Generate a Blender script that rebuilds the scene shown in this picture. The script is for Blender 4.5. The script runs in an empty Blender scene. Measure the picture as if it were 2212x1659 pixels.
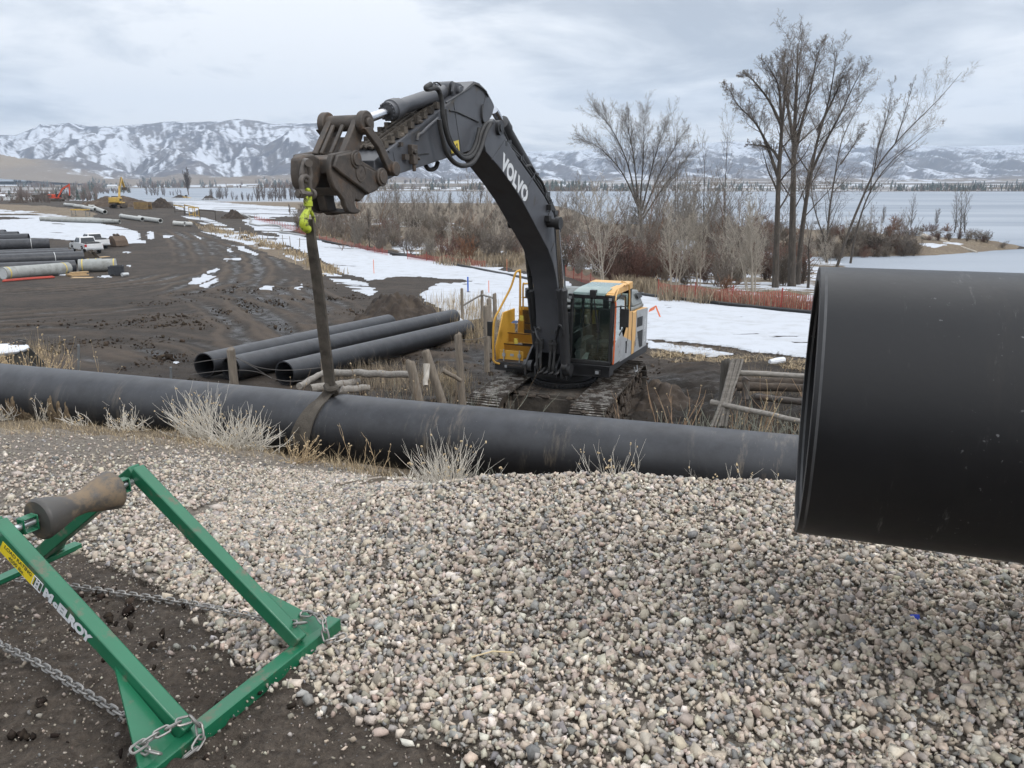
import bpy, math, random, time
import numpy as np
from mathutils import Matrix, Vector
SC = bpy.context.scene
COL = SC.collection
rad = math.radians
T0 = time.time()

# ------------------------------------------------------------------ camera, world, sun, exposure
EYE = 1.65
PITCH = rad(14.57)
FPX = 1661.2                      # focal length in units of a 2212 x 1659 picture
PCX, PCY = 1106.0, 829.5
cam_d = bpy.data.cameras.new('camera')
cam = bpy.data.objects.new('camera', cam_d)
COL.objects.link(cam)
cam_d.sensor_width = 36.0
cam_d.lens = 36.0 * FPX / 2212.0
cam_d.clip_start = 0.05
cam_d.clip_end = 40000.0
cam.location = (0, 0, EYE)
cam.rotation_euler = (rad(90) - PITCH, 0, 0)
SC.camera = cam

SC.view_settings.view_transform = 'Standard'
SC.view_settings.look = 'None'
SC.view_settings.gamma = 1.0
SC.view_settings.use_curve_mapping = False
SC.view_settings.exposure = 0.35

SUN_EL, SUN_ROT = rad(42), rad(120)
world = bpy.data.worlds.new('World')
SC.world = world
world.use_nodes = True

def build_world():
    nt = world.node_tree
    nt.nodes.clear()
    N, L = nt.nodes.new, nt.links.new
    def math_(op, a, b=None, c=None):
        n = N('ShaderNodeMath'); n.operation = op
        for i, v in enumerate((a, b, c)):
            if v is None: continue
            if isinstance(v, (int, float)): n.inputs[i].default_value = v
            else: L(v, n.inputs[i])
        return n.outputs[0]
    out = N('ShaderNodeOutputWorld'); bg = N('ShaderNodeBackground')
    L(bg.outputs[0], out.inputs[0])
    tc = N('ShaderNodeTexCoord')
    sep = N('ShaderNodeSeparateXYZ'); L(tc.outputs['Generated'], sep.inputs[0])
    zc = math_('MAXIMUM', sep.outputs[2], 0.0)
    den = math_('ADD', zc, 0.13)
    cx = math_('DIVIDE', sep.outputs[0], den)
    cy = math_('DIVIDE', sep.outputs[1], den)
    comb = N('ShaderNodeCombineXYZ'); L(cx, comb.inputs[0]); L(cy, comb.inputs[1])
    comb.inputs[2].default_value = 3.7
    def noise(scale, detail, rough, dist, off):
        mp = N('ShaderNodeMapping'); L(comb.outputs[0], mp.inputs[0])
        mp.inputs['Location'].default_value = off
        n = N('ShaderNodeTexNoise'); L(mp.outputs[0], n.inputs['Vector'])
        n.inputs['Scale'].default_value = scale; n.inputs['Detail'].default_value = detail
        n.inputs['Roughness'].default_value = rough; n.inputs['Distortion'].default_value = dist
        return n.outputs[0]
    big = noise(0.40, 4, 0.5, 0.6, (1.3, 4.1, 0))
    mid = noise(1.15, 7, 0.58, 0.35, (9.1, 5.6, 1))
    mix = math_('ADD', math_('MULTIPLY', big, 0.55), math_('MULTIPLY', mid, 0.50))
    cr = N('ShaderNodeValToRGB'); L(mix, cr.inputs[0])
    e = cr.color_ramp.elements
    e[0].position = 0.435; e[0].color = (0.43, 0.465, 0.515, 1)
    e[1].position = 0.575; e[1].color = (0.98, 0.985, 0.99, 1)
    e.new(0.485).color = (0.575, 0.605, 0.645, 1)
    e.new(0.528).color = (0.77, 0.795, 0.825, 1)
    # brighter towards the horizon glow and the zenith (overcast sky)
    lift = N('ShaderNodeMapRange'); L(zc, lift.inputs[0])
    lift.inputs[1].default_value = 0.22; lift.inputs[2].default_value = 0.95
    lift.inputs[3].default_value = 1.0; lift.inputs[4].default_value = 2.4
    sky = N('ShaderNodeTexSky'); sky.sky_type = 'NISHITA'; sky.sun_disc = False
    sky.sun_elevation = SUN_EL; sky.sun_rotation = SUN_ROT
    nis = N('ShaderNodeVectorMath'); nis.operation = 'SCALE'; L(sky.outputs[0], nis.inputs[0])
    nis.inputs['Scale'].default_value = 0.10
    mx = N('ShaderNodeMix'); mx.data_type = 'RGBA'
    mx.inputs[0].default_value = 0.90
    L(nis.outputs[0], mx.inputs[6]); L(cr.outputs[0], mx.inputs[7])
    fin = N('ShaderNodeVectorMath'); fin.operation = 'SCALE'
    L(mx.outputs[2], fin.inputs[0]); L(lift.outputs[0], fin.inputs['Scale'])
    L(fin.outputs[0], bg.inputs[0])
    bg.inputs[1].default_value = 0.98
build_world()

sun_d = bpy.data.lights.new('sun', 'SUN')
sun = bpy.data.objects.new('sun', sun_d)
COL.objects.link(sun)
sun_d.energy = 1.1
sun_d.angle = rad(14)
sun_d.color = (1.0, 0.965, 0.92)
sun.rotation_euler = (rad(48), 0, rad(62))

# ------------------------------------------------------------------ helpers
CP, SP = math.cos(PITCH), math.sin(PITCH)
def ray(x, y):
    a = (x - PCX) / FPX; b = (y - PCY) / FPX
    return np.array([a, CP - b * SP, -SP - b * CP])
EYEV = np.array([0, 0, EYE])
def at_y(x, y, Y):
    r = ray(x, y); return EYEV + r * (Y / r[1])
def on_plane(x, y, o, n):
    r = ray(x, y); return EYEV + r * (np.dot(np.asarray(o) - EYEV, n) / np.dot(r, n))
def proj(X, Y, Z):
    Zr = Z - EYE
    zc = Y * CP - Zr * SP
    zc = np.where(zc < 0.05, 0.05, zc)
    return PCX + FPX * X / zc, PCY - FPX * (Y * SP + Zr * CP) / zc

def _hash(ix, iy, seed):
    h = (ix.astype(np.int64) * 374761393 + iy.astype(np.int64) * 668265263 + seed * 974711) & 0xFFFFFFFF
    h = ((h ^ (h >> 13)) * 1274126177) & 0xFFFFFFFF
    return ((h ^ (h >> 16)) & 0xFFFFFF) / float(0xFFFFFF)
def vnoise(x, y, seed=0):
    x = np.asarray(x, float); y = np.asarray(y, float)
    ix = np.floor(x); iy = np.floor(y); fx = x - ix; fy = y - iy
    fx = fx * fx * fx * (fx * (fx * 6 - 15) + 10); fy = fy * fy * fy * (fy * (fy * 6 - 15) + 10)
    a = _hash(ix, iy, seed); b = _hash(ix + 1, iy, seed)
    c = _hash(ix, iy + 1, seed); d = _hash(ix + 1, iy + 1, seed)
    return (a * (1 - fx) + b * fx) * (1 - fy) + (c * (1 - fx) + d * fx) * fy
def fbm(x, y, oct=4, seed=0, gain=0.5):
    t = 0; a = 1; n = 0
    for i in range(oct):
        t = t + a * (vnoise(x * 2 ** i + 17.3 * i, y * 2 ** i - 9.1 * i, seed + i) * 2 - 1); n += a; a *= gain
    return t / n
def sstep(a, b, x):
    t = np.clip((x - a) / (b - a), 0, 1); return t * t * (3 - 2 * t)

# ---- materials
MATS = {}
def principled(name):
    m = bpy.data.materials.new(name); m.use_nodes = True
    return m, m.node_tree, m.node_tree.nodes['Principled BSDF']
def mat(name, c1, c2=None, rough=0.6, scale=6.0, lo=0.35, hi=0.7, metal=0.0, bump=0.0, bscale=40.0,
        dirt=None, dscale=3.0, dlo=0.55, dhi=0.7, spec=0.5, coat=0.0, stretch=None, rough2=None):
    """Procedural material: two tones by noise, optional dirt in patches, optional bump."""
    if name in MATS: return MATS[name]
    m, nt, bs = principled(name)
    N, L = nt.nodes.new, nt.links.new
    tc = N('ShaderNodeTexCoord'); src = tc.outputs['Object']
    if stretch:
        mp = N('ShaderNodeMapping'); L(src, mp.inputs[0]); mp.inputs['Scale'].default_value = stretch; src = mp.outputs[0]
    def noise(s, d=5, r=0.6):
        n = N('ShaderNodeTexNoise'); L(src, n.inputs['Vector']); n.inputs['Scale'].default_value = s
        n.inputs['Detail'].default_value = d; n.inputs['Roughness'].default_value = r; return n.outputs[0]
    def rng(v, a, b, c=0.0, d=1.0):
        n = N('ShaderNodeMapRange'); L(v, n.inputs[0]); n.inputs[1].default_value = a; n.inputs[2].default_value = b
        n.inputs[3].default_value = c; n.inputs[4].default_value = d; return n.outputs[0]
    def mixc(f, a, b):
        n = N('ShaderNodeMix'); n.data_type = 'RGBA'
        if isinstance(f, float): n.inputs[0].default_value = f
        else: L(f, n.inputs[0])
        for i, v in ((6, a), (7, b)):
            if isinstance(v, tuple): n.inputs[i].default_value = (*v[:3], 1)
            else: L(v, n.inputs[i])
        return n.outputs[2]
    c2 = c2 or tuple(v * 0.75 for v in c1)
    col = mixc(rng(noise(scale), lo, hi), c1, c2)
    if dirt is not None:
        df = rng(noise(dscale, 8, 0.7), dlo, dhi)
        col = mixc(df, col, dirt)
        L(rng(df, 0, 1, rough, max(rough, 0.85)), bs.inputs['Roughness'])
    else:
        r2 = rough2 if rough2 is not None else min(1, rough + 0.12)
        L(rng(noise(scale * 2.3), 0.3, 0.7, rough, r2), bs.inputs['Roughness'])
    L(col, bs.inputs['Base Color'])
    bs.inputs['Metallic'].default_value = metal
    bs.inputs['Specular IOR Level'].default_value = spec
    if coat: bs.inputs['Coat Weight'].default_value = coat
    if bump:
        b = N('ShaderNodeBump'); b.inputs['Strength'].default_value = bump; b.inputs['Distance'].default_value = 0.02
        L(noise(bscale, 4), b.inputs['Height']); L(b.outputs[0], bs.inputs['Normal'])
    MATS[name] = m
    return m
def attr_mat(name, attr, rough=0.85, bump=0.0, bscale=60.0, var=0.25, vscale=30.0, spec=0.3):
    """Base colour from a per-item tint attribute, broken up by fine noise."""
    m, nt, bs = principled(name)
    N, L = nt.nodes.new, nt.links.new
    a = N('ShaderNodeAttribute'); a.attribute_name = attr
    tc = N('ShaderNodeTexCoord'); n = N('ShaderNodeTexNoise'); L(tc.outputs['Object'], n.inputs['Vector'])
    n.inputs['Scale'].default_value = vscale; n.inputs['Detail'].default_value = 4
    mr = N('ShaderNodeMapRange'); L(n.outputs[0], mr.inputs[0]); mr.inputs[1].default_value = 0.3; mr.inputs[2].default_value = 0.7
    mr.inputs[3].default_value = 1 - var; mr.inputs[4].default_value = 1 + var
    v = N('ShaderNodeVectorMath'); v.operation = 'SCALE'; L(a.outputs['Color'], v.inputs[0]); L(mr.outputs[0], v.inputs['Scale'])
    L(v.outputs[0], bs.inputs['Base Color']); bs.inputs['Roughness'].default_value = rough
    bs.inputs['Specular IOR Level'].default_value = spec
    if bump:
        b = N('ShaderNodeBump'); b.inputs['Strength'].default_value = bump; b.inputs['Distance'].default_value = 0.01
        n2 = N('ShaderNodeTexNoise'); L(tc.outputs['Object'], n2.inputs['Vector']); n2.inputs['Scale'].default_value = bscale
        L(n2.outputs[0], b.inputs['Height']); L(b.outputs[0], bs.inputs['Normal'])
    MATS[name] = m
    return m

# ---- objects
XF = {}
def tag(o, label=None, cat=None, group=None, kind=None):
    if label: o['label'] = label
    if cat: o['category'] = cat
    if group: o['group'] = group
    if kind: o['kind'] = kind
    return o
def thing(name, label, cat, loc=(0, 0, 0), rz=0.0, group=None, rot=None):
    o = bpy.data.objects.new(name, None); COL.objects.link(o)
    o.empty_display_size = 0.3
    o.location = loc; o.rotation_euler = rot if rot else (0, 0, rz)
    XF[o.name] = Matrix.Translation(loc) @ o.rotation_euler.to_matrix().to_4x4()
    return tag(o, label, cat, group)

def norm(v):
    v = np.asarray(v, float); n = np.linalg.norm(v); return v / n if n > 1e-12 else v
def frame(d):
    d = norm(d); up = np.array([0, 0, 1.0]) if abs(d[2]) < 0.95 else np.array([0, 1.0, 0])
    a = norm(np.cross(up, d)); b = np.cross(d, a); return a, b, d

class MB:
    """Collects shapes and links them as one mesh object."""
    def __init__(s): s.v = []; s.f = []; s.n = 0; s.mi = []
    def add(s, v, f, mi=0):
        v = np.asarray(v, float).reshape(-1, 3); s.v.append(v)
        for q in f: s.f.append([i + s.n for i in q]); s.mi.append(mi)
        s.n += len(v); return s
    def box(s, lo, hi, mi=0, R=None, o=(0, 0, 0)):
        lo = np.minimum(lo, hi); hi2 = np.maximum(lo, hi)
        x0, y0, z0 = lo; x1, y1, z1 = hi2
        v = np.array([(x0, y0, z0), (x1, y0, z0), (x1, y1, z0), (x0, y1, z0), (x0, y0, z1), (x1, y0, z1), (x1, y1, z1), (x0, y1, z1)])
        if R is not None: v = v @ np.asarray(R, float).T
        return s.add(v + np.asarray(o), [(0, 3, 2, 1), (4, 5, 6, 7), (0, 1, 5, 4), (1, 2, 6, 5), (2, 3, 7, 6), (3, 0, 4, 7)], mi)
    def beam(s, a, b, w, h, mi=0, up=(0, 0, 1)):
        """Rectangular bar from a to b."""
        a = np.asarray(a, float); b = np.asarray(b, float); d = norm(b - a)
        x = np.cross(up, d)
        x = norm(x) if np.linalg.norm(x) > 1e-6 else np.array([1.0, 0, 0]); z = np.cross(d, x)
        v = []
        for p in (a, b):
            for i, j in ((-1, -1), (1, -1), (1, 1), (-1, 1)): v.append(p + x * w / 2 * i + z * h / 2 * j)
        return s.add(v, [(0, 3, 2, 1), (4, 5, 6, 7), (0, 1, 5, 4), (1, 2, 6, 5), (2, 3, 7, 6), (3, 0, 4, 7)], mi)
    def prism(s, poly, direction, mi=0):
        """Closed planar polygon extruded along a vector."""
        p = np.asarray(poly, float); d = np.asarray(direction, float); n = len(p)
        nrm = np.zeros(3)
        for i in range(n): nrm += np.cross(p[i], p[(i + 1) % n])
        if np.dot(nrm, d) < 0: p = p[::-1]
        return s.add(np.vstack([p, p + d]), [tuple(range(n))[::-1], tuple(range(n, 2 * n))] +
                     [(i, (i + 1) % n, n + (i + 1) % n, n + i) for i in range(n)], mi)
    def tube(s, pts, r, k=8, mi=0, cap=True, closed=False):
        pts = np.asarray(pts, float); n = len(pts)
        r = np.full(n, r, float) if np.isscalar(r) else np.asarray(r, float)
        tg = np.gradient(pts, axis=0)
        if closed: tg = np.roll(pts, -1, 0) - np.roll(pts, 1, 0)
        a, b, _ = frame(tg[0]); v = []; an = np.arange(k) * 2 * math.pi / k
        for i in range(n):
            d = norm(tg[i]); a = a - d * np.dot(a, d); a = norm(a); b = np.cross(d, a)
            v.append(pts[i] + r[i] * (np.outer(np.cos(an), a) + np.outer(np.sin(an), b)))
        f = []
        m = n if closed else n - 1
        for i in range(m):
            i2 = (i + 1) % n
            for j in range(k):
                j2 = (j + 1) % k; f.append((i * k + j, i * k + j2, i2 * k + j2, i2 * k + j))
        if cap and not closed: f.append(tuple(range(k))[::-1]); f.append(tuple((n - 1) * k + j for j in range(k)))
        return s.add(np.vstack(v), f, mi)
    def cyl(s, a, b, r, k=16, mi=0, r2=None):
        return s.tube([a, b], [r, r if r2 is None else r2], k, mi)
    def lathe(s, a, axis, prof, k=24, mi=0, closed=False):
        """prof: list of (along, radius); closed joins the last ring to the first."""
        x, y, d = frame(axis); an = np.arange(k) * 2 * math.pi / k; v = []; a = np.asarray(a, float)
        for t, r in prof: v.append(a + d * t + r * (np.outer(np.cos(an), x) + np.outer(np.sin(an), y)))
        n = len(prof); f = []
        for i in range(n if closed else n - 1):
            i2 = (i + 1) % n
            for j in range(k):
                j2 = (j + 1) % k; f.append((i * k + j, i * k + j2, i2 * k + j2, i2 * k + j))
        if not closed:
            f.append(tuple(range(k))[::-1]); f.append(tuple((n - 1) * k + j for j in range(k)))
        return s.add(np.vstack(v), f, mi)
    def sphere(s, c, r, k=10, m=6, mi=0, sc=(1, 1, 1)):
        v = [(0, 0, -1)]; f = []
        for i in range(1, m):
            t = -math.pi / 2 + math.pi * i / m
            for j in range(k): p = 2 * math.pi * j / k; v.append((math.cos(t) * math.cos(p), math.cos(t) * math.sin(p), math.sin(t)))
        v.append((0, 0, 1)); top = len(v) - 1
        for j in range(k): f.append((0, 1 + (j + 1) % k, 1 + j)); f.append((top, 1 + (m - 2) * k + j, 1 + (m - 2) * k + (j + 1) % k))
        for i in range(m - 2):
            for j in range(k): f.append((1 + i * k + j, 1 + i * k + (j + 1) % k, 1 + (i + 1) * k + (j + 1) % k, 1 + (i + 1) * k + j))
        return s.add(np.array(v) * r * np.array(sc) + np.asarray(c), f, mi)
    def xform(s, fn):
        s.v = [fn(v) for v in s.v]; return s
    def build(s, name, mats, parent=None, world=False, sharp=35, bevel=0.0, flat=False):
        v = np.vstack(s.v)
        if world and parent is not None:
            M = np.array(XF[parent.name].inverted()); v = v @ M[:3, :3].T + M[:3, 3]
        me = bpy.data.meshes.new(name); me.from_pydata(v.tolist(), [], s.f)
        mats = mats if isinstance(mats, (list, tuple)) else [mats]
        for m in mats: me.materials.append(m)
        if len(mats) > 1: me.polygons.foreach_set('material_index', s.mi)
        if not flat:
            me.polygons.foreach_set('use_smooth', [True] * len(me.polygons))
            try: me.set_sharp_from_angle(angle=rad(sharp))
            except Exception: pass
        me.update()
        o = bpy.data.objects.new(name, me); COL.objects.link(o)
        if parent is not None: o.parent = parent; XF[o.name] = XF[parent.name]
        if bevel:
            b = o.modifiers.new('bevel', 'BEVEL'); b.width = bevel; b.segments = 2; b.limit_method = 'ANGLE'; b.angle_limit = rad(40)
        return o
    def solo(s, name, mats, loc, label, cat, group=None, kind=None, **kw):
        """A thing that is one mesh, given in world coordinates, with its origin at loc."""
        s.v = [v - np.asarray(loc, float) for v in s.v]
        o = s.build(name, mats, **kw); o.location = loc
        return tag(o, label, cat, group, kind)

def big_mesh(name, V, F, mats, smooth=True, attrs=None, loc=(0, 0, 0), mi=None):
    """Fast numpy mesh: V (n,3), F (m,3 or 4); attrs = {name: (domain, 'FLOAT'|'COLOR', array)}"""
    V = np.asarray(V, np.float32) - np.asarray(loc, np.float32); F = np.asarray(F, np.int32); k = F.shape[1]
    me = bpy.data.meshes.new(name)
    me.vertices.add(len(V)); me.vertices.foreach_set('co', V.ravel())
    me.loops.add(F.size); me.loops.foreach_set('vertex_index', F.ravel())
    me.polygons.add(len(F)); me.polygons.foreach_set('loop_start', np.arange(0, F.size, k, dtype=np.int32))
    me.polygons.foreach_set('loop_total', np.full(len(F), k, np.int32))
    if smooth: me.polygons.foreach_set('use_smooth', np.ones(len(F), bool))
    for m in (mats if isinstance(mats, (list, tuple)) else [mats]): me.materials.append(m)
    if mi is not None: me.polygons.foreach_set('material_index', mi)
    for an, (dom, ty, arr) in (attrs or {}).items():
        if ty == 'FLOAT':
            a = me.attributes.new(an, 'FLOAT', dom); a.data.foreach_set('value', np.asarray(arr, np.float32).ravel())
        else:
            arr = np.asarray(arr, np.float32)
            if arr.shape[1] == 3: arr = np.hstack([arr, np.ones((len(arr), 1), np.float32)])
            a = me.attributes.new(an, 'FLOAT_COLOR', dom); a.data.foreach_set('color', arr.ravel())
    me.update(); me.validate()
    o = bpy.data.objects.new(name, me); COL.objects.link(o); o.location = loc
    return o

# ------------------------------------------------------------------ terrain
LAKE_Z = -9.5
YK = np.array([0, 2.4, 4.2, 5.5, 8, 10.5, 13, 17, 25, 35, 60, 75, 100, 160, 210, 300, 450, 600, 1000, 1150, 1300, 1600, 2600, 3500, 6000], float)
UK = np.array([-0.66, -0.45, -0.36, -0.27, -0.17, 0.0, 0.16, 0.3, 0.66])
# metres below the eye at each distance, one row per bearing
HK = np.array([
    [1.65, 1.65, 1.97, 2.24, 2.80, 3.36, 3.92, 5.0, 5.7, 6.15, 7.3, 7.8, 8.1, 6.6, 5.6, 6.1, 8.6, 10.2, 10.4, 10.4, 10.4, 10.4, 9, -12, -14],
    [1.65, 1.65, 1.97, 2.25, 2.85, 3.45, 4.10, 5.2, 5.7, 6.15, 7.3, 7.8, 8.1, 7.0, 6.2, 7.0, 9.8, 12, 12.2, 12.2, 12.2, 12.2, 10.6, -12, -14],
    [1.65, 1.65, 1.97, 2.27, 2.95, 3.64, 4.45, 5.5, 5.9, 6.2, 7.4, 7.8, 8.1, 8.0, 7.8, 8.4, 10.0, 12, 12.2, 12.2, 12.2, 12.2, 10.6, -12, -14],
    [1.65, 1.65, 1.95, 2.26, 3.05, 3.85, 4.75, 5.7, 6.0, 6.3, 7.5, 7.8, 8.0, 8.2, 8.3, 8.7, 10.1, 12, 12.2, 12.2, 12.2, 12.2, 10.6, -12, -14],
    [1.65, 1.65, 1.72, 2.19, 3.16, 4.08, 5.00, 5.8, 6.05, 6.4, 7.6, 8.0, 8.4, 8.7, 9.0, 9.4, 10.6, 12, 12.2, 12.0, 10.9, 10, 8, -12, -14],
    [1.65, 1.65, 1.65, 2.45, 3.70, 4.50, 5.15, 5.8, 5.95, 6.4, 7.8, 8.3, 8.7, 9.2, 9.6, 10.1, 11.0, 12, 12.2, 12.0, 10.9, 10, 6, -12, -14],
    [1.65, 1.65, 1.63, 2.45, 3.70, 4.50, 5.15, 5.8, 5.8, 6.3, 7.9, 8.7, 9.7, 10.7, 11.3, 11.9, 12.1, 12.2, 12.2, 12.0, 10.9, 10, 5, -12, -14],
    [1.65, 1.65, 1.68, 2.50, 3.70, 4.50, 5.15, 5.8, 5.75, 6.3, 8.0, 9.2, 10.7, 11.9, 12.2, 12.2, 12.2, 12, 12.2, 11.9, 10.7, 10, 5, -12, -14],
    [1.65, 1.65, 1.75, 2.55, 3.70, 4.50, 5.15, 5.8, 5.75, 6.3, 8.8, 10.8, 11.9, 11.9, 12.2, 12.2, 12.2, 12, 12.2, 11.9, 10.7, 10, 5, -12, -14]])
SPINE = np.array([(28, 166), (55, 154), (76, 146), (92, 140)], float); SPW = np.array([44, 34, 22, 2.0])
def seg_dist(X, Y, pts, w=None):
    """Distance to a polyline (and the interpolated width there)."""
    best = np.full(np.shape(X), 1e9); bw = np.zeros(np.shape(X))
    for i in range(len(pts) - 1):
        a, b = pts[i], pts[i + 1]; d = b - a; t = np.clip(((X - a[0]) * d[0] + (Y - a[1]) * d[1]) / (d @ d), 0, 1)
        e = np.hypot(X - a[0] - t * d[0], Y - a[1] - t * d[1]); m = e < best
        best = np.where(m, e, best)
        if w is not None: bw = np.where(m, w[i] * (1 - t) + w[i + 1] * t, bw)
    return (best, bw) if w is not None else best
def height(X, Y):
    X = np.asarray(X, float); Y = np.asarray(Y, float)
    Yc = np.clip(Y, 0, 6000); u = X / np.maximum(Y, 2.0)
    u = np.clip(u, UK[0], UK[-1])
    iu = np.clip(np.searchsorted(UK, u, side='right') - 1, 0, len(UK) - 2); fu = (u - UK[iu]) / (UK[iu + 1] - UK[iu])
    fu = fu * fu * (3 - 2 * fu)
    iy = np.clip(np.searchsorted(YK, Yc, side='right') - 1, 0, len(YK) - 2); fy = (Yc - YK[iy]) / (YK[iy + 1] - YK[iy])
    h = (HK[iu, iy] * (1 - fy) + HK[iu, iy + 1] * fy) * (1 - fu) + (HK[iu + 1, iy] * (1 - fy) + HK[iu + 1, iy + 1] * fy) * fu
    z = EYE - h
    d, w = seg_dist(X, Y, SPINE, SPW)
    pen = LAKE_Z - 1.4 + np.clip((w - d) * 0.16 + 1.35, 0, 2.7) + 0.25 * fbm(X / 9, Y / 9, 3, 5)
    z = np.where((X > 20) & (Y > 100) & (Y < 230), np.maximum(z, pen), z)
    return z
def gz(x, y): return float(height(np.array([x]), np.array([y]))[0])
G_T = np.geomspace(0.5, 9000, 420)
def G(px, py, lift=0.0):
    """Ground point seen at picture point (px, py)."""
    r = ray(px, py); ts = G_T; x, y, zz = r[0] * ts, r[1] * ts, EYE + r[2] * ts
    k = np.nonzero(zz < height(x, y))[0]; i = k[0] if len(k) else len(ts) - 1
    for _ in range(3):
        lo = ts[i - 1] if i else 0.01; hi = ts[i]; ts = np.linspace(lo, hi, 24); x, y, zz = r[0] * ts, r[1] * ts, EYE + r[2] * ts
        k = np.nonzero(zz < height(x, y))[0]; i = k[0] if len(k) else len(ts) - 1
    t = ts[i]; p = EYEV + r * t; p[2] = gz(p[0], p[1]) + lift
    return p

def inpoly(px, py, poly):
    r = np.zeros(np.shape(px), bool); n = len(poly)
    for i in range(n):
        x0, y0 = poly[i]; x1, y1 = poly[(i + 1) % n]
        c = ((y0 > py) != (y1 > py))
        xi = (x1 - x0) * (py - y0) / ((y1 - y0) if y1 != y0 else 1e-9) + x0
        r ^= c & (px < xi)
    return r

DIRT = [(-600, 1190), (0, 1178), (153, 1195), (280, 1239), (372, 1278), (438, 1318), (464, 1353), (482, 1384), (517, 1427), (582, 1449), (630, 1445),
        (700, 1515), (768, 1537), (900, 1590), (1050, 1640), (1095, 1665), (1150, 2600), (-900, 2600)]
GRAVEL = [(560, 1060), (850, 1015), (1450, 1010), (1720, 1040), (2900, 1000), (2900, 2600), (1150, 2600), (1095, 1665), (1050, 1640), (900, 1590), (768, 1537), (700, 1515),
          (630, 1445), (582, 1449), (517, 1427), (482, 1384), (464, 1353), (438, 1318), (372, 1278), (330, 1180), (400, 1100)]
FINE = [(-600, 925), (0, 925), (300, 940), (620, 985), (850, 1022), (560, 1062), (400, 1102), (330, 1182), (372, 1280), (280, 1240), (153, 1196), (0, 1180), (-600, 1192)]
SNOW = [
    (1.0, [(-300, 474), (0, 475), (100, 470), (180, 476), (250, 488), (296, 500), (304, 512), (292, 522), (240, 515), (200, 520), (100, 516), (0, 514), (-300, 520)]),
    (0.75, [(-200, 452), (0, 453), (70, 456), (120, 462), (150, 468), (110, 472), (0, 468), (-200, 468)]),
    (0.9, [(258, 514), (315, 520), (312, 528), (262, 528)]), (1, [(315, 502), (328, 500), (333, 517), (318, 517)]), (1, [(347, 508), (372, 509), (371, 515), (350, 514)]),
    (1.0, [(600, 500), (660, 512), (730, 530), (830, 547), (960, 566), (1060, 580), (1150, 596), (1230, 612), (1240, 690), (1180, 690), (1150, 640), (1060, 612), (930, 600), (860, 598), (800, 606), (740, 592), (690, 560), (640, 538), (600, 520)]),
    (1.0, [(905, 640), (930, 618), (1050, 606), (1140, 622), (1190, 660), (1200, 720), (1060, 690), (1000, 692), (960, 672)]),
    (0.9, [(690, 590), (720, 592), (790, 612), (820, 630), (800, 640), (740, 618)]),
    (1.0, [(1380, 632), (1480, 648), (1620, 664), (1760, 680), (2300, 700), (2300, 800), (1752, 778), (1650, 766), (1560, 752), (1480, 742), (1390, 735)]),
    (0.95, [(1400, 738), (1470, 752), (1540, 757), (1590, 768), (1530, 774), (1400, 756)]),
    (0.62, [(1150, 520), (1250, 500), (1500, 520), (1740, 560), (1980, 560), (2300, 600), (1760, 660), (1600, 640), (1400, 600), (1250, 590)]),
    (0.75, [(1660, 560), (1980, 560), (1990, 572), (1740, 640), (1640, 620)]),
    (1.0, [(1900, 556), (1990, 562), (1960, 576), (1880, 576)]),
    (0.9, [(370, 434), (420, 432), (470, 437), (640, 448), (650, 468), (560, 470), (500, 458), (440, 452), (400, 462), (380, 448)]),
    (0.85, [(520, 476), (560, 468), (620, 474), (660, 490), (610, 505), (560, 500)]),
    (0.7, [(380, 462), (450, 470), (520, 500), (500, 506), (440, 486)]),
    (0.8, [(430, 500), (600, 512), (640, 545), (560, 536)]),
    (1, [(412, 604), (440, 594), (461, 597), (458, 606), (425, 616), (411, 613)]), (1, [(425, 618), (455, 610), (473, 603), (470, 612), (440, 622)]), (1, [(446, 589), (473, 580), (470, 587), (450, 593)]),
    (1, [(500, 529), (525, 534), (562, 550), (560, 555), (530, 545)]), (1, [(417, 508), (440, 515), (436, 518)]), (1, [(556, 629), (575, 618), (590, 620), (585, 630)]), (1, [(610, 548), (640, 553), (658, 560), (640, 564)]),
    (1, [(402, 584), (417, 581), (418, 585)]), (1, [(488, 535), (503, 542), (500, 547)]), (1, [(640, 620), (650, 616), (652, 628), (643, 630)]), (1, [(210, 597), (238, 594), (240, 598), (215, 600)]),
    (1, [(110, 590), (150, 586), (170, 590), (130, 597)]), (1, [(268, 571), (282, 570), (280, 576)]), (1, [(255, 546), (280, 545), (278, 549)]), (0.9, [(480, 560), (520, 558), (524, 562), (490, 565)]),
    (0.8, [(100, 508), (180, 500), (210, 508), (150, 520)]), (1, [(365, 786), (385, 783), (383, 787)]),
    (0.6, [(820, 500), (960, 530), (1000, 560), (860, 545)]), (0.9, [(990, 575), (1080, 540), (1110, 560), (1080, 590)]),
    (0.8, [(850, 520), (900, 525), (890, 535), (850, 532)]), (0.5, [(640, 460), (1000, 480), (1000, 500), (640, 480)]),
    (0.8, [(1980, 526), (2060, 522), (2100, 526), (2010, 536)])]
TAN = [(1.0, [(-300, 436), (0, 441), (90, 444), (170, 452), (215, 462), (180, 474), (120, 470), (60, 462), (-300, 462)]),
       (1.0, [(480, 436), (640, 432), (700, 430), (700, 452), (600, 450), (520, 446)]),
       (0.9, [(420, 486), (480, 492), (580, 520), (640, 545), (740, 590), (700, 596), (560, 540), (440, 500)]),
       (0.8, [(640, 436), (1240, 430), (1240, 600), (1100, 580), (960, 555), (730, 525), (640, 500)]),
       (0.7, [(1240, 430), (1500, 440), (2200, 500), (2200, 560), (1740, 650), (1400, 630), (1240, 600)]),
       (0.8, [(-600, 880), (0, 880), (600, 940), (900, 1020), (850, 1025), (600, 992), (300, 950), (-600, 940)]),
       (0.4, [(1400, 755), (1760, 765), (1760, 795), (1420, 785)])]
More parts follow.
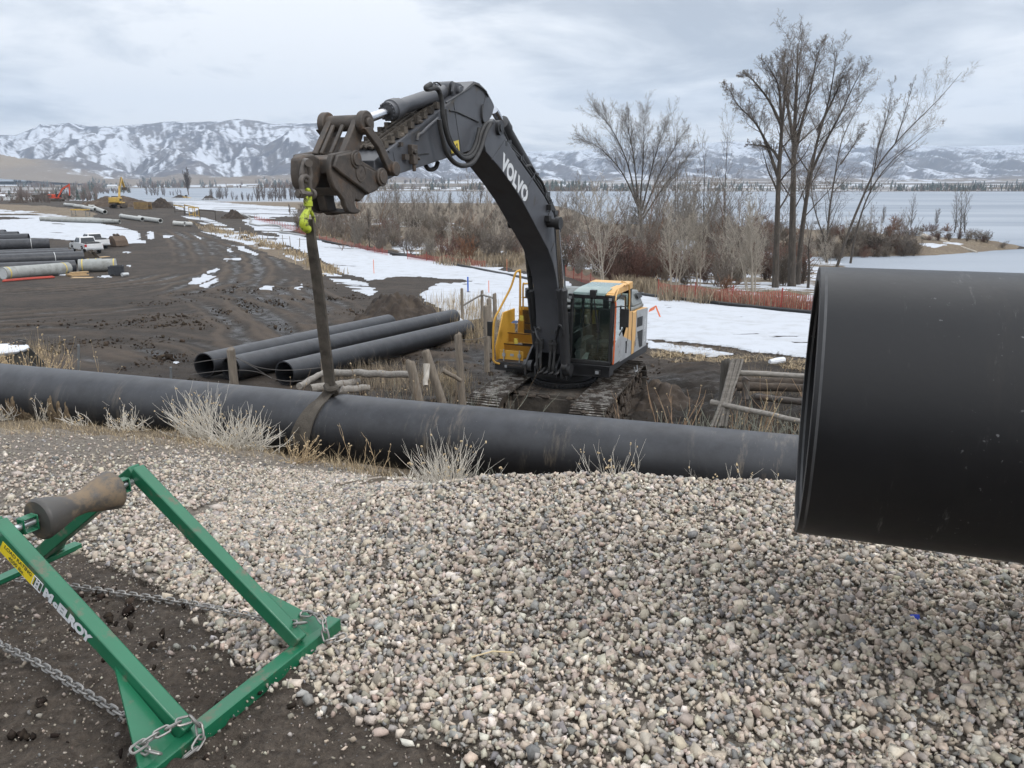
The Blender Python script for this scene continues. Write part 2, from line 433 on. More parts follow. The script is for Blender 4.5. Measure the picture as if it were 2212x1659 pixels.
RUTS_ALL = [[(-100, 640), (150, 625), (330, 610), (450, 575), (420, 520), (350, 485)], [(-100, 690), (200, 668), (400, 640), (520, 590), (500, 540), (400, 495)],
        [(-50, 740), (250, 705), (480, 660), (570, 600), (545, 550)], [(100, 780), (330, 735), (560, 690), (660, 640)], [(560, 620), (610, 660), (680, 700)], [(600, 622), (650, 655), (720, 690)],
        [(350, 780), (480, 740), (640, 720), (760, 720)], [(-100, 720), (120, 722), (300, 745), (420, 790)], [(200, 560), (330, 545), (430, 530), (380, 490)], [(-80, 660), (150, 650), (320, 640), (420, 620)],
        [(640, 760), (800, 740), (1000, 760)], [(880, 760), (1000, 740), (1080, 800)], [(450, 640), (520, 650), (600, 690), (640, 740)], [(250, 640), (380, 660), (500, 700)],
        [(-80, 610), (100, 600), (260, 600), (380, 590)], [(0, 765), (160, 770), (300, 790)]]
RUTS = [RUTS_ALL[i] for i in (0, 1, 2, 4, 5, 7, 10, 11, 12)]

def grav_lump(X, Y): return 0.03 * fbm(X * 1.5, Y * 1.5, 3, 35)

def build_ground():
    # rows at distances that keep the mesh evenly fine from near to far
    ys = []
    y = 1740.0
    while y > 404:
        b = (y - PCY) / FPX
        dep = PITCH + math.atan(b)
        hh = 1.65
        for _ in range(40):
            Yd = hh / math.tan(dep); hh = EYE - gz(0.25 * Yd if y < 1000 else -0.3 * Yd, Yd)
        ys.append(hh / math.tan(dep)); y -= 2.0 if y > 900 else (1.4 if y > 560 else (0.8 if y > 440 else 0.6))
    ys = np.array(ys); ys = ys[ys > 1.0]
    ys = np.unique(np.round(np.concatenate([[-60, -20, -8, -3, -1, 0, 0.6, 1.1, 1.4], ys, np.geomspace(3.6, 14, 170), np.geomspace(14, 400, 190), np.geomspace(400, 9000, 60)]), 4))
    keep = [ys[0]]
    for v in ys[1:]:
        if v - keep[-1] > max(0.0035, 0.0011 * v): keep.append(v)
    ys = np.array(keep)
    us = np.concatenate([[-40, -12, -5, -2.5, -1.6, -1.2, -1.0, -0.88], np.linspace(-0.8, 0.8, 560), [0.88, 1.0, 1.2, 1.6, 2.5, 5, 12, 40]])
    U, Y = np.meshgrid(us, ys); X = U * np.maximum(Y, 2.0)
    Z = height(X, Y)
    px, py = proj(X, Y, Z); fr = Y > 0.9
    # edges of patches wander
    s = np.maximum(Y, 1.5)
    wob = fbm(X / s * 26, np.log(s) * 22, 6, 3, 0.62); wob2 = fbm(X / s * 30, np.log(s) * 26, 6, 11, 0.62)
    qx = px + 10 * wob; qy = py + np.where(py > 900, 9, np.where(py > 520, 5, 2.2)) * wob2
    def layer(polys):
        m = np.zeros(X.shape)
        for w, p in polys: m = np.maximum(m, w * inpoly(qx, qy, p))
        return np.where(fr, m, 0)
    snow = layer(SNOW); tan = layer(TAN)
    strk = fbm(X / s * 14, np.log(s) * 46, 4, 21)
    patchy = sstep(-0.1, 0.12, strk + (snow - 0.62) * 1.1)
    snow = np.where(snow >= 0.999, sstep(-0.62, -0.50, strk), np.where(snow > 0, patchy, 0))
    grav = np.where(fr, inpoly(qx, qy, GRAVEL) * 1.0, ((X > 0.1) & (Y < 1.0)) * 1.0); fine = np.where(fr, inpoly(qx, qy, FINE) * 1.0, 0)
    dirt = np.where(fr, inpoly(qx, qy, DIRT) * 1.0, 0)
    yard = (Y > 12) * 1.0
    grav = grav * (1 - sstep(4.9, 5.3, Y)); tan = np.maximum(tan, 0.75 * sstep(4.9, 5.3, Y) * (Y < 12) * (U > -0.3))
    # relief
    near = fbm(X * 3.1, Y * 3.1, 5, 31); lumps = np.abs(fbm(X * 6, Y * 6, 5, 131, 0.65))
    Z = Z + dirt * (0.026 * near + 0.016 * fbm(X * 14, Y * 14, 4, 33) - 0.03 * lumps) + fine * 0.012 * near + grav * (grav_lump(X, Y) - 0.010)
    Z = Z + dirt * 0.03 * sstep(0.25, 0.5, fbm(X * 2.2 + 5, Y * 2.2, 3, 37)) * (0.6 + fbm(X * 9, Y * 9, 3, 38))
    mud = yard * (1 - np.clip(tan, 0, 1)) * (snow < 0.2) * (Y < 130)
    clod = fbm(X * 0.7, Y * 0.7, 6, 41, 0.62); wq = 1.4 * fbm(X * 0.25, Y * 0.25, 3, 46); fineclod = fbm((X + 0.45 * Y) * 0.55 + wq, (Y - 0.25 * X) * 1.5 + wq, 5, 43, 0.6)
    Z = Z + mud * np.clip(1.25 - Y / 150, 0, 1) * (0.03 * clod + 0.014 * fineclod)
    rut = np.zeros(X.shape); wet = np.zeros(X.shape); berm = np.zeros(X.shape)
    msk = (Y > 12) & (Y < 200)
    Xm, Ym = X[msk], Y[msk]; acc = np.zeros(Xm.shape); accw = np.zeros(Xm.shape); accb = np.zeros(Xm.shape)
    for i, rp in enumerate(RUTS):
        w = np.array([G(*p)[:2] for p in rp])
        t = np.linspace(0, 1, len(w)); tt = np.linspace(0, 1, 5 * len(w)); w = np.stack([np.interp(tt, t, w[:, 0]), np.interp(tt, t, w[:, 1])], 1)
        for _ in range(3): w[1:-1] = (w[:-2] + 2 * w[1:-1] + w[2:]) / 4
        d = seg_dist(Xm, Ym, w) + 0.55 * fbm(Xm * 0.3, Ym * 0.3, 4, 60 + i); pres = np.clip(0.85 + 1.4 * fbm(Xm * 0.13, Ym * 0.13, 3, 160 + i), 0, 1.25)
        for off, k in ((0.0, 1.0), (2.0, 0.85)):
            e = np.abs(d - off); wd = 0.34 + Ym * 0.002
            acc += k * pres * (-0.08 * np.exp(-(e / wd) ** 2) + 0.05 * np.exp(-((e - wd * 1.9) / (wd * 0.8)) ** 2))
            accb = np.maximum(accb, k * pres * np.exp(-((e - wd * 1.9) / (wd * 0.6)) ** 2)); accw = np.maximum(accw, k * pres * np.exp(-(e / (wd * 0.9)) ** 2))
    rut[msk] = np.clip(acc, -0.13, 0.10); wet[msk] = accw; berm[msk] = accb
    Z = Z + mud * rut * np.clip(0.9 + 0.35 * clod, 0, 1.3)
    Z = Z + snow * np.where(Y < 130, 0.08 + 0.07 * fbm(X * 0.35, Y * 0.35, 4, 53), 0.0) + tan * np.where((Y > 12) & (Y < 250), 0.10 * fbm(X * 0.8, Y * 0.8, 4, 51), 0) + tan * (Y < 14) * 0.05 * near
    # churned soil round the digger and its spoil
    dg = np.hypot((X - 1.5) / 7.5, (Y - 19) / 5.5); dg2 = np.hypot((X - 7) / 4, (Y - 18) / 5)
    Z = Z + (snow < 0.2) * 0.16 * (fineclod + clod) * np.exp(-dg ** 2) + 0.5 * np.exp(-dg2 ** 2) * (0.7 + fineclod)
    wet = np.maximum(wet, np.clip(1.4 * np.exp(-dg ** 2 * 0.8), 0, 1) * (0.75 + 0.5 * fbm(X * 1.1, Y * 1.1, 3, 49)) * (Y > 12.5)); mud = np.maximum(mud, (Y > 12.5) * (snow < 0.2) * np.exp(-dg ** 2))
    fw = sstep(LAKE_Z + 0.1, LAKE_Z + 0.9, Z)
    V = np.stack([X, Y, Z], -1).reshape(-1, 3)
    nr, nc = X.shape; i = np.arange(nr - 1)[:, None] * nc + np.arange(nc - 1)[None, :]
    F = np.stack([i, i + 1, i + 1 + nc, i + nc], -1).reshape(-1, 4)
    # far land: pale fields and dark woods in strips
    farw = sstep(0.0, 0.25, fbm(X / 160, Y / 420, 4, 71))
    farsn = sstep(0.02, 0.2, fbm(X / 300 + 9, Y / 130, 4, 75)) * sstep(260, 520, Y)
    snow = np.maximum(snow, np.where(Y > 480, farsn, 0))
    at = {'snow': ('POINT', 'FLOAT', snow), 'grass': ('POINT', 'FLOAT', np.where(Y > 480, 1 - farw * 0.5, tan)), 'gravel': ('POINT', 'FLOAT', np.maximum(grav, 0.6 * fine)),
          'wet': ('POINT', 'FLOAT', wet * mud), 'berm': ('POINT', 'FLOAT', berm * mud * (1 - wet)), 'near': ('POINT', 'FLOAT', dirt + fine * 0.7)}
    m, nt, bs = principled('ground_soil'); N, L = nt.nodes.new, nt.links.new
    def attr(n): a = N('ShaderNodeAttribute'); a.attribute_name = n; return a.outputs['Fac']
    tc = N('ShaderNodeTexCoord')
    def noise(s, d=6, r=0.62, dist=0.0, st=None):
        src = tc.outputs['Object']
        if st: mp = N('ShaderNodeMapping'); mp.inputs['Scale'].default_value = st; L(src, mp.inputs[0]); src = mp.outputs[0]
        n = N('ShaderNodeTexNoise'); L(src, n.inputs['Vector']); n.inputs['Scale'].default_value = s; n.inputs['Detail'].default_value = d
        n.inputs['Roughness'].default_value = r; n.inputs['Distortion'].default_value = dist; return n.outputs[0]
    def rng(v, a, b, c=0.0, d=1.0):
        n = N('ShaderNodeMapRange'); L(v, n.inputs[0]); n.inputs[1].default_value = a; n.inputs[2].default_value = b; n.inputs[3].default_value = c; n.inputs[4].default_value = d; return n.outputs[0]
    def mixc(f, a, b):
        n = N('ShaderNodeMix'); n.data_type = 'RGBA'; L(f, n.inputs[0])
        for i, v in ((6, a), (7, b)):
            if isinstance(v, tuple): n.inputs[i].default_value = (*v, 1)
            else: L(v, n.inputs[i])
        return n.outputs[2]
    def mth(op, a, b):
        n = N('ShaderNodeMath'); n.operation = op
        for i, v in enumerate((a, b)):
            if isinstance(v, (int, float)): n.inputs[i].default_value = v
            else: L(v, n.inputs[i])
        return n.outputs[0]
    nf = noise(1.6, 8, 0.7); nb = noise(7.0, 8, 0.75); nm = noise(0.22, 7, 0.65, 0.5); ng = noise(28, 5, 0.7)
    soil = mixc(rng(nf, 0.36, 0.68), (0.016, 0.0122, 0.0092), (0.050, 0.0375, 0.0275))
    soil = mixc(rng(nm, 0.46, 0.70, 0, 0.8), soil, (0.070, 0.0525, 0.0385)); soil = mixc(rng(noise(0.9, 8, 0.75, 0.3, (0.55, 1.6, 1)), 0.52, 0.62, 0, 0.7), soil, (0.030, 0.024, 0.020))
    soil = mixc(rng(attr('wet'), 0.25, 1.0, 0, 0.85), soil, (0.015, 0.0125, 0.0105)); soil = mixc(rng(attr('berm'), 0.2, 0.9, 0, 0.8), soil, (0.078, 0.058, 0.042))
    dirt_c = mixc(rng(ng, 0.35, 0.7), (0.055, 0.042, 0.032), (0.14, 0.112, 0.088)); dirt_c = mixc(rng(nf, 0.5, 0.72, 0, 0.75), dirt_c, (0.036, 0.028, 0.022))
    col = mixc(attr('near'), soil, dirt_c)
    grass_c = mixc(rng(noise(3.5, 8, 0.75, 0, (1, 0.45, 1)), 0.35, 0.68), (0.075, 0.058, 0.041), (0.25, 0.20, 0.135)); grass_c = mixc(rng(nm, 0.42, 0.66), grass_c, (0.125, 0.095, 0.068))
    col = mixc(mth('MULTIPLY', rng(mth('ADD', attr('grass'), mth('MULTIPLY', mth('SUBTRACT', nf, 0.5), 0.9)), 0.4, 0.62), 1.0), col, grass_c)
    grav_c = mixc(rng(ng, 0.38, 0.62), (0.13, 0.11, 0.09), (0.30, 0.26, 0.215))
    col = mixc(rng(mth('ADD', attr('gravel'), mth('MULTIPLY', mth('SUBTRACT', ng, 0.5), 0.8)), 0.42, 0.6), col, grav_c)
    sn = rng(mth('ADD', attr('snow'), mth('MULTIPLY', mth('SUBTRACT', noise(2.2, 8, 0.72, 0, (0.6, 1, 1)), 0.5), 1.1)), 0.44, 0.56)
    snc = mixc(rng(noise(0.9, 8, 0.7), 0.48, 0.76), (0.435, 0.458, 0.495), (0.33, 0.335, 0.345))
    col = mixc(sn, col, snc)
    L(col, bs.inputs['Base Color'])
    rg = rng(mth('MULTIPLY', attr('wet'), rng(nf, 0.3, 0.6)), 0.2, 0.9, 0.88, 0.36)
    L(rg, bs.inputs['Roughness']); bs.inputs['Specular IOR Level'].default_value = 0.35
    bu = N('ShaderNodeBump'); bu.inputs['Strength'].default_value = 1.0; bu.inputs['Distance'].default_value = 0.07
    hsum = mth('ADD', mth('MULTIPLY', nb, 0.9), mth('MULTIPLY', ng, 0.4)); hsum = mth('MULTIPLY', hsum, rng(sn, 0, 1, 1, 0.12))
    L(hsum, bu.inputs['Height']); L(bu.outputs[0], bs.inputs['Normal'])
    o = big_mesh('ground', V, F, m, True, at)
    tag(o, kind='structure')
build_ground()

def build_lake():
    m, nt, bs = principled('lake_ice'); N, L = nt.nodes.new, nt.links.new
    tc = N('ShaderNodeTexCoord'); mp = N('ShaderNodeMapping'); L(tc.outputs['Object'], mp.inputs[0]); mp.inputs['Scale'].default_value = (0.006, 0.03, 1)
    n = N('ShaderNodeTexNoise'); L(mp.outputs[0], n.inputs['Vector']); n.inputs['Scale'].default_value = 1.0; n.inputs['Detail'].default_value = 7; n.inputs['Distortion'].default_value = 0.6
    cr = N('ShaderNodeValToRGB'); L(n.outputs[0], cr.inputs[0]); e = cr.color_ramp.elements
    e[0].position = 0.38; e[0].color = (0.185, 0.215, 0.255, 1); e[1].position = 0.66; e[1].color = (0.275, 0.305, 0.345, 1)
    L(cr.outputs[0], bs.inputs['Base Color'])
    bs.inputs['Roughness'].default_value = 0.6; bs.inputs['Specular IOR Level'].default_value = 0.25
    V = [(-3500, 60, LAKE_Z), (3500, 60, LAKE_Z), (3500, 3600, LAKE_Z), (-3500, 3600, LAKE_Z)]
    tag(big_mesh('lake', V, [(0, 1, 2, 3)], m, False), kind='structure')
build_lake()

def build_mountains():
    # skyline heights read off the photograph at chosen bearings
    RX = np.array([-900, -300, 0, 50, 79, 104, 169, 208, 248, 298, 347, 377, 422, 496, 526, 570, 595, 694, 769, 828, 900, 985, 1121, 1222, 1340, 1457, 1570, 1616, 1750, 1900, 2048, 2212, 2600, 3300])
    RY = np.array([300, 288, 291, 291, 281, 271, 265, 271, 273, 270, 266, 261, 264, 261, 256, 261, 266, 266, 273, 293, 308, 322, 327, 325, 318, 312, 305, 309, 312, 312, 316, 313, 318, 322])
    us = np.linspace(-1.15, 1.15, 1100); nv = 230
    vs = np.linspace(0, 1.12, nv)
    U, Vv = np.meshgrid(us, vs)
    pxu = PCX + U * FPX * 1.0327            # bearing to picture column at the horizon
    el = np.tan(PITCH - np.arctan((PCY - 0 - np.interp(pxu, RX, RY)) / FPX) * -1 - 2 * PITCH + PITCH) if False else np.tan(np.arctan((PCY - np.interp(pxu, RX, RY)) / FPX) - PITCH)
    right = sstep(850, 1150, pxu)
    Yr = 5600 + 2600 * right; Yb = 2900 + 200 * right
    Y = Yb + (Yr - Yb) * Vv; X = U * Y
    top = el * Yr + EYE
    # spurs run down from the ridge
    wx = X + 260 * fbm(X / 900, Y / 900, 3, 90); ph = wx / (560 + 120 * right) + 0.35 * (Y - Yb) / 900
    sp = 1 - np.abs(((ph % 1) * 2) - 1); sp2 = 1 - np.abs((((ph * 2.3 + 0.7 * fbm(X / 500, Y / 500, 3, 92)) % 1) * 2) - 1)
    rdg = 1 - np.abs(fbm(X / 420, Y / 420, 6, 94)) * 2
    v1 = np.clip(Vv, 0, 1)
    base = np.where(v1 < 0.42, 0.16 * (v1 / 0.42) ** 1.3, 0.16 + 0.84 * ((v1 - 0.42) / 0.58) ** 1.05)
    env = np.sin(np.pi * np.clip(v1, 0, 1)) ** 0.8
    Z = -4 + (top + 4) * base + env * (top * 0.30) * (sp - 0.5) * sstep(0.1, 0.55, v1) + env * top * 0.16 * (sp2 - 0.5) * sstep(0.3, 0.7, v1) + env * top * 0.14 * (rdg - 0.55)
    cliff = sstep(0.90, 0.965, v1); Z = np.where(v1 > 0.8, Z * (1 - 0.10 * (1 - cliff) * sstep(0.8, 0.9, v1)), Z)
    Z = np.where(Vv > 1, top - (Vv - 1) * top * 2.0, Z)
    lim = el * Y + EYE + np.where(Vv < 1, 0, 1e9); Z = np.minimum(Z, lim - 0.0)
    Z += 5 * fbm(X / 70, Y / 70, 3, 97) * sstep(0.2, 0.6, v1) * (v1 < 0.985)
    gul = np.abs(fbm((X + 0.4 * Y) / 95, Y / 420, 5, 109, 0.6)); Z -= 26 * (0.3 - gul) * sstep(0.3, 0.6, v1) * (v1 < 0.97)
    # tan foothill on the far left
    hill = 150 * np.exp(-(((U + 0.75) / 0.16) ** 2)) * np.exp(-((Y - 3500) / 520) ** 2); Z += hill
    # snow: lies on benches and spur crests, thins towards the valley, blown off the dark brushy faces
    dzx = np.gradient(Z, axis=1) / np.maximum(np.abs(np.gradient(X, axis=1)), 1)
    t = 1.1 * (gul - 0.26) + 0.25 * fbm(X / 300 + 3, Y / 420, 5, 101, 0.6) + 0.9 * fbm((X + 0.4 * Y) / 42, Y / 170, 5, 105, 0.74) + 0.5 * np.clip(-dzx * 1.0, -0.5, 0.5) + 0.95 * (v1 - 0.70) + 0.16 * right + 0.2 * (sp2 - 0.5)
    fl = 0.16 * np.exp(-((v1 - 0.18) / 0.05) ** 2) + 0.35 * right * np.exp(-((v1 - 0.2) / 0.1) ** 2) * (fbm(X / 300, Y / 200, 3, 107) > -0.05)
    snow = sstep(-0.56, 0.58, t + fl) * (1 - sstep(10, 60, hill))
    snow = snow * (1 - 0.75 * (sstep(0.925, 0.955, v1) * (1 - sstep(0.985, 1.0, v1))) * sstep(-0.15, 0.1, fbm(X / 90, Y / 30, 3, 103)) * (1 - right))
    i = np.arange(nv - 1)[:, None] * len(us) + np.arange(len(us) - 1)[None, :]
    F = np.stack([i, i + 1, i + 1 + len(us), i + len(us)], -1).reshape(-1, 4)
    m, nt, bs = principled('mountain_slope'); N, L = nt.nodes.new, nt.links.new
    a = N('ShaderNodeAttribute'); a.attribute_name = 'snow'; b = N('ShaderNodeAttribute'); b.attribute_name = 'hill'
    tc = N('ShaderNodeTexCoord')
    def noise(s, d=7):
        n = N('ShaderNodeTexNoise'); L(tc.outputs['Object'], n.inputs['Vector']); n.inputs['Scale'].default_value = s; n.inputs['Detail'].default_value = d; n.inputs['Roughness'].default_value = 0.68; return n.outputs[0]
    def rng(v, a_, b_, c=0.0, d=1.0):
        n = N('ShaderNodeMapRange'); L(v, n.inputs[0]); n.inputs[1].default_value = a_; n.inputs[2].default_value = b_; n.inputs[3].default_value = c; n.inputs[4].default_value = d; return n.outputs[0]
    def mixc(f, p, q):
        n = N('ShaderNodeMix'); n.data_type = 'RGBA'; L(f, n.inputs[0])
        for k, v in ((6, p), (7, q)):
            if isinstance(v, tuple): n.inputs[k].default_value = (*v, 1)
            else: L(v, n.inputs[k])
        return n.outputs[2]
    ad = N('ShaderNodeMath'); ad.operation = 'ADD'; L(a.outputs['Fac'], ad.inputs[0])
    sc = N('ShaderNodeMath'); sc.operation = 'MULTIPLY_ADD'; L(noise(0.030), sc.inputs[0]); sc.inputs[1].default_value = 2.1; sc.inputs[2].default_value = -1.07; L(sc.outputs[0], ad.inputs[1])
    rock = mixc(rng(noise(0.006), 0.4, 0.65), (0.095, 0.098, 0.115), (0.145, 0.135, 0.135)); rock = mixc(b.outputs['Fac'], rock, (0.22, 0.175, 0.125))
    col = mixc(rng(ad.outputs[0], 0.24, 0.80), rock, (0.52, 0.55, 0.60))
    L(col, bs.inputs['Base Color']); bs.inputs['Roughness'].default_value = 0.95; bs.inputs['Specular IOR Level'].default_value = 0.1
    o = big_mesh('mountains', np.stack([X, Y, Z], -1).reshape(-1, 3), F, m, True, {'snow': ('POINT', 'FLOAT', snow), 'hill': ('POINT', 'FLOAT', np.clip(np.maximum(sstep(12, 70, hill), sstep(0.3, 0.12, v1) * 0.7), 0, 1))})
    tag(o, kind='structure')
build_mountains()

# ------------------------------------------------------------------ haze
def build_haze():
    mb = MB(); mb.box((-11000, -300, -15), (11000, 10500, 1100))
    m = bpy.data.materials.new('haze_air'); m.use_nodes = True; nt = m.node_tree; nt.nodes.clear()
    o = nt.nodes.new('ShaderNodeOutputMaterial'); v = nt.nodes.new('ShaderNodeVolumePrincipled'); nt.links.new(v.outputs[0], o.inputs['Volume'])
    v.inputs['Color'].default_value = (0.66, 0.80, 1.0, 1); v.inputs['Density'].default_value = 9.5e-5; v.inputs['Anisotropy'].default_value = 0.2
    ob = mb.build('haze', m, flat=True); tag(ob, kind='stuff')
build_haze()

# ------------------------------------------------------------------ pipes
def pipe_mat(name, mudcol=(0.26, 0.20, 0.13), mud=0.0):
    """Matt black plastic, scuffed, with dried mud splashed round it in streaks (object x runs along the pipe)."""
    m, nt, bs = principled(name); N, L = nt.nodes.new, nt.links.new
    tc = N('ShaderNodeTexCoord')
    def noise(s, d=6, r=0.65, st=(1, 1, 1), off=(0, 0, 0)):
        mp = N('ShaderNodeMapping'); mp.inputs['Scale'].default_value = st; mp.inputs['Location'].default_value = off; L(tc.outputs['Object'], mp.inputs[0])
        n = N('ShaderNodeTexNoise'); L(mp.outputs[0], n.inputs['Vector']); n.inputs['Scale'].default_value = s; n.inputs['Detail'].default_value = d; n.inputs['Roughness'].default_value = r; return n.outputs[0]
    def rng(v, a, b, c=0.0, d=1.0):
        n = N('ShaderNodeMapRange'); L(v, n.inputs[0]); n.inputs[1].default_value = a; n.inputs[2].default_value = b; n.inputs[3].default_value = c; n.inputs[4].default_value = d; return n.outputs[0]
    def mixc(f, p, q):
        n = N('ShaderNodeMix'); n.data_type = 'RGBA'; L(f, n.inputs[0])
        for k, v in ((6, p), (7, q)):
            if isinstance(v, tuple): n.inputs[k].default_value = (*v, 1)
            else: L(v, n.inputs[k])
        return n.outputs[2]
    def mul(a, b):
        n = N('ShaderNodeMath'); n.operation = 'MULTIPLY'; L(a, n.inputs[0]); L(b, n.inputs[1]); return n.outputs[0]
    col = mixc(rng(noise(1.5), 0.35, 0.7), (0.0045, 0.0047, 0.0058), (0.008, 0.0083, 0.0098))
    scuff = mul(rng(noise(5, 8, 0.75, (4, 0.7, 0.7)), 0.60, 0.72), rng(noise(0.9, 4, 0.5, (1, 1, 1), (3, 1, 0)), 0.5, 0.62))
    col = mixc(mul(scuff, rng(noise(30, 4, 0.7), 0.35, 0.6)), col, (0.16, 0.155, 0.15))
    chips = mul(rng(noise(55, 3, 0.5), 0.68, 0.73), rng(noise(1.1, 4, 0.6, (1, 1, 1), (2, 7, 1)), 0.48, 0.62))
    col = mixc(chips, col, (0.13, 0.13, 0.135))
    md = mul(rng(noise(2.6, 8, 0.75, (2.4, 0.5, 0.5), (5, 2, 8)), 0.54, 0.64), rng(noise(0.55, 3, 0.5, (1, 0.1, 0.1), (1, 9, 2)), 0.47, 0.60, 0.0, mud))
    col = mixc(md, col, mudcol)
    if mud > 0.3:                                        # blue-grey tone growing towards the upper side, broken up by noise
        sp_ = N('ShaderNodeSeparateXYZ'); L(tc.outputs['Object'], sp_.inputs[0])
        col = mixc(mul(rng(sp_.outputs[2], -0.1, 0.45, 0.10, 0.62), rng(noise(2.2, 7, 0.7), 0.3, 0.62, 0.45, 1.0)), col, (0.082, 0.086, 0.096))
    L(col, bs.inputs['Base Color']); L(rng(noise(3), 0.3, 0.7, 0.36, 0.47), bs.inputs['Roughness'])
    bs.inputs['Specular IOR Level'].default_value = 0.29
    bu = N('ShaderNodeBump'); bu.inputs['Strength'].default_value = 0.12; bu.inputs['Distance'].default_value = 0.01; L(noise(8, 3), bu.inputs['Height']); L(bu.outputs[0], bs.inputs['Normal'])
    return m
PIPE = pipe_mat('black_plastic', mud=0.04); PIPE3 = pipe_mat('black_plastic_pale_top', (0.12, 0.105, 0.085), mud=0.32); PIPE2 = pipe_mat('black_plastic_muddy', (0.25, 0.20, 0.14), mud=0.5)
CUT = mat('cut_plastic', (0.03, 0.031, 0.034), (0.06, 0.06, 0.062), rough=0.55, scale=9)
def hollow(mb, L, R, wall, k=64, mi=0, mi_end=0):
    """Hollow pipe along +x from 0 to L."""
    mb.lathe((0, 0, 0), (1, 0, 0), [(0, R), (L * 0.001, R), (L * 0.25, R), (L * 0.5, R), (L * 0.75, R), (L, R), (L, R - wall), (0.0, R - wall)], k, mi, closed=True)
    return mb
def pipe(name, label, cat, a, d, L, R, wall, m, group=None, k=56, name_part=None, roll=0.0):
    """A straight pipe from point a along direction d; the object's x axis is the pipe's axis."""
    mb = hollow(MB(), L, R, wall, k)
    o = mb.build(name, m, sharp=30)
    d = norm(d); x = Vector(d); z = Vector((0, 0, 1)); y = z.cross(x).normalized(); z = x.cross(y)
    M = Matrix(((x.x, y.x, z.x), (x.y, y.y, z.y), (x.z, y.z, z.z)))
    o.rotation_euler = M.to_euler(); o.location = a
    return tag(o, label, cat, group)

# the big pipe on the right, close to the camera
PD = np.array([math.sin(rad(70.6)), -math.cos(rad(70.6)), 0.0])
NEAR_R = 0.463
pn = thing('large_pipe', 'huge black plastic pipe with open end hanging close above the gravel', 'pipe', (1.036, 2.60, 0.917), rz=math.atan2(PD[1], PD[0]))
ob = hollow(MB(), 7.5, NEAR_R, 0.047, 128).build('pipe_wall', PIPE, pn, sharp=30)
mb = MB(); mb.lathe((0, 0, 0), (1, 0, 0), [(-0.0015, NEAR_R - 0.002), (0.02, NEAR_R + 0.0012), (0.02, NEAR_R - 0.0482), (-0.0015, NEAR_R - 0.045)], 128, closed=True)
mb.build('cut_rim', CUT, pn)
# the pipe held in the sling
PD2 = np.array([math.sin(rad(72.4)), -math.cos(rad(72.4)), 0.0])
HC = np.array([-2.643, 10.35, -1.65]); HR = 0.47
HELD_A = HC - PD2 * 10.5
pipe('held_pipe', 'long black plastic pipe streaked with dried mud, lifted in the brown sling', 'pipe', HELD_A, PD2, 24.0, HR, 0.047, PIPE2, k=72)
# dried clay caked on the held pipe
def clay():
    m = mat('dried_clay', (0.19, 0.14, 0.085), (0.085, 0.06, 0.038), rough=0.95, scale=14, bump=0.8, bscale=60)
    tt = np.linspace(0, 12, 1200); pxs = proj(HELD_A[0] + tt * PD2[0], HELD_A[1] + tt * PD2[1], HELD_A[2] + 0 * tt)[0]; at_px = lambda x: float(np.interp(x, pxs, tt))
    for (t0, t1, a0, a1, sd, lb) in ((at_px(36), at_px(126), -64, 34, 3, 'crust of brown clay on the held pipe, farther left smear'), (at_px(142), at_px(214), -66, 46, 8, 'tall crust of brown clay on the held pipe left of the brush')):
        nt_, na = 46, 40
        T, A = np.meshgrid(np.linspace(t0, t1, nt_), np.radians(np.linspace(a0, a1, na)))
        c = (T - (t0 + t1) / 2) / ((t1 - t0) / 2); q = (np.degrees(A) - a0) / (a1 - a0)
        top = 0.66 + 0.30 * fbm(T * 16, T * 0 + sd, 4, sd); hgt = sstep(0, 0.12, 1.0 - np.abs(c) ** 3 * 0.9 - q / np.maximum(top, 0.1) * 0.95 + 0.45 * fbm(T * 14, A * 1.5 + sd, 5, sd + 1))
        r = HR - 0.012 + 0.030 * hgt * (0.8 + 0.5 * fbm(T * 16, A * 4, 3, sd + 2))
        u = np.array([PD2[1], -PD2[0], 0]);  u = u if u[1] < 0 else -u
        P = HELD_A + T[..., None] * PD2 + (r * np.cos(A))[..., None] * u + (r * np.sin(A))[..., None] * np.array([0, 0, 1.0])
        i = np.arange(na - 1)[:, None] * nt_ + np.arange(nt_ - 1)[None, :]
        F = np.stack([i, i + 1, i + 1 + nt_, i + nt_], -1).reshape(-1, 4)
        o = big_mesh('clay_crust', P.reshape(-1, 3), F, m, loc=HELD_A + PD2 * (t0 + t1) / 2); tag(o, lb, 'clay')
clay()

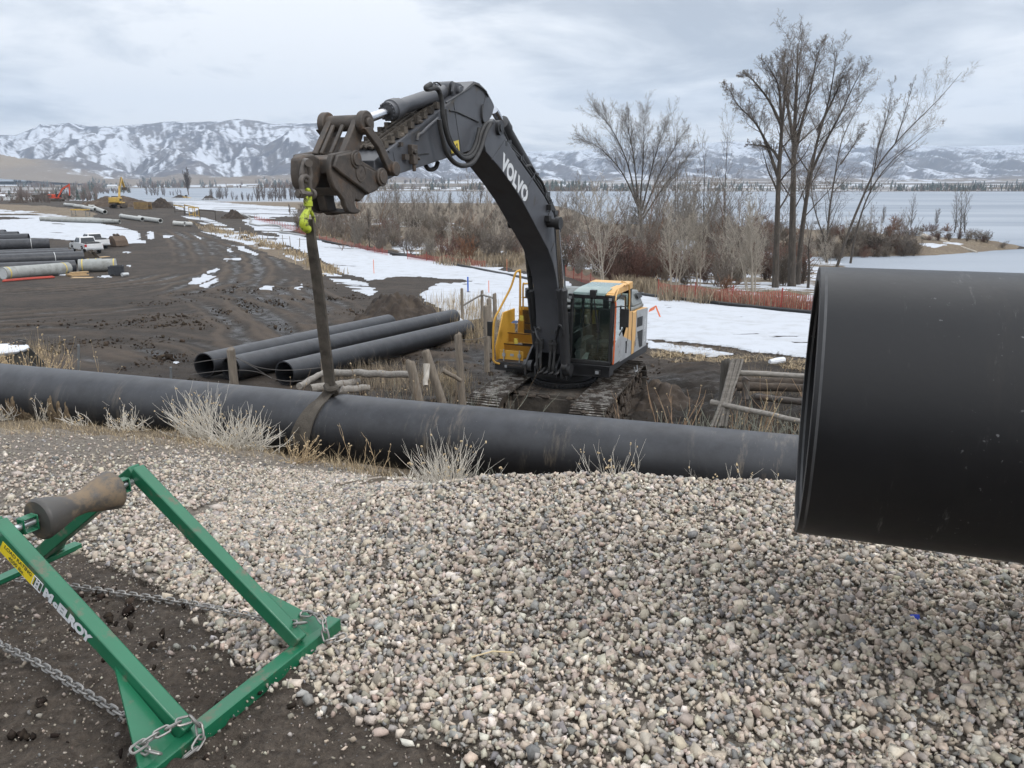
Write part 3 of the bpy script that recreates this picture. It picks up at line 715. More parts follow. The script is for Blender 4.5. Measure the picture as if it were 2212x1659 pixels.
# ------------------------------------------------------------------ gravel and pebbles
def ico():
    p = (1 + 5 ** 0.5) / 2
    v = np.array([(-1, p, 0), (1, p, 0), (-1, -p, 0), (1, -p, 0), (0, -1, p), (0, 1, p), (0, -1, -p), (0, 1, -p), (p, 0, -1), (p, 0, 1), (-p, 0, -1), (-p, 0, 1)], float)
    f = np.array([(0, 11, 5), (0, 5, 1), (0, 1, 7), (0, 7, 10), (0, 10, 11), (1, 5, 9), (5, 11, 4), (11, 10, 2), (10, 7, 6), (7, 1, 8), (3, 9, 4), (3, 4, 2), (3, 2, 6), (3, 6, 8), (3, 8, 9), (4, 9, 5), (2, 4, 11), (6, 2, 10), (8, 6, 7), (9, 8, 1)])
    return v / np.linalg.norm(v[0]), f
def stones(name, pos, rad_, pal, m, label, cat, seed, flat=0.7):
    rng = np.random.default_rng(seed); n = len(pos)
    cube = np.array([(x, y, z) for z in (-1, 1) for x, y in ((-1, -1), (1, -1), (1, 1), (-1, 1))], float)
    cf = np.array([(0, 2, 1), (0, 3, 2), (4, 5, 6), (4, 6, 7), (0, 1, 5), (0, 5, 4), (1, 2, 6), (1, 6, 5), (2, 3, 7), (2, 7, 6), (3, 0, 4), (3, 4, 7)])
    VV, FF, RP, n0 = [], [], np.zeros(n, int), 0
    kind = rng.uniform(0, 1, n) < 0.62
    order = np.concatenate([np.nonzero(kind)[0], np.nonzero(~kind)[0]]); pos = pos[order]; rad_ = rad_[order]; nk = int(kind.sum())
    for sl, (v0, f0), m_ in ((slice(0, nk), (cube, cf), nk), (slice(nk, n), ico(), n - nk)):
        if m_ == 0: continue
        protos = []
        for i in range(32):                             # crushed rock: a lopsided block with knocked-off corners
            sc = np.array([1.12, rng.uniform(0.6, 0.95), rng.uniform(0.5, 0.85)])
            if len(v0) == 8: w = v0 * 0.70 * (1 + rng.uniform(-0.48, 0.22, (8, 3)))
            else:
                w = v0 * (1 + rng.uniform(-0.42, 0.36, (12, 1)))
                for _ in range(7): d = rng.normal(size=3); d /= np.linalg.norm(d); c = rng.uniform(0.26, 0.56); e = w @ d; w = w - np.outer(np.maximum(e - c, 0), d)
            protos.append(w * sc)
        protos = np.array(protos)
        q = rng.normal(size=(m_, 4)); q[:, 1:3] *= flat; q /= np.linalg.norm(q, axis=1)[:, None]
        w, x, y, z = q.T
        R = np.stack([1 - 2 * (y * y + z * z), 2 * (x * y - z * w), 2 * (x * z + y * w), 2 * (x * y + z * w), 1 - 2 * (x * x + z * z), 2 * (y * z - x * w), 2 * (x * z - y * w), 2 * (y * z + x * w), 1 - 2 * (x * x + y * y)], -1).reshape(m_, 3, 3)
        V = np.einsum('nij,nvj->nvi', R, protos[rng.integers(0, 32, m_)] * rad_[sl][:, None, None]) + pos[sl][:, None, :]
        VV.append(V.reshape(-1, 3)); FF.append((f0[None] + (np.arange(m_) * len(v0))[:, None, None]).reshape(-1, 3) + n0); n0 += m_ * len(v0); RP[sl] = len(v0)
    k = rng.choice(len(pal), n, p=np.array([p[1] for p in pal]) / sum(p[1] for p in pal))
    col = np.array([p[0] for p in pal])[k] * rng.uniform(0.60, 1.06, (n, 1)) * (1 + rng.uniform(-0.04, 0.04, (n, 3)))
    o = big_mesh(name, np.vstack(VV), np.vstack(FF), m, False, {'tint': ('POINT', 'COLOR', np.repeat(col, RP, 0))})
    return tag(o, label, cat, kind='stuff')
ROCKPAL = [((0.50, 0.425, 0.345), 7), ((0.45, 0.395, 0.335), 6), ((0.34, 0.325, 0.305), 4.0), ((0.51, 0.43, 0.35), 2.6), ((0.20, 0.195, 0.19), 1.3), ((0.62, 0.56, 0.48), 3.4), ((0.42, 0.32, 0.26), 0.8), ((0.38, 0.345, 0.275), 1.5)]
def scatter():
    rng = np.random.default_rng(7)
    ROCK = attr_mat('crushed_rock', 'tint', rough=0.82, var=0.22, vscale=45, bump=0.25, bscale=160)
    def sample(n, x0, x1, y0, y1):
        X = rng.uniform(x0, x1, n); Y = rng.uniform(y0, y1, n); k = (np.abs(X) < 0.82 * Y + 0.9); return X[k], Y[k]
    def mask(X, Y, poly, amp=10):
        px, py = proj(X, Y, height(X, Y)); s = np.maximum(Y, 1.5)
        return inpoly(px + amp * fbm(X / s * 26, np.log(s) * 22, 6, 3, 0.62), py + 9 * fbm(X / s * 30, np.log(s) * 26, 6, 11, 0.62), poly)
    P = []; Rr = []
    X, Y = sample(172000, -2.0, 5.2, 1.2, 6.6); k = mask(X, Y, GRAVEL, 12); X, Y = X[k], Y[k]
    r = np.clip(rng.lognormal(math.log(0.0125), 0.38, len(X)), 0.005, 0.032); z = height(X, Y) + grav_lump(X, Y) + rng.uniform(-0.008, 0.014, len(X))
    P.append(np.stack([X, Y, z], 1)); Rr.append(r)
    X, Y = sample(74000, -3.6, 0.3, 1.8, 7.5); k = mask(X, Y, FINE, 14); X, Y = X[k], Y[k]; px, py = proj(X, Y, height(X, Y))
    k = rng.uniform(0, 1, len(X)) < np.clip(1.0 - np.maximum(560 - px, 0) / 620, 0.12, 1) * (0.62 + 0.5 * fbm(X * 1.5, Y * 1.5, 3, 79)) * np.clip(1.5 - Y / 6.0, 0.1, 1); X, Y = X[k], Y[k]
    P.append(np.stack([X, Y, height(X, Y) + rng.uniform(0.0, 0.012, len(X))], 1)); Rr.append(np.clip(rng.lognormal(math.log(0.0118), 0.36, len(X)), 0.005, 0.028))
    # spill of looser stones along the edge of the dirt
    X, Y = sample(16000, -2.2, 1.5, 1.2, 4.2); k = mask(X, Y, DIRT, 20); X, Y = X[k], Y[k]
    px, py = proj(X, Y, height(X, Y)); e = np.array([(438, 1318), (482, 1384), (582, 1449), (700, 1515), (900, 1590), (1095, 1665)], float)
    d = seg_dist(px, py, e); k = rng.uniform(0, 1, len(X)) < np.exp(-d / 26) * 0.75; X, Y = X[k], Y[k]
    P.append(np.stack([X, Y, height(X, Y) + 0.012], 1)); Rr.append(np.clip(rng.lognormal(math.log(0.014), 0.35, len(X)), 0.006, 0.028))
    stones('gravel', np.vstack(P), np.concatenate(Rr), ROCKPAL, ROCK, 'crushed grey and tan gravel heaped over the bank in the foreground', 'gravel', 3)
    X, Y = sample(76000, -9.0, 0.6, 2.2, 12.5); k = mask(X, Y, FINE); X, Y = X[k], Y[k]
    k = rng.uniform(0, 1, len(X)) < np.clip(1.2 - (Y - 3.0) / 5.2, 0.10, 1) * np.clip(0.8 + 0.8 * fbm(X * 0.9, Y * 0.9, 3, 78), 0.15, 1); X, Y = X[k], Y[k]
    r = np.clip(rng.lognormal(math.log(0.0135), 0.36, len(X)), 0.005, 0.036)
    stones('fine_gravel', np.stack([X, Y, height(X, Y) + 0.004 + 0.3 * r], 1), r, ROCKPAL, ROCK, 'finer trampled gravel spread over the dirt bank on the left', 'gravel', 5)
    X, Y = sample(30000, -2.6, 1.4, 1.0, 3.6); k = mask(X, Y, DIRT); X, Y = X[k], Y[k]
    k = rng.uniform(0, 1, len(X)) < 0.55; X, Y = X[k], Y[k]; r = np.clip(rng.lognormal(math.log(0.0034), 0.55, len(X)), 0.0018, 0.017)
    stones('pebbles', np.stack([X, Y, height(X, Y) + 0.012 + 0.2 * r], 1), r, [(tuple(.62 * q for q in c), w) for c, w in ROCKPAL], ROCK, 'small pebbles strewn over the dark bare dirt in the near corner', 'pebbles', 6)
    # clods of dark soil
    X, Y = sample(2600, -2.4, 0.6, 1.2, 3.2); k = mask(X, Y, DIRT); X, Y = X[k], Y[k]
    w = np.zeros(len(X)); px, py = proj(X, Y, height(X, Y))
    for (cx, cy, s) in ((390, 1262, 40), (230, 1300, 45), (230, 1340, 40), (80, 1590, 50), (440, 1650, 40), (420, 1305, 30)): w = np.maximum(w, np.exp(-((px - cx) / (s * 1.5)) ** 2 - ((py - cy) / (s * 0.55)) ** 2))
    k = rng.uniform(0, 1, len(X)) < w + 0.03; X, Y = X[k], Y[k]; r = np.clip(rng.lognormal(math.log(0.011), 0.5, len(X)), 0.004, 0.035)
    stones('soil_clods', np.stack([X, Y, height(X, Y) + 0.012], 1), r, [((0.028, 0.021, 0.017), 3), ((0.045, 0.034, 0.027), 2)], attr_mat('soil_clod', 'tint', rough=1.0, var=0.3, vscale=40, bump=0.8, bscale=90, spec=0.1), 'dark clods of damp soil lying on the dirt', 'soil', 9)
    # clods of churned mud over the yard
    X = rng.uniform(-22, 12, 44000); Y = rng.uniform(13.5, 62, 44000); u_ = X / Y; k = (np.abs(u_) < 0.72) & (rng.uniform(0, 1, len(X)) < np.clip(1.6 * fbm(X * 0.35, Y * 0.35, 4, 88) + 0.1, 0.0, 0.9) * np.clip(40 / Y, 0.3, 1)); px, py = proj(X, Y, height(X, Y)); k &= ~inpoly(px, py, [(600, 495), (740, 520), (1240, 600), (1240, 720), (1000, 700), (800, 640), (690, 590)]) & ~((px > 1380) & (py < 775)); X, Y = X[k], Y[k]
    X2 = 1.6 + rng.normal(0, 5.0, 2600); Y2 = 18.5 + rng.normal(0, 3.6, 2600); k = (Y2 > 13) & (Y2 < 27); X = np.concatenate([X, X2[k]]); Y = np.concatenate([Y, Y2[k]])
    r = np.clip(rng.lognormal(math.log(0.034), 0.55, len(X)), 0.014, 0.15); stones('mud_clods', np.stack([X, Y, height(X, Y) + 0.015 + 0.1 * r], 1), r, [((0.038, 0.029, 0.022), 3), ((0.060, 0.046, 0.035), 3), ((0.085, 0.066, 0.050), 2)], MATS['soil_clod'], 'clods of churned mud strewn over the yard and round the digger', 'mud', 10)
scatter()

# ------------------------------------------------------------------ excavator
EH = rad(24); EF = np.array([-math.sin(EH), -math.cos(EH), 0]); EL = np.array([-EF[1], EF[0], 0])
EO = np.array([1.334, 18.932, -4.15])
def ex(px, py, lat):
    """Point of the digger (forward, left, up) seen at picture point on the upright plane `lat` metres left of its middle."""
    p = on_plane(px, py, EO + lat * EL, EL) - EO
    return np.array([p @ EF, lat, p[2]])
def zz1(x, y): return x * .29763 + 603.5, y * .29763 + 137.2
def exz(pts, lat): return np.array([ex(*zz1(*p), lat) for p in pts])
def inner(poly, lat): p = np.array(poly, float).copy(); p[:, 1] = lat; return p
M_GREY = mat('machine_grey', (0.066, 0.069, 0.078), (0.046, 0.048, 0.055), rough=0.42, scale=2.2, dirt=(0.10, 0.085, 0.066), dscale=2.2, dlo=0.60, dhi=0.78)
M_DARK = mat('machine_dark', (0.030, 0.031, 0.034), (0.019, 0.020, 0.022), rough=0.5, scale=3, dirt=(0.055, 0.046, 0.036), dscale=2.5, dlo=0.58, dhi=0.75)
M_YEL = mat('machine_yellow', (0.56, 0.31, 0.045), (0.50, 0.27, 0.04), rough=0.42, scale=2.5, dirt=(0.20, 0.135, 0.06), dscale=3, dlo=0.60, dhi=0.80)
M_PYEL = mat('faded_yellow', (0.63, 0.37, 0.13), (0.56, 0.33, 0.12), rough=0.45, scale=2.5, dirt=(0.32, 0.22, 0.12), dscale=3, dlo=0.6, dhi=0.8)
M_SILV = mat('panel_silver', (0.33, 0.345, 0.36), (0.24, 0.25, 0.265), rough=0.38, scale=3, dirt=(0.13, 0.12, 0.105), dscale=2.4, dlo=0.56, dhi=0.74)
M_GGRN = mat('hood_grey', (0.19, 0.205, 0.20), (0.15, 0.162, 0.16), rough=0.45, scale=3, dirt=(0.10, 0.095, 0.085), dscale=2, dlo=0.55, dhi=0.75)
M_RUST = mat('rusty_steel', (0.072, 0.057, 0.046), (0.036, 0.031, 0.027), rough=0.62, scale=5, lo=0.36, hi=0.64, dirt=(0.115, 0.068, 0.040), dscale=2.6, dlo=0.55, dhi=0.72, bump=0.35, bscale=22, metal=0.0)
M_RUBB = mat('rubber_hose', (0.017, 0.017, 0.018), (0.030, 0.029, 0.028), rough=0.55, scale=12)
M_CHROME = mat('chrome_rod', (0.62, 0.63, 0.65), (0.5, 0.5, 0.52), rough=0.12, scale=4, metal=1.0)
M_STEEL = mat('worn_steel', (0.34, 0.325, 0.30), (0.17, 0.158, 0.146), rough=0.5, scale=18, metal=0.15, dirt=(0.045, 0.035, 0.028), dscale=4, dlo=0.42, dhi=0.53)
M_TFRM = mat('muddy_frame', (0.060, 0.051, 0.042), (0.036, 0.030, 0.025), rough=0.9, scale=4, dirt=(0.11, 0.092, 0.072), dscale=3, dlo=0.5, dhi=0.7, bump=0.7, bscale=18)
M_MUD = mat('clinging_mud', (0.040, 0.031, 0.025), (0.085, 0.066, 0.050), rough=0.97, scale=7, bump=0.9, bscale=30)
M_BLACK = mat('black_trim', (0.012, 0.012, 0.013), (0.02, 0.02, 0.021), rough=0.5, scale=8)
M_SEAT = mat('seat_cloth', (0.085, 0.087, 0.09), (0.06, 0.061, 0.064), rough=0.9, scale=20)
M_WHITE = mat('white_lettering', (0.62, 0.64, 0.66), (0.5, 0.52, 0.54), rough=0.5, scale=10)
M_ORNG = mat('orange_rail', (0.62, 0.13, 0.03), (0.5, 0.10, 0.03), rough=0.45, scale=6)
M_STKY = mat('yellow_sticker', (0.62, 0.50, 0.07), (0.55, 0.42, 0.06), rough=0.5, scale=8, dirt=(0.2, 0.16, 0.06), dscale=9, dlo=0.55, dhi=0.7)
def glass_mat(name, tint=(0.62, 0.74, 0.70), refl=0.10):
    m = bpy.data.materials.new(name); m.use_nodes = True; nt = m.node_tree; nt.nodes.clear(); N, L = nt.nodes.new, nt.links.new
    o = N('ShaderNodeOutputMaterial'); t = N('ShaderNodeBsdfTransparent'); t.inputs[0].default_value = (*tint, 1)
    g = N('ShaderNodeBsdfGlossy'); g.inputs['Roughness'].default_value = 0.04; g.inputs[0].default_value = (0.9, 0.95, 0.93, 1)
    lw = N('ShaderNodeLayerWeight'); lw.inputs[0].default_value = 0.35; mx = N('ShaderNodeMixShader')
    mr = N('ShaderNodeMapRange'); L(lw.outputs['Facing'], mr.inputs[0]); mr.inputs[3].default_value = refl; mr.inputs[4].default_value = 0.75
    L(mr.outputs[0], mx.inputs[0]); L(t.outputs[0], mx.inputs[1]); L(g.outputs[0], mx.inputs[2]); L(mx.outputs[0], o.inputs[0]); return m
GLASS = glass_mat('cab_glass', (0.86, 0.93, 0.90), 0.06)
def text_mesh(body, size, depth=0.0, bold=0.0, spacing=1.0, shear=0.0):
    """Lettering as plain vertices/faces in the xy plane, centred."""
    c = bpy.data.curves.new('lettering', 'FONT'); c.body = body; c.size = size; c.extrude = depth; c.offset = bold; c.space_character = spacing; c.shear = shear
    c.align_x = 'CENTER'; c.align_y = 'CENTER'
    o = bpy.data.objects.new('lettering', c); COL.objects.link(o)
    dg = bpy.context.evaluated_depsgraph_get(); me = bpy.data.meshes.new_from_object(o.evaluated_get(dg))
    v = np.array([p.co[:] for p in me.vertices]); f = [tuple(p.vertices) for p in me.polygons]
    bpy.data.objects.remove(o); bpy.data.curves.remove(c); bpy.data.meshes.remove(me)
    return v, f
def add_text(mb, body, size, o, xdir, ydir, mi=0, sx=1.0, **kw):
    v, f = text_mesh(body, size, **kw); x = norm(xdir); y = norm(ydir); n = np.cross(x, y)
    return mb.add(np.asarray(o) + v[:, :1] * sx * x + v[:, 1:2] * y + v[:, 2:3] * n, f, mi)

def build_excavator():
    E = thing('excavator', 'large grey and yellow tracked excavator with raised boom, holding the pipe beyond the bank', 'excavator', tuple(EO), rz=math.atan2(EF[1], EF[0]))
    rg = np.random.default_rng(12)
    # ---- undercarriage, turned a little against the upper body
    ua = rad(4.0)
    Ru = np.array([[math.cos(ua), -math.sin(ua), 0], [math.sin(ua), math.cos(ua), 0], [0, 0, 1]])
    def U(mb): return mb.xform(lambda v: v @ Ru.T)
    HL, HW, SHOE, R_ = 2.15, 1.23, 0.80, 0.50
    def oval(t):                                    # point and direction on the track loop
        per = 4 * HL + 2 * math.pi * R_; t = (t % 1) * per; c = 0.53
        if t < 2 * HL: return np.array([-HL + t, c + R_]), np.array([1.0, 0])
        t -= 2 * HL
        if t < math.pi * R_: a = math.pi / 2 - t / R_; return np.array([HL + R_ * math.cos(a), c + R_ * math.sin(a)]), np.array([math.sin(a), -math.cos(a)])
        t -= math.pi * R_
        if t < 2 * HL: return np.array([HL - t, c - R_]), np.array([-1.0, 0])
        t -= 2 * HL; a = -math.pi / 2 - t / R_; return np.array([-HL + R_ * math.cos(a), c + R_ * math.sin(a)]), np.array([math.sin(a), -math.cos(a)])
    for sd in (-1, 1):
        y = sd * HW
        mb = MB(); prof = []
        for i in range(40): p, _ = oval(i / 40); prof.append((p[0], y - 0.20, 0.53 + (p[1] - 0.53) * 0.90))
        mb.prism(prof, (0, 0.40, 0)); trk = U(mb).build('track', M_MUD, E)
        n = 56; mb = MB()
        for i in range(n):
            p, d = oval(i / n); nn = np.array([-d[1], d[0]]); L_ = 0.088
            P = lambda u, h, yy: (p[0] + d[0] * u + nn[0] * h, yy, p[1] + d[1] * u + nn[1] * h)
            y0, y1 = y - SHOE / 2, y + SHOE / 2
            for gi, (u0, u1, h0, h1) in enumerate(((-L_, L_, -0.028, 0.0), (-L_ + 0.004, -L_ + 0.026, -0.01, 0.034), (-0.012, 0.012, -0.01, 0.028), (L_ - 0.026, L_ - 0.004, -0.01, 0.028))):
                v = [P(u0, h0, y0), P(u1, h0, y0), P(u1, h0, y1), P(u0, h0, y1), P(u0, h1, y0), P(u1, h1, y0), P(u1, h1, y1), P(u0, h1, y1)]
                mb.add(v, [(0, 3, 2, 1), (4, 5, 6, 7), (0, 1, 5, 4), (1, 2, 6, 5), (2, 3, 7, 6), (3, 0, 4, 7)], min(gi, 1))
        sh = U(mb).build('track_shoes', [M_TFRM, M_STEEL], trk); sh['kind'] = 'stuff'
        mb = MB()
        for i in range(150):                        # mud packed on the plates and hanging from the side
            t = rg.uniform(0, 1); p, d = oval(t); nn = np.array([-d[1], d[0]])
            h = rg.uniform(-0.03, 0.02); yy = y + rg.uniform(-0.36, 0.36); r = rg.uniform(0.025, 0.085)
            mb.sphere((p[0] + nn[0] * h, yy, p[1] + nn[1] * h), r, 7, 5, sc=(1, 1.3, 0.55))
        for i in range(190):
            x = rg.uniform(-2.5, 2.55); z = rg.uniform(0.12, 0.92); r = rg.uniform(0.05, 0.13)
            mb.sphere((x, y + sd * rg.uniform(0.16, 0.30), z), r, 7, 5, sc=(1, 0.5, 1.2))
        for v in mb.v: v += rg.normal(0, 0.011, v.shape)
        mc = U(mb).build('mud_cake', M_MUD, trk, flat=True); mc['kind'] = 'stuff'
        mb = MB()
        for xx in (-HL, HL): mb.cyl((xx, y - 0.16, 0.53), (xx, y + 0.16, 0.53), 0.40, 24); mb.cyl((xx, y - 0.22, 0.53), (xx, y + 0.22, 0.53), 0.14, 16)
        for k in range(8): xx = -1.6 + k * 0.46; mb.cyl((xx, y - 0.24, 0.21), (xx, y + 0.24, 0.21), 0.13, 14)
        U(mb).build('rollers', M_TFRM, trk)
    mb = MB()
    mb.prism([(-1.3, -0.95, 0.55), (1.25, -0.95, 0.55), (1.42, -0.45, 0.62), (1.42, 0.45, 0.62), (1.25, 0.95, 0.55), (-1.3, 0.95, 0.55)], (0, 0, 0.36))
    for sx in (-1, 1):
        for sy in (-1, 1): mb.beam((sx * 0.5, sy * 0.3, 0.72), (sx * 1.55, sy * 1.12, 0.56), 0.42, 0.34)
    mb.prism([(1.43, -0.93, 0.44), (1.43, 0.93, 0.44), (1.43, 0.86, 0.90), (1.43, -0.86, 0.90)], (0.06, 0, 0))
    U(mb).build('car_body', M_TFRM, E, bevel=0.02)
    mb = MB()
    for i in range(70): mb.sphere((rg.uniform(0.8, 1.48), rg.uniform(-0.85, 0.85), 0.92), rg.uniform(0.03, 0.09), 7, 5, sc=(1.2, 1.3, 0.5))
    for v in mb.v: v += rg.normal(0, 0.01, v.shape)
    mc = U(mb).build('mud_on_frame', M_MUD, E, flat=True); mc['kind'] = 'stuff'
    mb = MB(); mb.lathe((0, 0, 0.90), (0, 0, 1), [(0, 0.74), (0.10, 0.74), (0.10, 0.80), (0.20, 0.80), (0.20, 0.70), (0.36, 0.70)], 48)
    for i in range(48): a = i * 2 * math.pi / 48; mb.box((-0.02, -0.025, -0.03), (0.02, 0.025, 0.03), o=(0.815 * math.cos(a), 0.815 * math.sin(a), 1.02))
    mb.build('slew_ring', M_DARK, E)
    # ---- revolving frame
    mb = MB()
    mb.box((-2.5, -0.62, 1.22), (0.95, 0.40, 1.36))
    mb.prism([(0.93, 0.41, 1.36), (0.93, 1.44, 1.40), (0.93, 1.47, 1.68), (0.93, 0.41, 1.66)], (-0.35, 0, 0))
    mb.prism([(0.58, 1.47, 1.52), (-2.30, 1.52, 1.40), (-2.30, 1.52, 1.60), (0.93, 1.47, 1.68), (0.93, 1.44, 1.40)], (0, -0.9, 0))
    mb.prism([(0.50, -1.74, 1.20), (0.50, -0.64, 1.18), (0.50, -0.64, 1.45), (0.50, -1.72, 1.42)], (-2.9, 0, 0))
    mb.build('platform', M_DARK, E, bevel=0.015)
    mb = MB(); mb.box((0.42, 1.47, 1.50), (-0.55, 1.86, 1.53)); mb.box((0.40, 1.50, 1.44), (-0.5, 1.82, 1.497))
    for i in range(9): mb.box((0.36 - i * 0.1, 1.50, 1.531), (0.33 - i * 0.1, 1.84, 1.548))
    mb.build('side_step', M_TFRM, E)
    mb = MB(); mb.tube([(0.02, 1.80, 1.50), (0.0, 1.82, 1.38), (-0.2, 1.82, 1.36), (-0.22, 1.80, 1.50)], 0.014, 8); mb.build('step_handle', M_SILV, E)
    # lights set in the frame front
    for yy, zc in ((1.16, 1.51), (-1.38, 1.33)):
        mb = MB(); mb.box((0.931, yy - 0.075, zc - 0.06), (0.975, yy + 0.075, zc + 0.06))
        if yy < 0: mb.xform(lambda v: v - np.array([0.43, 0, 0]))
        wl = mb.build('frame_light', M_BLACK, E, bevel=0.008)
        m2 = MB(); m2.box((0.976, yy - 0.04, zc - 0.035), (0.984, yy + 0.04, zc + 0.035))
        if yy < 0: m2.xform(lambda v: v - np.array([0.43, 0, 0]))
        m2.build('lens', M_SILV, wl)
    # ---- boom foot bracket and drums
    mb = MB()
    for yy in (-0.56, -0.30, 0.24, 0.36): mb.prism([(0.5, yy, 1.36), (1.30, yy, 1.36), (1.32, yy, 1.62), (0.95, yy, 1.92), (0.2, yy, 2.35), (-0.3, yy, 2.35), (-0.3, yy, 1.36)], (0, 0.045, 0))
    for yy in (-0.62, 0.36): mb.cyl((1.14, yy, 1.56), (1.14, yy + 0.22, 1.56), 0.145, 20)
    mb.box((-0.2, -0.28, 1.362), (1.25, 0.24, 1.42))
    mb.build('boom_bracket', M_DARK, E)
    # ---- boom
    fr = [(1044, 300), (1050, 328), (1080, 363), (1104, 396), (1127, 432), (1154, 482), (1184, 539), (1195, 570), (1202, 601), (1207, 640), (1209, 679), (1210, 722), (1211, 765)]
    bk = [(1230, 765), (1228, 720), (1225, 640), (1217, 569), (1208, 509), (1196, 462), (1175, 423), (1150, 386), (1121, 345), (1092, 297), (1068, 256), (1046, 272)]
    P = np.array([ex(x, y, 0.30) for x, y in fr + bk])
    mb = MB(); mb.prism(P, (0, -0.60, 0)); boom = mb.build('boom', M_GREY, E, sharp=28, bevel=0.012)
    mb = MB()                                         # weld strips and plates on the visible side
    for q in ([(1157, 372), (1127, 432)], [(1204, 505), (1190, 545)], [(1093, 300), (1062, 345)]):
        mb = MB(); a, b = (ex(x, y, 0.302) for x, y in q); mb.beam(a, b, 0.014, 0.010, up=(0, 1, 0)); mb.build('weld_seam', M_GREY, boom)
    # lettering runs down the boom
    a = ex(1100, 336, 0.304); b = ex(1138, 424, 0.304); a2 = ex(1085, 352, 0.304); d = norm(b - a); up = np.cross((0, 1, 0), d)
    if up[0] > 0: up = -up
    up = np.cross(d, (0, 1, 0)); c = (ex(1083, 346, 0.304) + ex(1141, 432, 0.304)) / 2
    mb = MB(); ctr = ex(1113, 389, 0.304)
    xd = norm(ex(1141, 430, 0.304) - ex(1086, 350, 0.304)); nrm = np.array([0, 1.0, 0]); yd = np.cross(nrm, xd)
    add_text(mb, 'VOLVO', 0.40, ctr, xd, yd, bold=0.021, sx=1.0, spacing=1.04); mb.build('lettering', M_WHITE, boom)
    # work light on the boom, pin bosses
    mb = MB(); c = ex(1202, 482, 0.50); mb.cyl((c[0], -0.56, c[2]), (c[0], 0.56, c[2]), 0.095, 20); mb.cyl((c[0], 0.50, c[2]), (c[0], 0.60, c[2]), 0.135, 20); mb.cyl((c[0], -0.60, c[2]), (c[0], -0.50, c[2]), 0.135, 20)
    mb.build('cylinder_pin', M_BLACK, boom)
    for q in ((1188, 448), (1184, 472)):
        c = ex(*q, 0.36); mb = MB(); mb.box(c - (0.07, 0.05, 0.06), c + (0.07, 0.05, 0.06)); mb.tube([c + (0, 0, 0.06), c + (-0.05, 0.02, 0.16), c + (-0.14, -0.05, 0.14)], 0.012, 6); mb.build('boom_light', M_BLACK, boom, bevel=0.015)
    # lines of pipe along the back of the boom
    for k, (dx, yy) in enumerate(((0, 0.26), (5, 0.17), (9, 0.06), (12, -0.06))):
        pts = [(1078 + dx, 285 - dx * 0.3), (1090 + dx, 310 - dx * 0.3), (1122 + dx * .8, 342 - dx * 0.3), (1150 + dx * .7, 382 - dx * 0.3), (1176 + dx * .6, 421 - dx * 0.2), (1196 + dx * .4, 459), (1207 + dx * .3, 500)]
        mb = MB(); mb.tube([ex(x, y, yy) for x, y in pts], 0.026, 8)
        for q in pts[1:-1]: c = ex(*q, yy); mb.box(c - (0.035, 0.045, 0.045), c + (0.035, 0.045, 0.045))
        mb.build('hydraulic_line', M_DARK, boom)
    for pts, yy, r in (([(1133, 360), (1147, 359), (1157, 376), (1172, 396), (1181, 425), (1186, 450)], 0.24, 0.028), ([(1216, 560), (1218, 585), (1220, 630), (1222, 690)], 0.20, 0.03)):
        mb = MB(); mb.tube(smooth([ex(x, y, yy) for x, y in pts]), r, 8); mb.build('hose', M_RUBB, boom)
    # ---- boom lift cylinders
    for yy, top, gl, ft in ((0.46, (1202, 482), (1213, 623), (1222, 791)), (-0.46, (1136, 520), (1147, 623), (1165, 787))):
        a, g, b = ex(*top, yy), ex(*gl, yy), ex(*ft, yy)
        mb = MB(); d = norm(b - g); mb.lathe(g, d, [(0, 0.105), (0.03, 0.135), (0.22, 0.135), (0.22, 0.115), (np.linalg.norm(b - g) - 0.08, 0.115)], 24); mb.cyl(b + (0, -0.07, 0), b + (0, 0.07, 0), 0.14, 20)
        cy = mb.build('lift_cylinder', M_DARK, E)
        mb = MB(); mb.cyl(a, g + d * 0.05, 0.062, 20); mb.build('rod', M_CHROME if yy > 0 else mat('dark_rod', (0.10, 0.10, 0.10), (0.06, 0.06, 0.06), rough=0.25, metal=0.7), cy)  # right-hand rod has a darker, duller colour than its chrome twin
        mb = MB(); mb.sphere(a, 0.13, 14, 8, sc=(1, 0.6, 1)); mb.build('rod_eye', M_BLACK, cy)
        s_ = 1 if yy > 0 else -1
        mb = MB(); off = np.array([0.12, 0.03 * s_, 0]); e2 = np.array([1.22, yy * 0.42, 2.42])
        mb.tube(smooth([g + off, g + d * 0.5 + off, g + d * 1.0 + off, (g + d * 1.18 + off) * 0.75 + e2 * 0.25 + (0, 0, 0.02), e2 + (0, 0.04 * s_, 0.10), e2]), 0.030, 8); mb.build('steel_line', M_DARK, cy)
        mb = MB(); mb.tube(smooth([b + d * -0.95 + off * 1.1, b - d * 1.0 + off + (0.03, -0.08 * s_, 0.05), (1.28, yy * 0.52, 2.32), (1.28, yy * 0.30, 2.16)]), 0.028, 8); mb.build('steel_line', M_DARK, cy)
    for k, yy in enumerate((-0.235, -0.14, 0.10, 0.20)):
        mb = MB(); mb.box((1.20, yy - 0.038, 2.02), (1.30, yy + 0.038, 2.26)); mb.box((1.18, yy - 0.055, 2.14), (1.32, yy + 0.055, 2.18))
        mb.tube(smooth([(1.25, yy, 2.05), (1.30, yy, 1.8), (1.31, yy * 0.9, 1.55), (1.18, yy * 0.8 + 0.03, 1.44), (0.9, yy * 0.8 + 0.05, 1.50)]), 0.032, 8); mb.build('valve_hose', M_RUBB, E)
    mb = MB()
    for k in range(4): mb.tube(smooth([(1.2, -0.25 + 0.16 * k, 1.50), (1.30, -0.20 + 0.14 * k, 1.44), (1.33, -0.12 + 0.14 * k, 1.48), (1.22, -0.06 + 0.13 * k, 1.56)]), 0.030, 8)
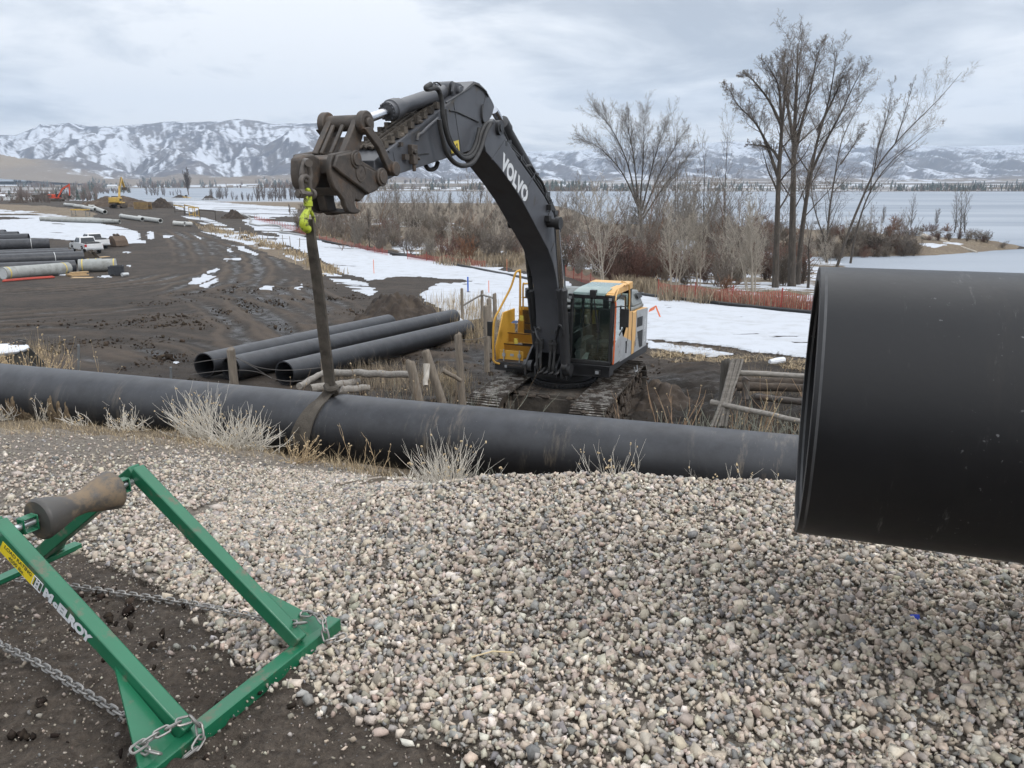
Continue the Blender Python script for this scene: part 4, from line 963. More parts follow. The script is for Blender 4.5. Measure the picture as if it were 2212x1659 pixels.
    mb.build('valve_hose', M_RUBB, E)
    # ---- arm
    Z = [(690, 705), (745, 655), (960, 495), (1215, 300), (1410, 128), (1450, 140), (1500, 190), (1545, 270), (1562, 310), (1545, 375), (1500, 450), (1470, 560), (1420, 620), (1240, 680), (1040, 745), (860, 805), (760, 862), (720, 872), (690, 800)]
    P = exz(Z, 0.27); mb = MB(); mb.prism(P, (0, -0.54, 0)); arm = mb.build('arm', M_GREY, E, sharp=28, bevel=0.012)
    mb = MB()                                         # flanges standing proud along the top, welds
    for q in ([(790, 640), (960, 505)], [(960, 505), (1215, 308)], [(1215, 308), (1405, 140)]):
        a, b = exz(q, 0.274); mb.beam(a, b, 0.03, 0.03, up=(0, 1, 0))
    for q in ([(825, 640), (855, 800)], [(1265, 285), (1320, 640)], [(1505, 200), (1420, 612)]):
        a, b = exz(q, 0.2715); mb.beam(a, b, 0.013, 0.009, up=(0, 1, 0))
    mb.build('weld_seams', M_GREY, arm)
    mb = MB()
    for t in np.linspace(0.08, 0.9, 9):               # clamps and pipe run along the top plate
        a = exz([(760 + t * 460, 640 - t * 345)], 0.27)[0] * (1, 0, 1) + np.array([0, 0, 0.03])
        for yy in (-0.24, 0.16): mb.box(a + (-0.05, yy, -0.03), a + (0.05, yy + 0.07, 0.07))
    for yy in (-0.17, -0.08, 0.02, 0.10):
        a, b = exz([(770, 630), (1215, 300)], 0.27) * (1, 0, 1) + (0, yy, 0.035); mb.tube([a, b], 0.024, 8)
    for i in range(60): t = rg.uniform(0.02, 0.95); a = exz([(760 + t * 460, 642 - t * 345)], 0.27)[0] * (1, 0, 1) + (0, rg.uniform(-0.24, 0.2), 0); mb.sphere(a + (0, 0, 0.01), rg.uniform(0.03, 0.07), 7, 5, sc=(1.6, 1, 0.6))
    pc = mb.build('pipe_clamps', M_TFRM, arm); pc['kind'] = 'stuff'
    mb = MB(); c = exz([(975, 630)], 0.33)[0]
    mb.box(c - (0.09, 0.06, 0.07), c + (0.07, 0.02, 0.08)); mb.box(c + (-0.05, -0.05, -0.20), c + (0.06, 0.04, -0.06)); mb.cyl(c + (0.0, 0, -0.30), c + (0, 0, -0.18), 0.03, 8); mb.cyl(c + (0.02, 0.02, -0.02), c + (0.02, 0.06, -0.02), 0.04, 10); mb.cyl(c + (-0.07, 0.0, -0.10), c + (-0.13, 0.02, -0.12), 0.025, 8); mb.build('valve_block', M_RUST, arm, bevel=0.01)
    for lo_, hi_ in (((0.13, -0.06, -0.14), (0.24, 0.0, -0.06)), ((0.28, -0.06, 0.04), (0.34, 0.0, 0.10))): mb = MB(); mb.box(c + lo_, c + hi_); mb.build('mounting_lug', M_RUST, arm)
    mb = MB(); mb.tube(smooth(exz([(1000, 560), (1008, 520), (1035, 505), (1085, 455), (1150, 400)], 0.32)), 0.024, 8); mb.build('hydraulic_line', M_GREY, arm)
    mb = MB(); mb.tube(smooth(exz([(1235, 340), (1290, 352), (1350, 380), (1420, 412), (1445, 425)], 0.285)), 0.010, 6); mb.tube(smooth(exz([(1000, 690), (1010, 665), (1060, 655), (1085, 655)], 0.285)), 0.008, 6); mb.build('grease_line', M_BLACK, arm)
    mb = MB(); mb.tube(smooth(exz([(1210, 285), (1290, 235), (1375, 180), (1420, 150), (1490, 195), (1515, 240)], 0.29)), 0.016, 8); mb.tube(smooth(exz([(1480, 300), (1470, 340), (1475, 410), (1500, 440), (1550, 430)], 0.29)), 0.018, 8); mb.build('hydraulic_line', M_DARK, arm)
    mb = MB()
    q = exz([(1243, 572), (1300, 555), (1308, 640), (1248, 655)], 0.2725); mb.prism(q, (0, 0.002, 0)); st = mb.build('warning_sticker', M_STKY, arm)
    mb = MB()
    for q in (((1262, 640), (1290, 580)), ((1290, 580), (1296, 640)), ((1270, 605), (1300, 625))): a, b = exz(q, 0.2757); mb.beam(a, b, 0.016, 0.002, up=(0, 1, 0))
    mb.build('pictogram', M_BLACK, st)
    c = exz([(1480, 470)], 0.0)[0]; mb = MB(); mb.cyl((c[0], -0.36, c[2]), (c[0], 0.36, c[2]), 0.13, 24); mb.cyl((c[0], -0.38, c[2]), (c[0], 0.38, c[2]), 0.07, 20); mb.build('arm_pin', M_DARK, arm)
    # big looping hoses at the elbow
    for q, yy, r in (([(1100, 150), (1065, 172), (1075, 186), (1135, 178), (1165, 215), (1180, 290), (1190, 400), (1225, 545), (1270, 625), (1335, 688), (1400, 670), (1440, 600), (1465, 500), (1500, 440), (1540, 430)], 0.40, 0.038),
                     ([(1160, 405), (1170, 480), (1190, 570), (1215, 650), (1275, 722), (1345, 742), (1410, 712), (1460, 620), (1495, 510), (1530, 440)], 0.46, 0.038),
                     ([(1200, 330), (1215, 470), (1245, 560), (1290, 640), (1345, 670), (1395, 640), (1430, 560), (1450, 470)], 0.36, 0.034),
                     ([(1062, 742), (1080, 765), (1105, 770), (1135, 755), (1150, 715)], 0.05, 0.035), ([(1120, 140), (1150, 138), (1172, 160)], 0.3, 0.012)):
        mb = MB(); mb.tube(smooth(exz(q, yy)), r, 10); mb.build('hose', M_RUBB, arm)
    # ---- arm cylinder along the back of the boom
    a, b = exz([(1550, 345)], 0.0)[0], exz([(1790, 760)], 0.0)[0]; d = norm(b - a); a = a + np.array([-0.05, 0, 0.02])
    mb = MB(); mb.lathe(a + d * 0.35, d, [(0, 0.10), (0.02, 0.15), (0.25, 0.15), (0.25, 0.125), (2.3, 0.125)], 24); ac = mb.build('arm_cylinder', M_DARK, E)
    mb = MB(); mb.cyl(a, a + d * 0.4, 0.075, 20); mb.build('rod', M_CHROME, ac)
    # ---- bucket cylinder
    a, g, b = exz([(640, 400), (780, 350), (1212, 200)], 0.0); d = norm(b - g)
    mb = MB(); L_ = np.linalg.norm(b - g); mb.lathe(g, d, [(0, 0.075), (0.015, 0.135), (0.10, 0.135), (0.11, 0.155), (0.24, 0.155), (0.25, 0.14), (0.34, 0.14), (0.36, 0.115), (L_ - 0.1, 0.115)], 28); mb.cyl(b - (0, 0.12, 0), b + (0, 0.12, 0), 0.15, 20)
    for i in range(14): an = i * 2 * math.pi / 14; x_, y_, _ = frame(d); c = g + (x_ * math.cos(an) + y_ * math.sin(an)) * 0.12; mb.cyl(c - d * 0.02, c, 0.014, 6)
    bc = mb.build('bucket_cylinder', M_GREY, E)
    mb = MB(); mb.cyl(a, g + d * 0.1, 0.064, 24); mb.build('rod', M_CHROME, bc)
    mb = MB(); c = exz([(1215, 205)], 0.0)[0]
    for yy in (-0.21, 0.16): mb.prism(inner([c + (-0.10, 0, 0.13), c + (0.12, 0, 0.13), c + (0.17, 0, -0.02), c + (0.05, 0, -0.30), c + (-0.55, 0, -0.02)], yy), (0, 0.05, 0))
    mb.cyl(c - (0, 0.27, 0), c + (0, 0.27, 0), 0.075, 20); mb.build('cylinder_bracket', M_GREY, arm, bevel=0.01)
    # ---- linkage
    top = exz([(615, 430)], 0.30)[0]; tp = np.array([top[0], 0, top[2]]); low = exz([(525, 700)], 0.30)[0]; lp = np.array([low[0], 0, low[2]])
    mb = MB(); mb.cyl(tp - (0, 0.36, 0), tp + (0, 0.36, 0), 0.105, 24)
    for yy in (-0.36, 0.26): mb.cyl(tp + (0, yy, 0), tp + (0, yy + 0.10, 0), 0.155, 24)
    mb.cyl(tp - (0, 0.38, 0), tp + (0, 0.40, 0), 0.065, 18)
    d = norm(lp - tp); n_ = np.cross(d, (0, 1, 0))
    for yy in (-0.25, 0.17): mb.prism([tp + n_ * 0.10 + (0, yy, 0), tp - n_ * 0.10 + (0, yy, 0), lp - n_ * 0.16 + (0, yy, 0), lp + n_ * 0.15 + (0, yy, 0)], (0, 0.09, 0))
    mb.prism([tp + d * 0.25 + n_ * 0.05 + (0, -0.17, 0), tp + d * 0.25 - n_ * 0.05 + (0, -0.17, 0), lp - n_ * 0.10 + (0, -0.17, 0), lp + n_ * 0.06 + (0, -0.17, 0)], (0, 0.34, 0))
    for yy in (-0.10, 0.05): mb.beam(tp + n_ * 0.09 + (0, yy, 0) + d * 0.10, lp + n_ * 0.13 + (0, yy, 0), 0.05, 0.05, up=(0, 1, 0))
    mb.build('bucket_link', M_RUST, E, bevel=0.015)
    for yy in (0.33, -0.40):
        q = exz([(585, 470), (640, 455), (665, 500), (720, 570), (770, 690), (825, 735), (832, 790), (800, 805), (765, 780), (735, 710), (690, 610), (640, 545)], 0.33)
        mb = MB(); mb.prism(inner(q, yy), (0, 0.07, 0)); c = exz([(805, 765)], 0.33)[0]; mb.cyl((c[0], yy - 0.03, c[2]), (c[0], yy + 0.11, c[2]), 0.10, 20); mb.build('guide_link', M_RUST, E, bevel=0.012)
    # ---- quick coupler
    side = [(385, 655), (520, 630), (548, 650), (575, 690), (680, 752), (722, 790), (736, 830), (730, 880), (700, 925), (660, 945), (625, 960), (604, 985), (585, 1005), (556, 985), (548, 1010), (560, 1045), (590, 1062), (580, 1088), (545, 1092), (505, 1080), (478, 1030), (470, 990), (440, 950), (405, 910), (380, 850), (368, 780), (370, 710)]
    q = exz(side, 0.31)
    mb = MB()
    mb.prism(q, (0, -0.075, 0)); mb.prism(inner(q, -0.235), (0, -0.075, 0)); cp = mb.build('quick_coupler', M_RUST, E, bevel=0.018)
    mb = MB()
    q2 = exz([(400, 665), (515, 640), (545, 680), (590, 740), (720, 800), (725, 880), (690, 920), (630, 950), (540, 880), (430, 800), (375, 750)], 0.312); mb.prism(q2, (0, 0.05, 0)); mb.build('side_plate', M_RUST, cp, bevel=0.02)
    mb = MB()                                          # cross members between the two plates
    for z in ([(385, 690), (440, 660), (470, 760), (385, 800)], [(420, 900), (470, 900), (490, 960), (440, 960)], [(560, 700), (680, 770), (690, 880), (560, 830)], [(480, 1080), (545, 1092), (580, 1088), (540, 1060)]):
        mb.prism(exz(z, 0.23), (0, -0.46, 0))
    w = exz([(320, 945), (395, 925), (405, 1010), (415, 1050), (505, 1058), (505, 1085), (400, 1102), (350, 1065)], -0.05); mb.prism(w, (0, -0.14, 0))
    mb.build('coupler_body', M_RUST, cp, bevel=0.015)
    mb = MB()
    for z, r, o_ in (((530, 695), 0.115, 0.40), ((712, 825), 0.125, 0.42)):
        c = exz([z], 0.31)[0]; mb.cyl((c[0], -0.38, c[2]), (c[0], o_, c[2]), r * 0.72, 24); mb.cyl((c[0], 0.36, c[2]), (c[0], o_ - 0.02, c[2]), r, 24)
    mb.build('pins', M_RUST, cp, bevel=0.008)
    c = exz([(592, 795)], 0.363)[0]; mb = MB(); mb.lathe(c, (0, 1, 0), [(0, 0.115), (0.008, 0.115), (0.008, 0.100), (0.002, 0.098), (0.002, 0.01)], 32); mb.lathe(c + (0, 0.002, 0), (0, 1, 0), [(0, 0.1), (0.006, 0.05), (0.006, 0.04), (0.003, 0.03)], 8)
    mb.build('cast_emblem', M_RUST, cp)
    # lifting eye block at the back of the coupler
    mb = MB(); q = exz([(150, 690), (180, 662), (250, 655), (300, 690), (310, 800), (290, 880), (240, 950), (190, 930), (160, 880), (148, 800)], 0.10); mb.prism(q, (0, -0.16, 0)); mb.build('lifting_block', M_RUST, cp, bevel=0.03)
    return E
def smooth(pts, n=7):
    """Catmull-Rom resampling of a polyline."""
    p = np.asarray(pts, float); p = np.vstack([2 * p[0] - p[1], p, 2 * p[-1] - p[-2]]); out = []
    for i in range(1, len(p) - 2):
        for t in np.linspace(0, 1, n, endpoint=False):
            a, b, c, d = p[i - 1:i + 3]; out.append(0.5 * (2 * b + (c - a) * t + (2 * a - 5 * b + 4 * c - d) * t * t + (3 * b - a - 3 * c + d) * t ** 3))
    out.append(p[-2]); return np.array(out)
EXC = build_excavator()

def build_upper(E):
    """Cab, deck, steps and covers of the excavator."""
    # ---- cab shell: pillars and frames round the glass
    F0, B0, YL, YR, Z0, ZT = 0.93, -0.72, 1.47, 0.42, 1.68, 3.44
    cab = MB()
    for y0, y1 in ((YR, YR + 0.075), (YL - 0.075, YL)):
        cab.beam((F0 - 0.05, (y0 + y1) / 2, Z0), (F0 - 0.14, (y0 + y1) / 2, 3.30), 0.10, 0.075, up=(0, 1, 0))
    cab.box((F0 - 0.10, YR, Z0), (F0, YL, Z0 + 0.10)); cab.box((F0 - 0.24, YR, 3.22), (F0 - 0.09, YL, 3.30))
    cab.box((B0, YR, Z0), (F0 - 0.1, YR + 0.05, 2.35)); cab.box((B0, YR, 3.2), (F0 - 0.1, YR + 0.06, 3.3))
    cab.box((-0.08, YR, 2.3), (0.06, YR + 0.05, 3.25)); cab.box((B0, YR, 2.3), (B0 + 0.10, YR + 0.05, 3.25)); cab.box((B0, YL - 0.07, Z0), (B0 + 0.12, YL, 3.3))
    cab.box((B0, YR, Z0), (B0 + 0.05, YL, 2.35)); cab.box((B0, YR + 0.32, 2.3), (B0 + 0.05, YR + 0.48, 3.28)); cab.box((B0, YR, 3.18), (B0 + 0.05, YL, 3.3))
    cab.box((B0, YR + 0.05, Z0 - 0.02), (F0 - 0.1, YL - 0.05, Z0 + 0.03))
    cb = cab.build('cab', M_BLACK, E, bevel=0.015)
    g = MB(); g.prism([(F0 - 0.035, YR + 0.08, Z0 + 0.10), (F0 - 0.035, YL - 0.08, Z0 + 0.10), (F0 - 0.115, YL - 0.08, 3.22), (F0 - 0.115, YR + 0.08, 3.22)], (-0.008, 0, 0)); g.build('windscreen', GLASS, cb)
    g = MB(); g.box((B0 + 0.02, YR + 0.05, 2.36), (B0 + 0.026, YR + 0.31, 3.18)); g.box((B0 + 0.02, YR + 0.49, 2.36), (B0 + 0.026, YL - 0.08, 3.18)); g.build('rear_window', GLASS, cb)
    g = MB(); g.box((B0 + 0.11, YR + 0.02, 2.36), (-0.09, YR + 0.026, 3.19)); g.box((0.07, YR + 0.02, 2.36), (F0 - 0.16, YR + 0.026, 3.19)); g.build('side_window', GLASS, cb)
    # roof with tinted hatch
    r = MB(); r.prism([(F0 - 0.62, YL + 0.005, 3.30), (F0 - 0.08, YL + 0.005, 3.30), (F0 - 0.13, YL + 0.005, 3.38), (F0 - 0.36, YL + 0.005, 3.46), (B0 - 0.04, YL + 0.005, 3.48), (B0 - 0.04, YL + 0.005, 3.30)], (0, -0.20, 0))
    r.box((B0 - 0.04, YR + 0.08, 3.30), (B0 + 0.42, YL - 0.196, 3.475)); r.prism([(F0 - 0.10, YL - 0.20, 3.305), (F0 - 0.10, YL, 3.305), (F0 - 0.02, YL - 0.005, 3.34), (F0 - 0.02, YL - 0.19, 3.34)], (-0.2, 0, 0.02))
    r.build('roof', M_PYEL, cb, bevel=0.02)
    r = MB(); r.prism([(F0 - 0.07, YR + 0.04, 3.302), (F0 - 0.09, YR + 0.06, 3.36), (F0 - 0.26, YR + 0.14, 3.455), (B0 + 0.425, YR + 0.14, 3.475), (B0 + 0.425, YR + 0.04, 3.302)], (0, YL - YR - 0.245, 0)); r.build('roof_hatch', mat('tinted_hatch', (0.13, 0.20, 0.19), (0.20, 0.27, 0.26), rough=0.18, scale=3, coat=0.5), cb, bevel=0.012)
    for yy in (YR - 0.02, YL - 0.10):
        l_ = MB(); l_.box((F0 - 0.10, yy, 3.20), (F0 + 0.03, yy + 0.11, 3.33)); cl = l_.build('cab_light', M_BLACK, cb, bevel=0.012); l_ = MB(); l_.box((F0 + 0.031, yy + 0.02, 3.215), (F0 + 0.037, yy + 0.09, 3.28)); l_.build('lens', M_SILV, cl)
    w = MB(); c = np.array([F0 - 0.06, 0.98, 3.36]); w.box(c - (0.10, 0.07, 0.10), c + (0.03, 0.07, 0.07))
    for e_ in ((F0 + 0.02, 1.17, 2.47), (F0 + 0.02, 1.13, 2.50)): w.beam(c + (0.02, 0.02, -0.05), e_, 0.022, 0.012)
    w.beam((F0 - 0.02, 1.16, 2.95), (F0 + 0.01, 1.14, 1.98), 0.018, 0.014); w.box((F0 - 0.01, 1.10, 2.45), (F0 + 0.03, 1.20, 2.50)); w.build('wiper', M_BLACK, cb)
    # interior
    s = MB(); s.box((-0.10, 0.78, 2.00), (0.42, 1.26, 2.13)); s.box((0.36, 0.78, 1.96), (0.44, 1.26, 2.09)); s.build('seat', M_SEAT, cb, bevel=0.04)
    s = MB(); s.prism([(0.02, 0.80, 2.10), (-0.10, 0.80, 2.86), (-0.10, 1.24, 2.86), (0.02, 1.24, 2.10)], (-0.11, 0, -0.02)); s.build('backrest', M_SEAT, cb, bevel=0.045)
    s = MB(); s.box((-0.2, 0.80, 1.70), (0.36, 1.24, 2.0)); s.box((-0.1, 0.52, 1.70), (0.55, 0.72, 2.18)); s.box((-0.1, 1.28, 1.70), (0.45, 1.38, 2.16)); s.cyl((0.50, 0.62, 2.16), (0.54, 0.62, 2.40), 0.022, 10); s.sphere((0.54, 0.62, 2.43), 0.04, 8, 6)
    s.box((0.50, 0.55, 1.70), (0.80, 0.68, 1.96)); s.beam((0.60, 0.46, 1.98), (0.62, 0.66, 2.2), 0.03, 0.16); s.build('console', mat('console_plastic', (0.11, 0.112, 0.115), (0.07, 0.072, 0.075), rough=0.6), cb, bevel=0.02)
    s = MB()
    for yy in (0.86, 0.98, 1.12): s.prism([(0.62, yy, 1.73), (0.74, yy, 1.82), (0.74, yy + 0.09, 1.82), (0.62, yy + 0.09, 1.73)], (0.0, 0, 0.02)); s.cyl((0.66, yy + 0.04, 1.76), (0.60, yy + 0.04, 2.08), 0.012, 6)
    for k in range(5): s.box((0.48, 0.80, 1.76 + 0.045 * k), (0.52, 1.34, 1.775 + 0.045 * k))
    s.build('pedals', M_TFRM, cb)
    s = MB(); s.prism([(0.70, 0.66, 1.74), (0.78, 0.84, 1.74), (0.70, 0.86, 1.88), (0.62, 0.74, 1.86)], (-0.05, 0, 0.02)); s.sphere((0.70, 0.55, 1.86), 0.05, 10, 6); s.build('cab_clutter', mat('paper_scrap', (0.42, 0.43, 0.42), (0.3, 0.3, 0.3), rough=0.8), cb)
    s = MB(); s.tube(smooth([(0.44, 0.86, 2.24), (0.48, 0.98, 2.20), (0.44, 1.1, 2.24)]), 0.02, 8); s.build('joystick', M_BLACK, cb)
    s = MB(); s.sphere((-0.35, 1.30, 2.84), 0.05, 10, 6, sc=(1, 1, 1.6)); s.box((-0.36, 1.24, 2.72), (-0.34, 1.34, 2.80)); s.build('hanging_vest', mat('yellow_vest', (0.55, 0.56, 0.35), (0.6, 0.6, 0.55), rough=0.7), cb)
    # door: yellow and silver lower, glass upper
    d = MB(); yo = YL + 0.003
    def dp(pts, th=0.03, off=0.0): d.prism([(x, yo + off, z) for x, z in pts], (0, th, 0))
    dp([(F0 - 0.08, 1.70), (B0 + 0.02, 1.66), (B0 + 0.02, 2.0), (0.05, 2.24), (0.15, 2.36), (F0 - 0.08, 2.12)])
    door = d.build('door', M_SILV, cb, bevel=0.008)
    d = MB(); dp([(F0 - 0.10, 2.12), (0.15, 2.36), (-0.10, 2.62), (-0.14, 3.05), (-0.10, 3.22), (0.35, 3.28), (F0 - 0.16, 3.22)], 0.012, 0.004); d.build('door_window', glass_mat('door_glass', (0.45, 0.52, 0.50), 0.30), door)
    d = MB(); d.prism([(F0 - 0.16, yo + 0.01, 3.22), (0.35, yo + 0.01, 3.28), (-0.10, yo + 0.01, 3.22), (-0.14, yo + 0.01, 3.05), (-0.10, yo + 0.01, 2.62), (-0.07, yo + 0.01, 2.64), (-0.10, yo + 0.01, 3.04), (-0.07, yo + 0.01, 3.18), (0.35, yo + 0.01, 3.235), (F0 - 0.16, yo + 0.01, 3.18)], (0, 0.015, 0)); d.beam((0.27, yo + 0.02, 2.44), (0.30, yo + 0.02, 3.02), 0.06, 0.02, up=(0, 1, 0)); d.beam((0.34, yo + 0.02, 2.32), (0.05, yo + 0.02, 2.42), 0.02, 0.02); d.build('door_frame', M_BLACK, door)
    d = MB(); d.tube(smooth([(F0 - 0.06, YL + 0.03, 1.74), (F0 - 0.02, YL + 0.06, 1.80), (F0 - 0.06, YL + 0.06, 2.5), (F0 - 0.10, YL + 0.05, 3.12), (F0 - 0.12, YL + 0.01, 3.18)]), 0.020, 8); d.build('orange_grab_rail', M_ORNG, cb)
    d = MB(); d.tube(smooth([(F0 - 0.10, YL + 0.03, 3.20), (F0 + 0.0, YL + 0.07, 3.22), (F0 - 0.08, YL + 0.06, 3.34), (F0 - 0.3, YL + 0.05, 3.46)]), 0.018, 8); d.build('hand_rail', M_PYEL, cb); d = MB(); d.tube(smooth([(-0.02, YL + 0.04, 2.62), (-0.24, YL + 0.06, 2.72), (-0.26, YL + 0.07, 3.05), (-0.22, YL + 0.06, 3.42), (-0.1, YL + 0.04, 3.48), (0.1, YL + 0.03, 3.47)]), 0.020, 8); d.tube([(-0.28, YL + 0.06, 2.8), (-0.5, YL - 0.2, 2.85), (-0.5, YL - 0.2, 3.5), (-0.26, YL + 0.06, 3.46)], 0.018, 8); d.build('hand_rail', M_PYEL, cb)
    d = MB(); d.tube(smooth([(F0 - 0.12, YL + 0.02, 3.06), (F0 + 0.05, YL + 0.16, 3.10), (F0 - 0.02, YL + 0.30, 3.09), (F0 - 0.04, YL + 0.30, 2.90)]), 0.013, 8); d.box((F0 - 0.08, YL + 0.18, 2.62), (F0 - 0.03, YL + 0.38, 3.04)); d.build('mirror', M_BLACK, cb, bevel=0.02)
    # ---- side body behind the cab
    b = MB()
    b.prism([(0.06, 1.50, 1.64), (-0.76, 1.50, 1.62), (-0.76, 1.50, 2.74), (-0.35, 1.50, 2.78), (-0.35, 1.50, 2.5), (-0.05, 1.50, 2.2)], (0, -0.025, 0)); b.prism([(-0.76, 1.50, 1.62), (-2.25, 1.50, 1.58), (-2.25, 1.50, 2.62), (-0.76, 1.50, 2.70)], (0, -1.05, 0)); body = b.build('side_body', M_PYEL, E, bevel=0.02)
    b = MB(); y1 = 1.503
    b.prism([(0.30, y1, 1.66), (-0.72, y1, 1.63), (-0.72, y1, 1.98), (-0.10, y1, 2.02)], (0, 0.004, 0)); b.prism([(-0.98, y1, 1.63), (-2.25, y1, 1.59), (-2.25, y1, 2.61), (-1.12, y1, 2.70), (-1.12, y1, 2.1)], (0, 0.004, 0)); b.build('silver_panel', M_SILV, body)
    b = MB()
    for q in ([(-1.20, 2.50), (-1.72, 2.47), (-1.72, 2.22), (-1.20, 2.26)], [(-1.24, 2.13), (-1.78, 2.10), (-1.78, 1.66), (-1.55, 1.66)]): b.prism([(x, y1 + 0.006, z) for x, z in q], (0, 0.006, 0))
    gr = b.build('grille', M_BLACK, body); b = MB()
    for k in range(6): b.beam((-1.22, y1 + 0.014, 2.29 + k * 0.035), (-1.70, y1 + 0.014, 2.26 + k * 0.035), 0.008, 0.006)
    for k in range(9): x0 = -1.26 - max(0, (6 - k)) * 0.035; b.beam((x0, y1 + 0.014, 1.70 + k * 0.046), (-1.76, y1 + 0.014, 1.69 + k * 0.046), 0.008, 0.006)
    b.build('slats', M_DARK, gr)
    b = MB(); b.box((-0.72, y1 + 0.004, 1.64), (-0.70, y1 + 0.009, 2.72)); b.box((-0.36, y1 + 0.004, 2.05), (-0.345, y1 + 0.009, 2.70)); b.beam((-0.20, y1 + 0.012, 2.08), (-0.20, y1 + 0.012, 1.78), 0.02, 0.03); b.build('door_gaps', M_BLACK, body)
    b = MB(); b.box((-0.30, y1 + 0.004, 2.12), (-0.62, y1 + 0.010, 2.28)); b.build('side_sticker', mat('white_sticker', (0.62, 0.55, 0.58), (0.55, 0.35, 0.42), rough=0.5, scale=9), body)
    b = MB()
    for x0 in (-0.86, -1.02): b.box((x0, y1 + 0.004, 1.78), (x0 - 0.11, y1 + 0.010, 1.94)); b.box((x0 - 0.03, y1 + 0.0105, 1.82), (x0 - 0.08, y1 + 0.013, 1.90), 1)
    b.build('warning_sticker', [mat('brown_decal', (0.16, 0.10, 0.04), (0.1, 0.07, 0.03)), M_PYEL], body)
    b = MB(); b.box((0.42, y1 + 0.035, 1.74), (0.30, y1 + 0.040, 1.88)); b.box((0.16, y1 + 0.035, 1.72), (0.11, y1 + 0.040, 2.0)); b.build('door_sticker', M_WHITE, body)
    b = MB(); add_text(b, 'EC380E', 0.20, (-2.02, y1 + 0.008, 2.05), (0, 0, 1), (1, 0, 0), bold=0.004); b.build('lettering', M_WHITE, body)
    # ---- counterweight and hood
    c = MB(); pts = [(-2.26, 1.50)] + [(-2.35 - 0.75 * math.sin(a), 1.42 * math.cos(a)) for a in np.linspace(0.15, math.pi - 0.15, 16)] + [(-2.26, -1.50)]
    c.prism([(x, y, 1.38) for x, y in pts], (0, 0, 1.18)); c.build('counterweight', M_SILV, E, bevel=0.04)
    h = MB(); h.prism([(-0.75, 0.42, 2.70), (-0.78, 1.44, 2.70), (-2.3, 1.38, 2.62), (-2.5, 1.0, 2.60), (-2.5, -1.2, 2.60), (-0.75, -1.3, 2.60)], (0, 0, 0.10))
    h.prism([(-1.15, 1.42, 2.78), (-2.28, 1.36, 2.72), (-2.22, 1.22, 3.08), (-1.45, 1.24, 3.14), (-1.25, 1.34, 3.0)], (0, -2.3, 0)); hd = h.build('engine_hood', M_GGRN, E, bevel=0.035)
    h = MB(); h.prism([(-1.62, 1.395, 2.93), (-2.16, 1.345, 2.90), (-2.16, 1.30, 3.02), (-1.60, 1.315, 3.06)], (0, 0.02, 0)); h.build('hood_vent', M_BLACK, hd)
    h = MB(); h.box((-2.4, -1.50, 1.30), (-0.75, 0.42, 2.60)); h.cyl((-1.6, -0.6, 2.6), (-1.6, -0.6, 3.1), 0.09, 16); h.build('engine_bay', M_DARK, E, bevel=0.02)
    # ---- steps and tool box on the right-hand side
    t = MB()
    t.box((0.50, -1.68, 1.425), (0.02, -0.64, 1.80)); t.box((0.30, -1.66, 1.80), (-0.2, -0.74, 2.06)); t.box((0.0, -1.60, 2.06), (-0.75, -0.70, 2.66)); t.box((-0.75, -1.66, 1.45), (-1.6, -0.66, 2.60))
    t.prism([(0.45, -1.72, 1.43), (0.5, -1.72, 1.80), (0.05, -1.72, 2.62), (-0.7, -1.72, 2.62), (-0.7, -1.72, 1.43)], (0, 0.04, 0)); t.box((0.07, -1.30, 2.1), (0.0, -1.12, 2.45))
    tb = t.build('step_box', M_YEL, E, bevel=0.02)
    for lo_, hi_ in (((0.52, -1.62, 1.805), (0.16, -0.72, 1.83)), ((0.30, -1.60, 2.065), (-0.02, -0.76, 2.085)), ((0.16, -1.10, 2.36), (0.0, -0.72, 2.385)), ((-0.05, -1.5, 2.665), (-0.7, -0.75, 2.68))): t = MB(); t.box(lo_, hi_); t.build('tread_plate', M_DARK, tb)
    t = MB(); t.box((0.505, -1.58, 1.50), (0.52, -0.92, 1.74)); t.build('box_lid', M_YEL, tb, bevel=0.03)
    t = MB()
    for yy in (-1.45, -1.02): t.box((0.52, yy - 0.04, 1.58), (0.55, yy + 0.04, 1.66)); t.cyl((0.535, yy, 1.46), (0.535, yy, 1.76), 0.016, 8)
    t.box((0.52, -1.28, 1.60), (0.53, -1.18, 1.66)); t.build('latches', M_SILV, tb)
    t = MB(); t.prism([(0.313, -1.26, 1.88), (0.313, -1.16, 1.88), (0.313, -1.16, 2.02), (0.313, -1.26, 2.02)], (0.004, 0, 0)); t.box((0.004, -1.24, 2.42), (0.008, -1.14, 2.56)); t.build('warning_sticker', M_STKY, tb)
    t = MB(); t.box((0.50, -1.28, 1.34), (0.72, -0.78, 1.40)); t.box((0.50, -1.24, 1.25), (0.6, -0.82, 1.34)); t.build('front_step', M_BLACK, E)
    t = MB(); t.tube(smooth([(0.5, -1.58, 1.36), (0.56, -1.70, 1.42), (0.54, -1.74, 1.6), (0.5, -1.74, 2.40), (0.30, -1.66, 2.75), (0.0, -1.50, 3.25), (-0.12, -1.42, 3.60), (-0.20, -1.36, 3.66), (-0.24, -1.34, 3.58), (-0.24, -1.34, 2.66)]), 0.028, 10); t.build('hand_rail', M_YEL, E)
    t = MB()
    for y0, y1_ in ((-1.28, -1.02), (-0.98, -0.72)):
        t.tube(smooth([(-0.30, y0, 2.66), (-0.30, y0, 3.28), (-0.30, y0 + 0.05, 3.33), (-0.30, y1_ - 0.05, 3.33), (-0.30, y1_, 3.28), (-0.30, y1_, 2.66)], 5), 0.024, 8); t.tube([(-0.30, y0, 2.98), (-0.30, y1_, 2.98)], 0.018, 8)
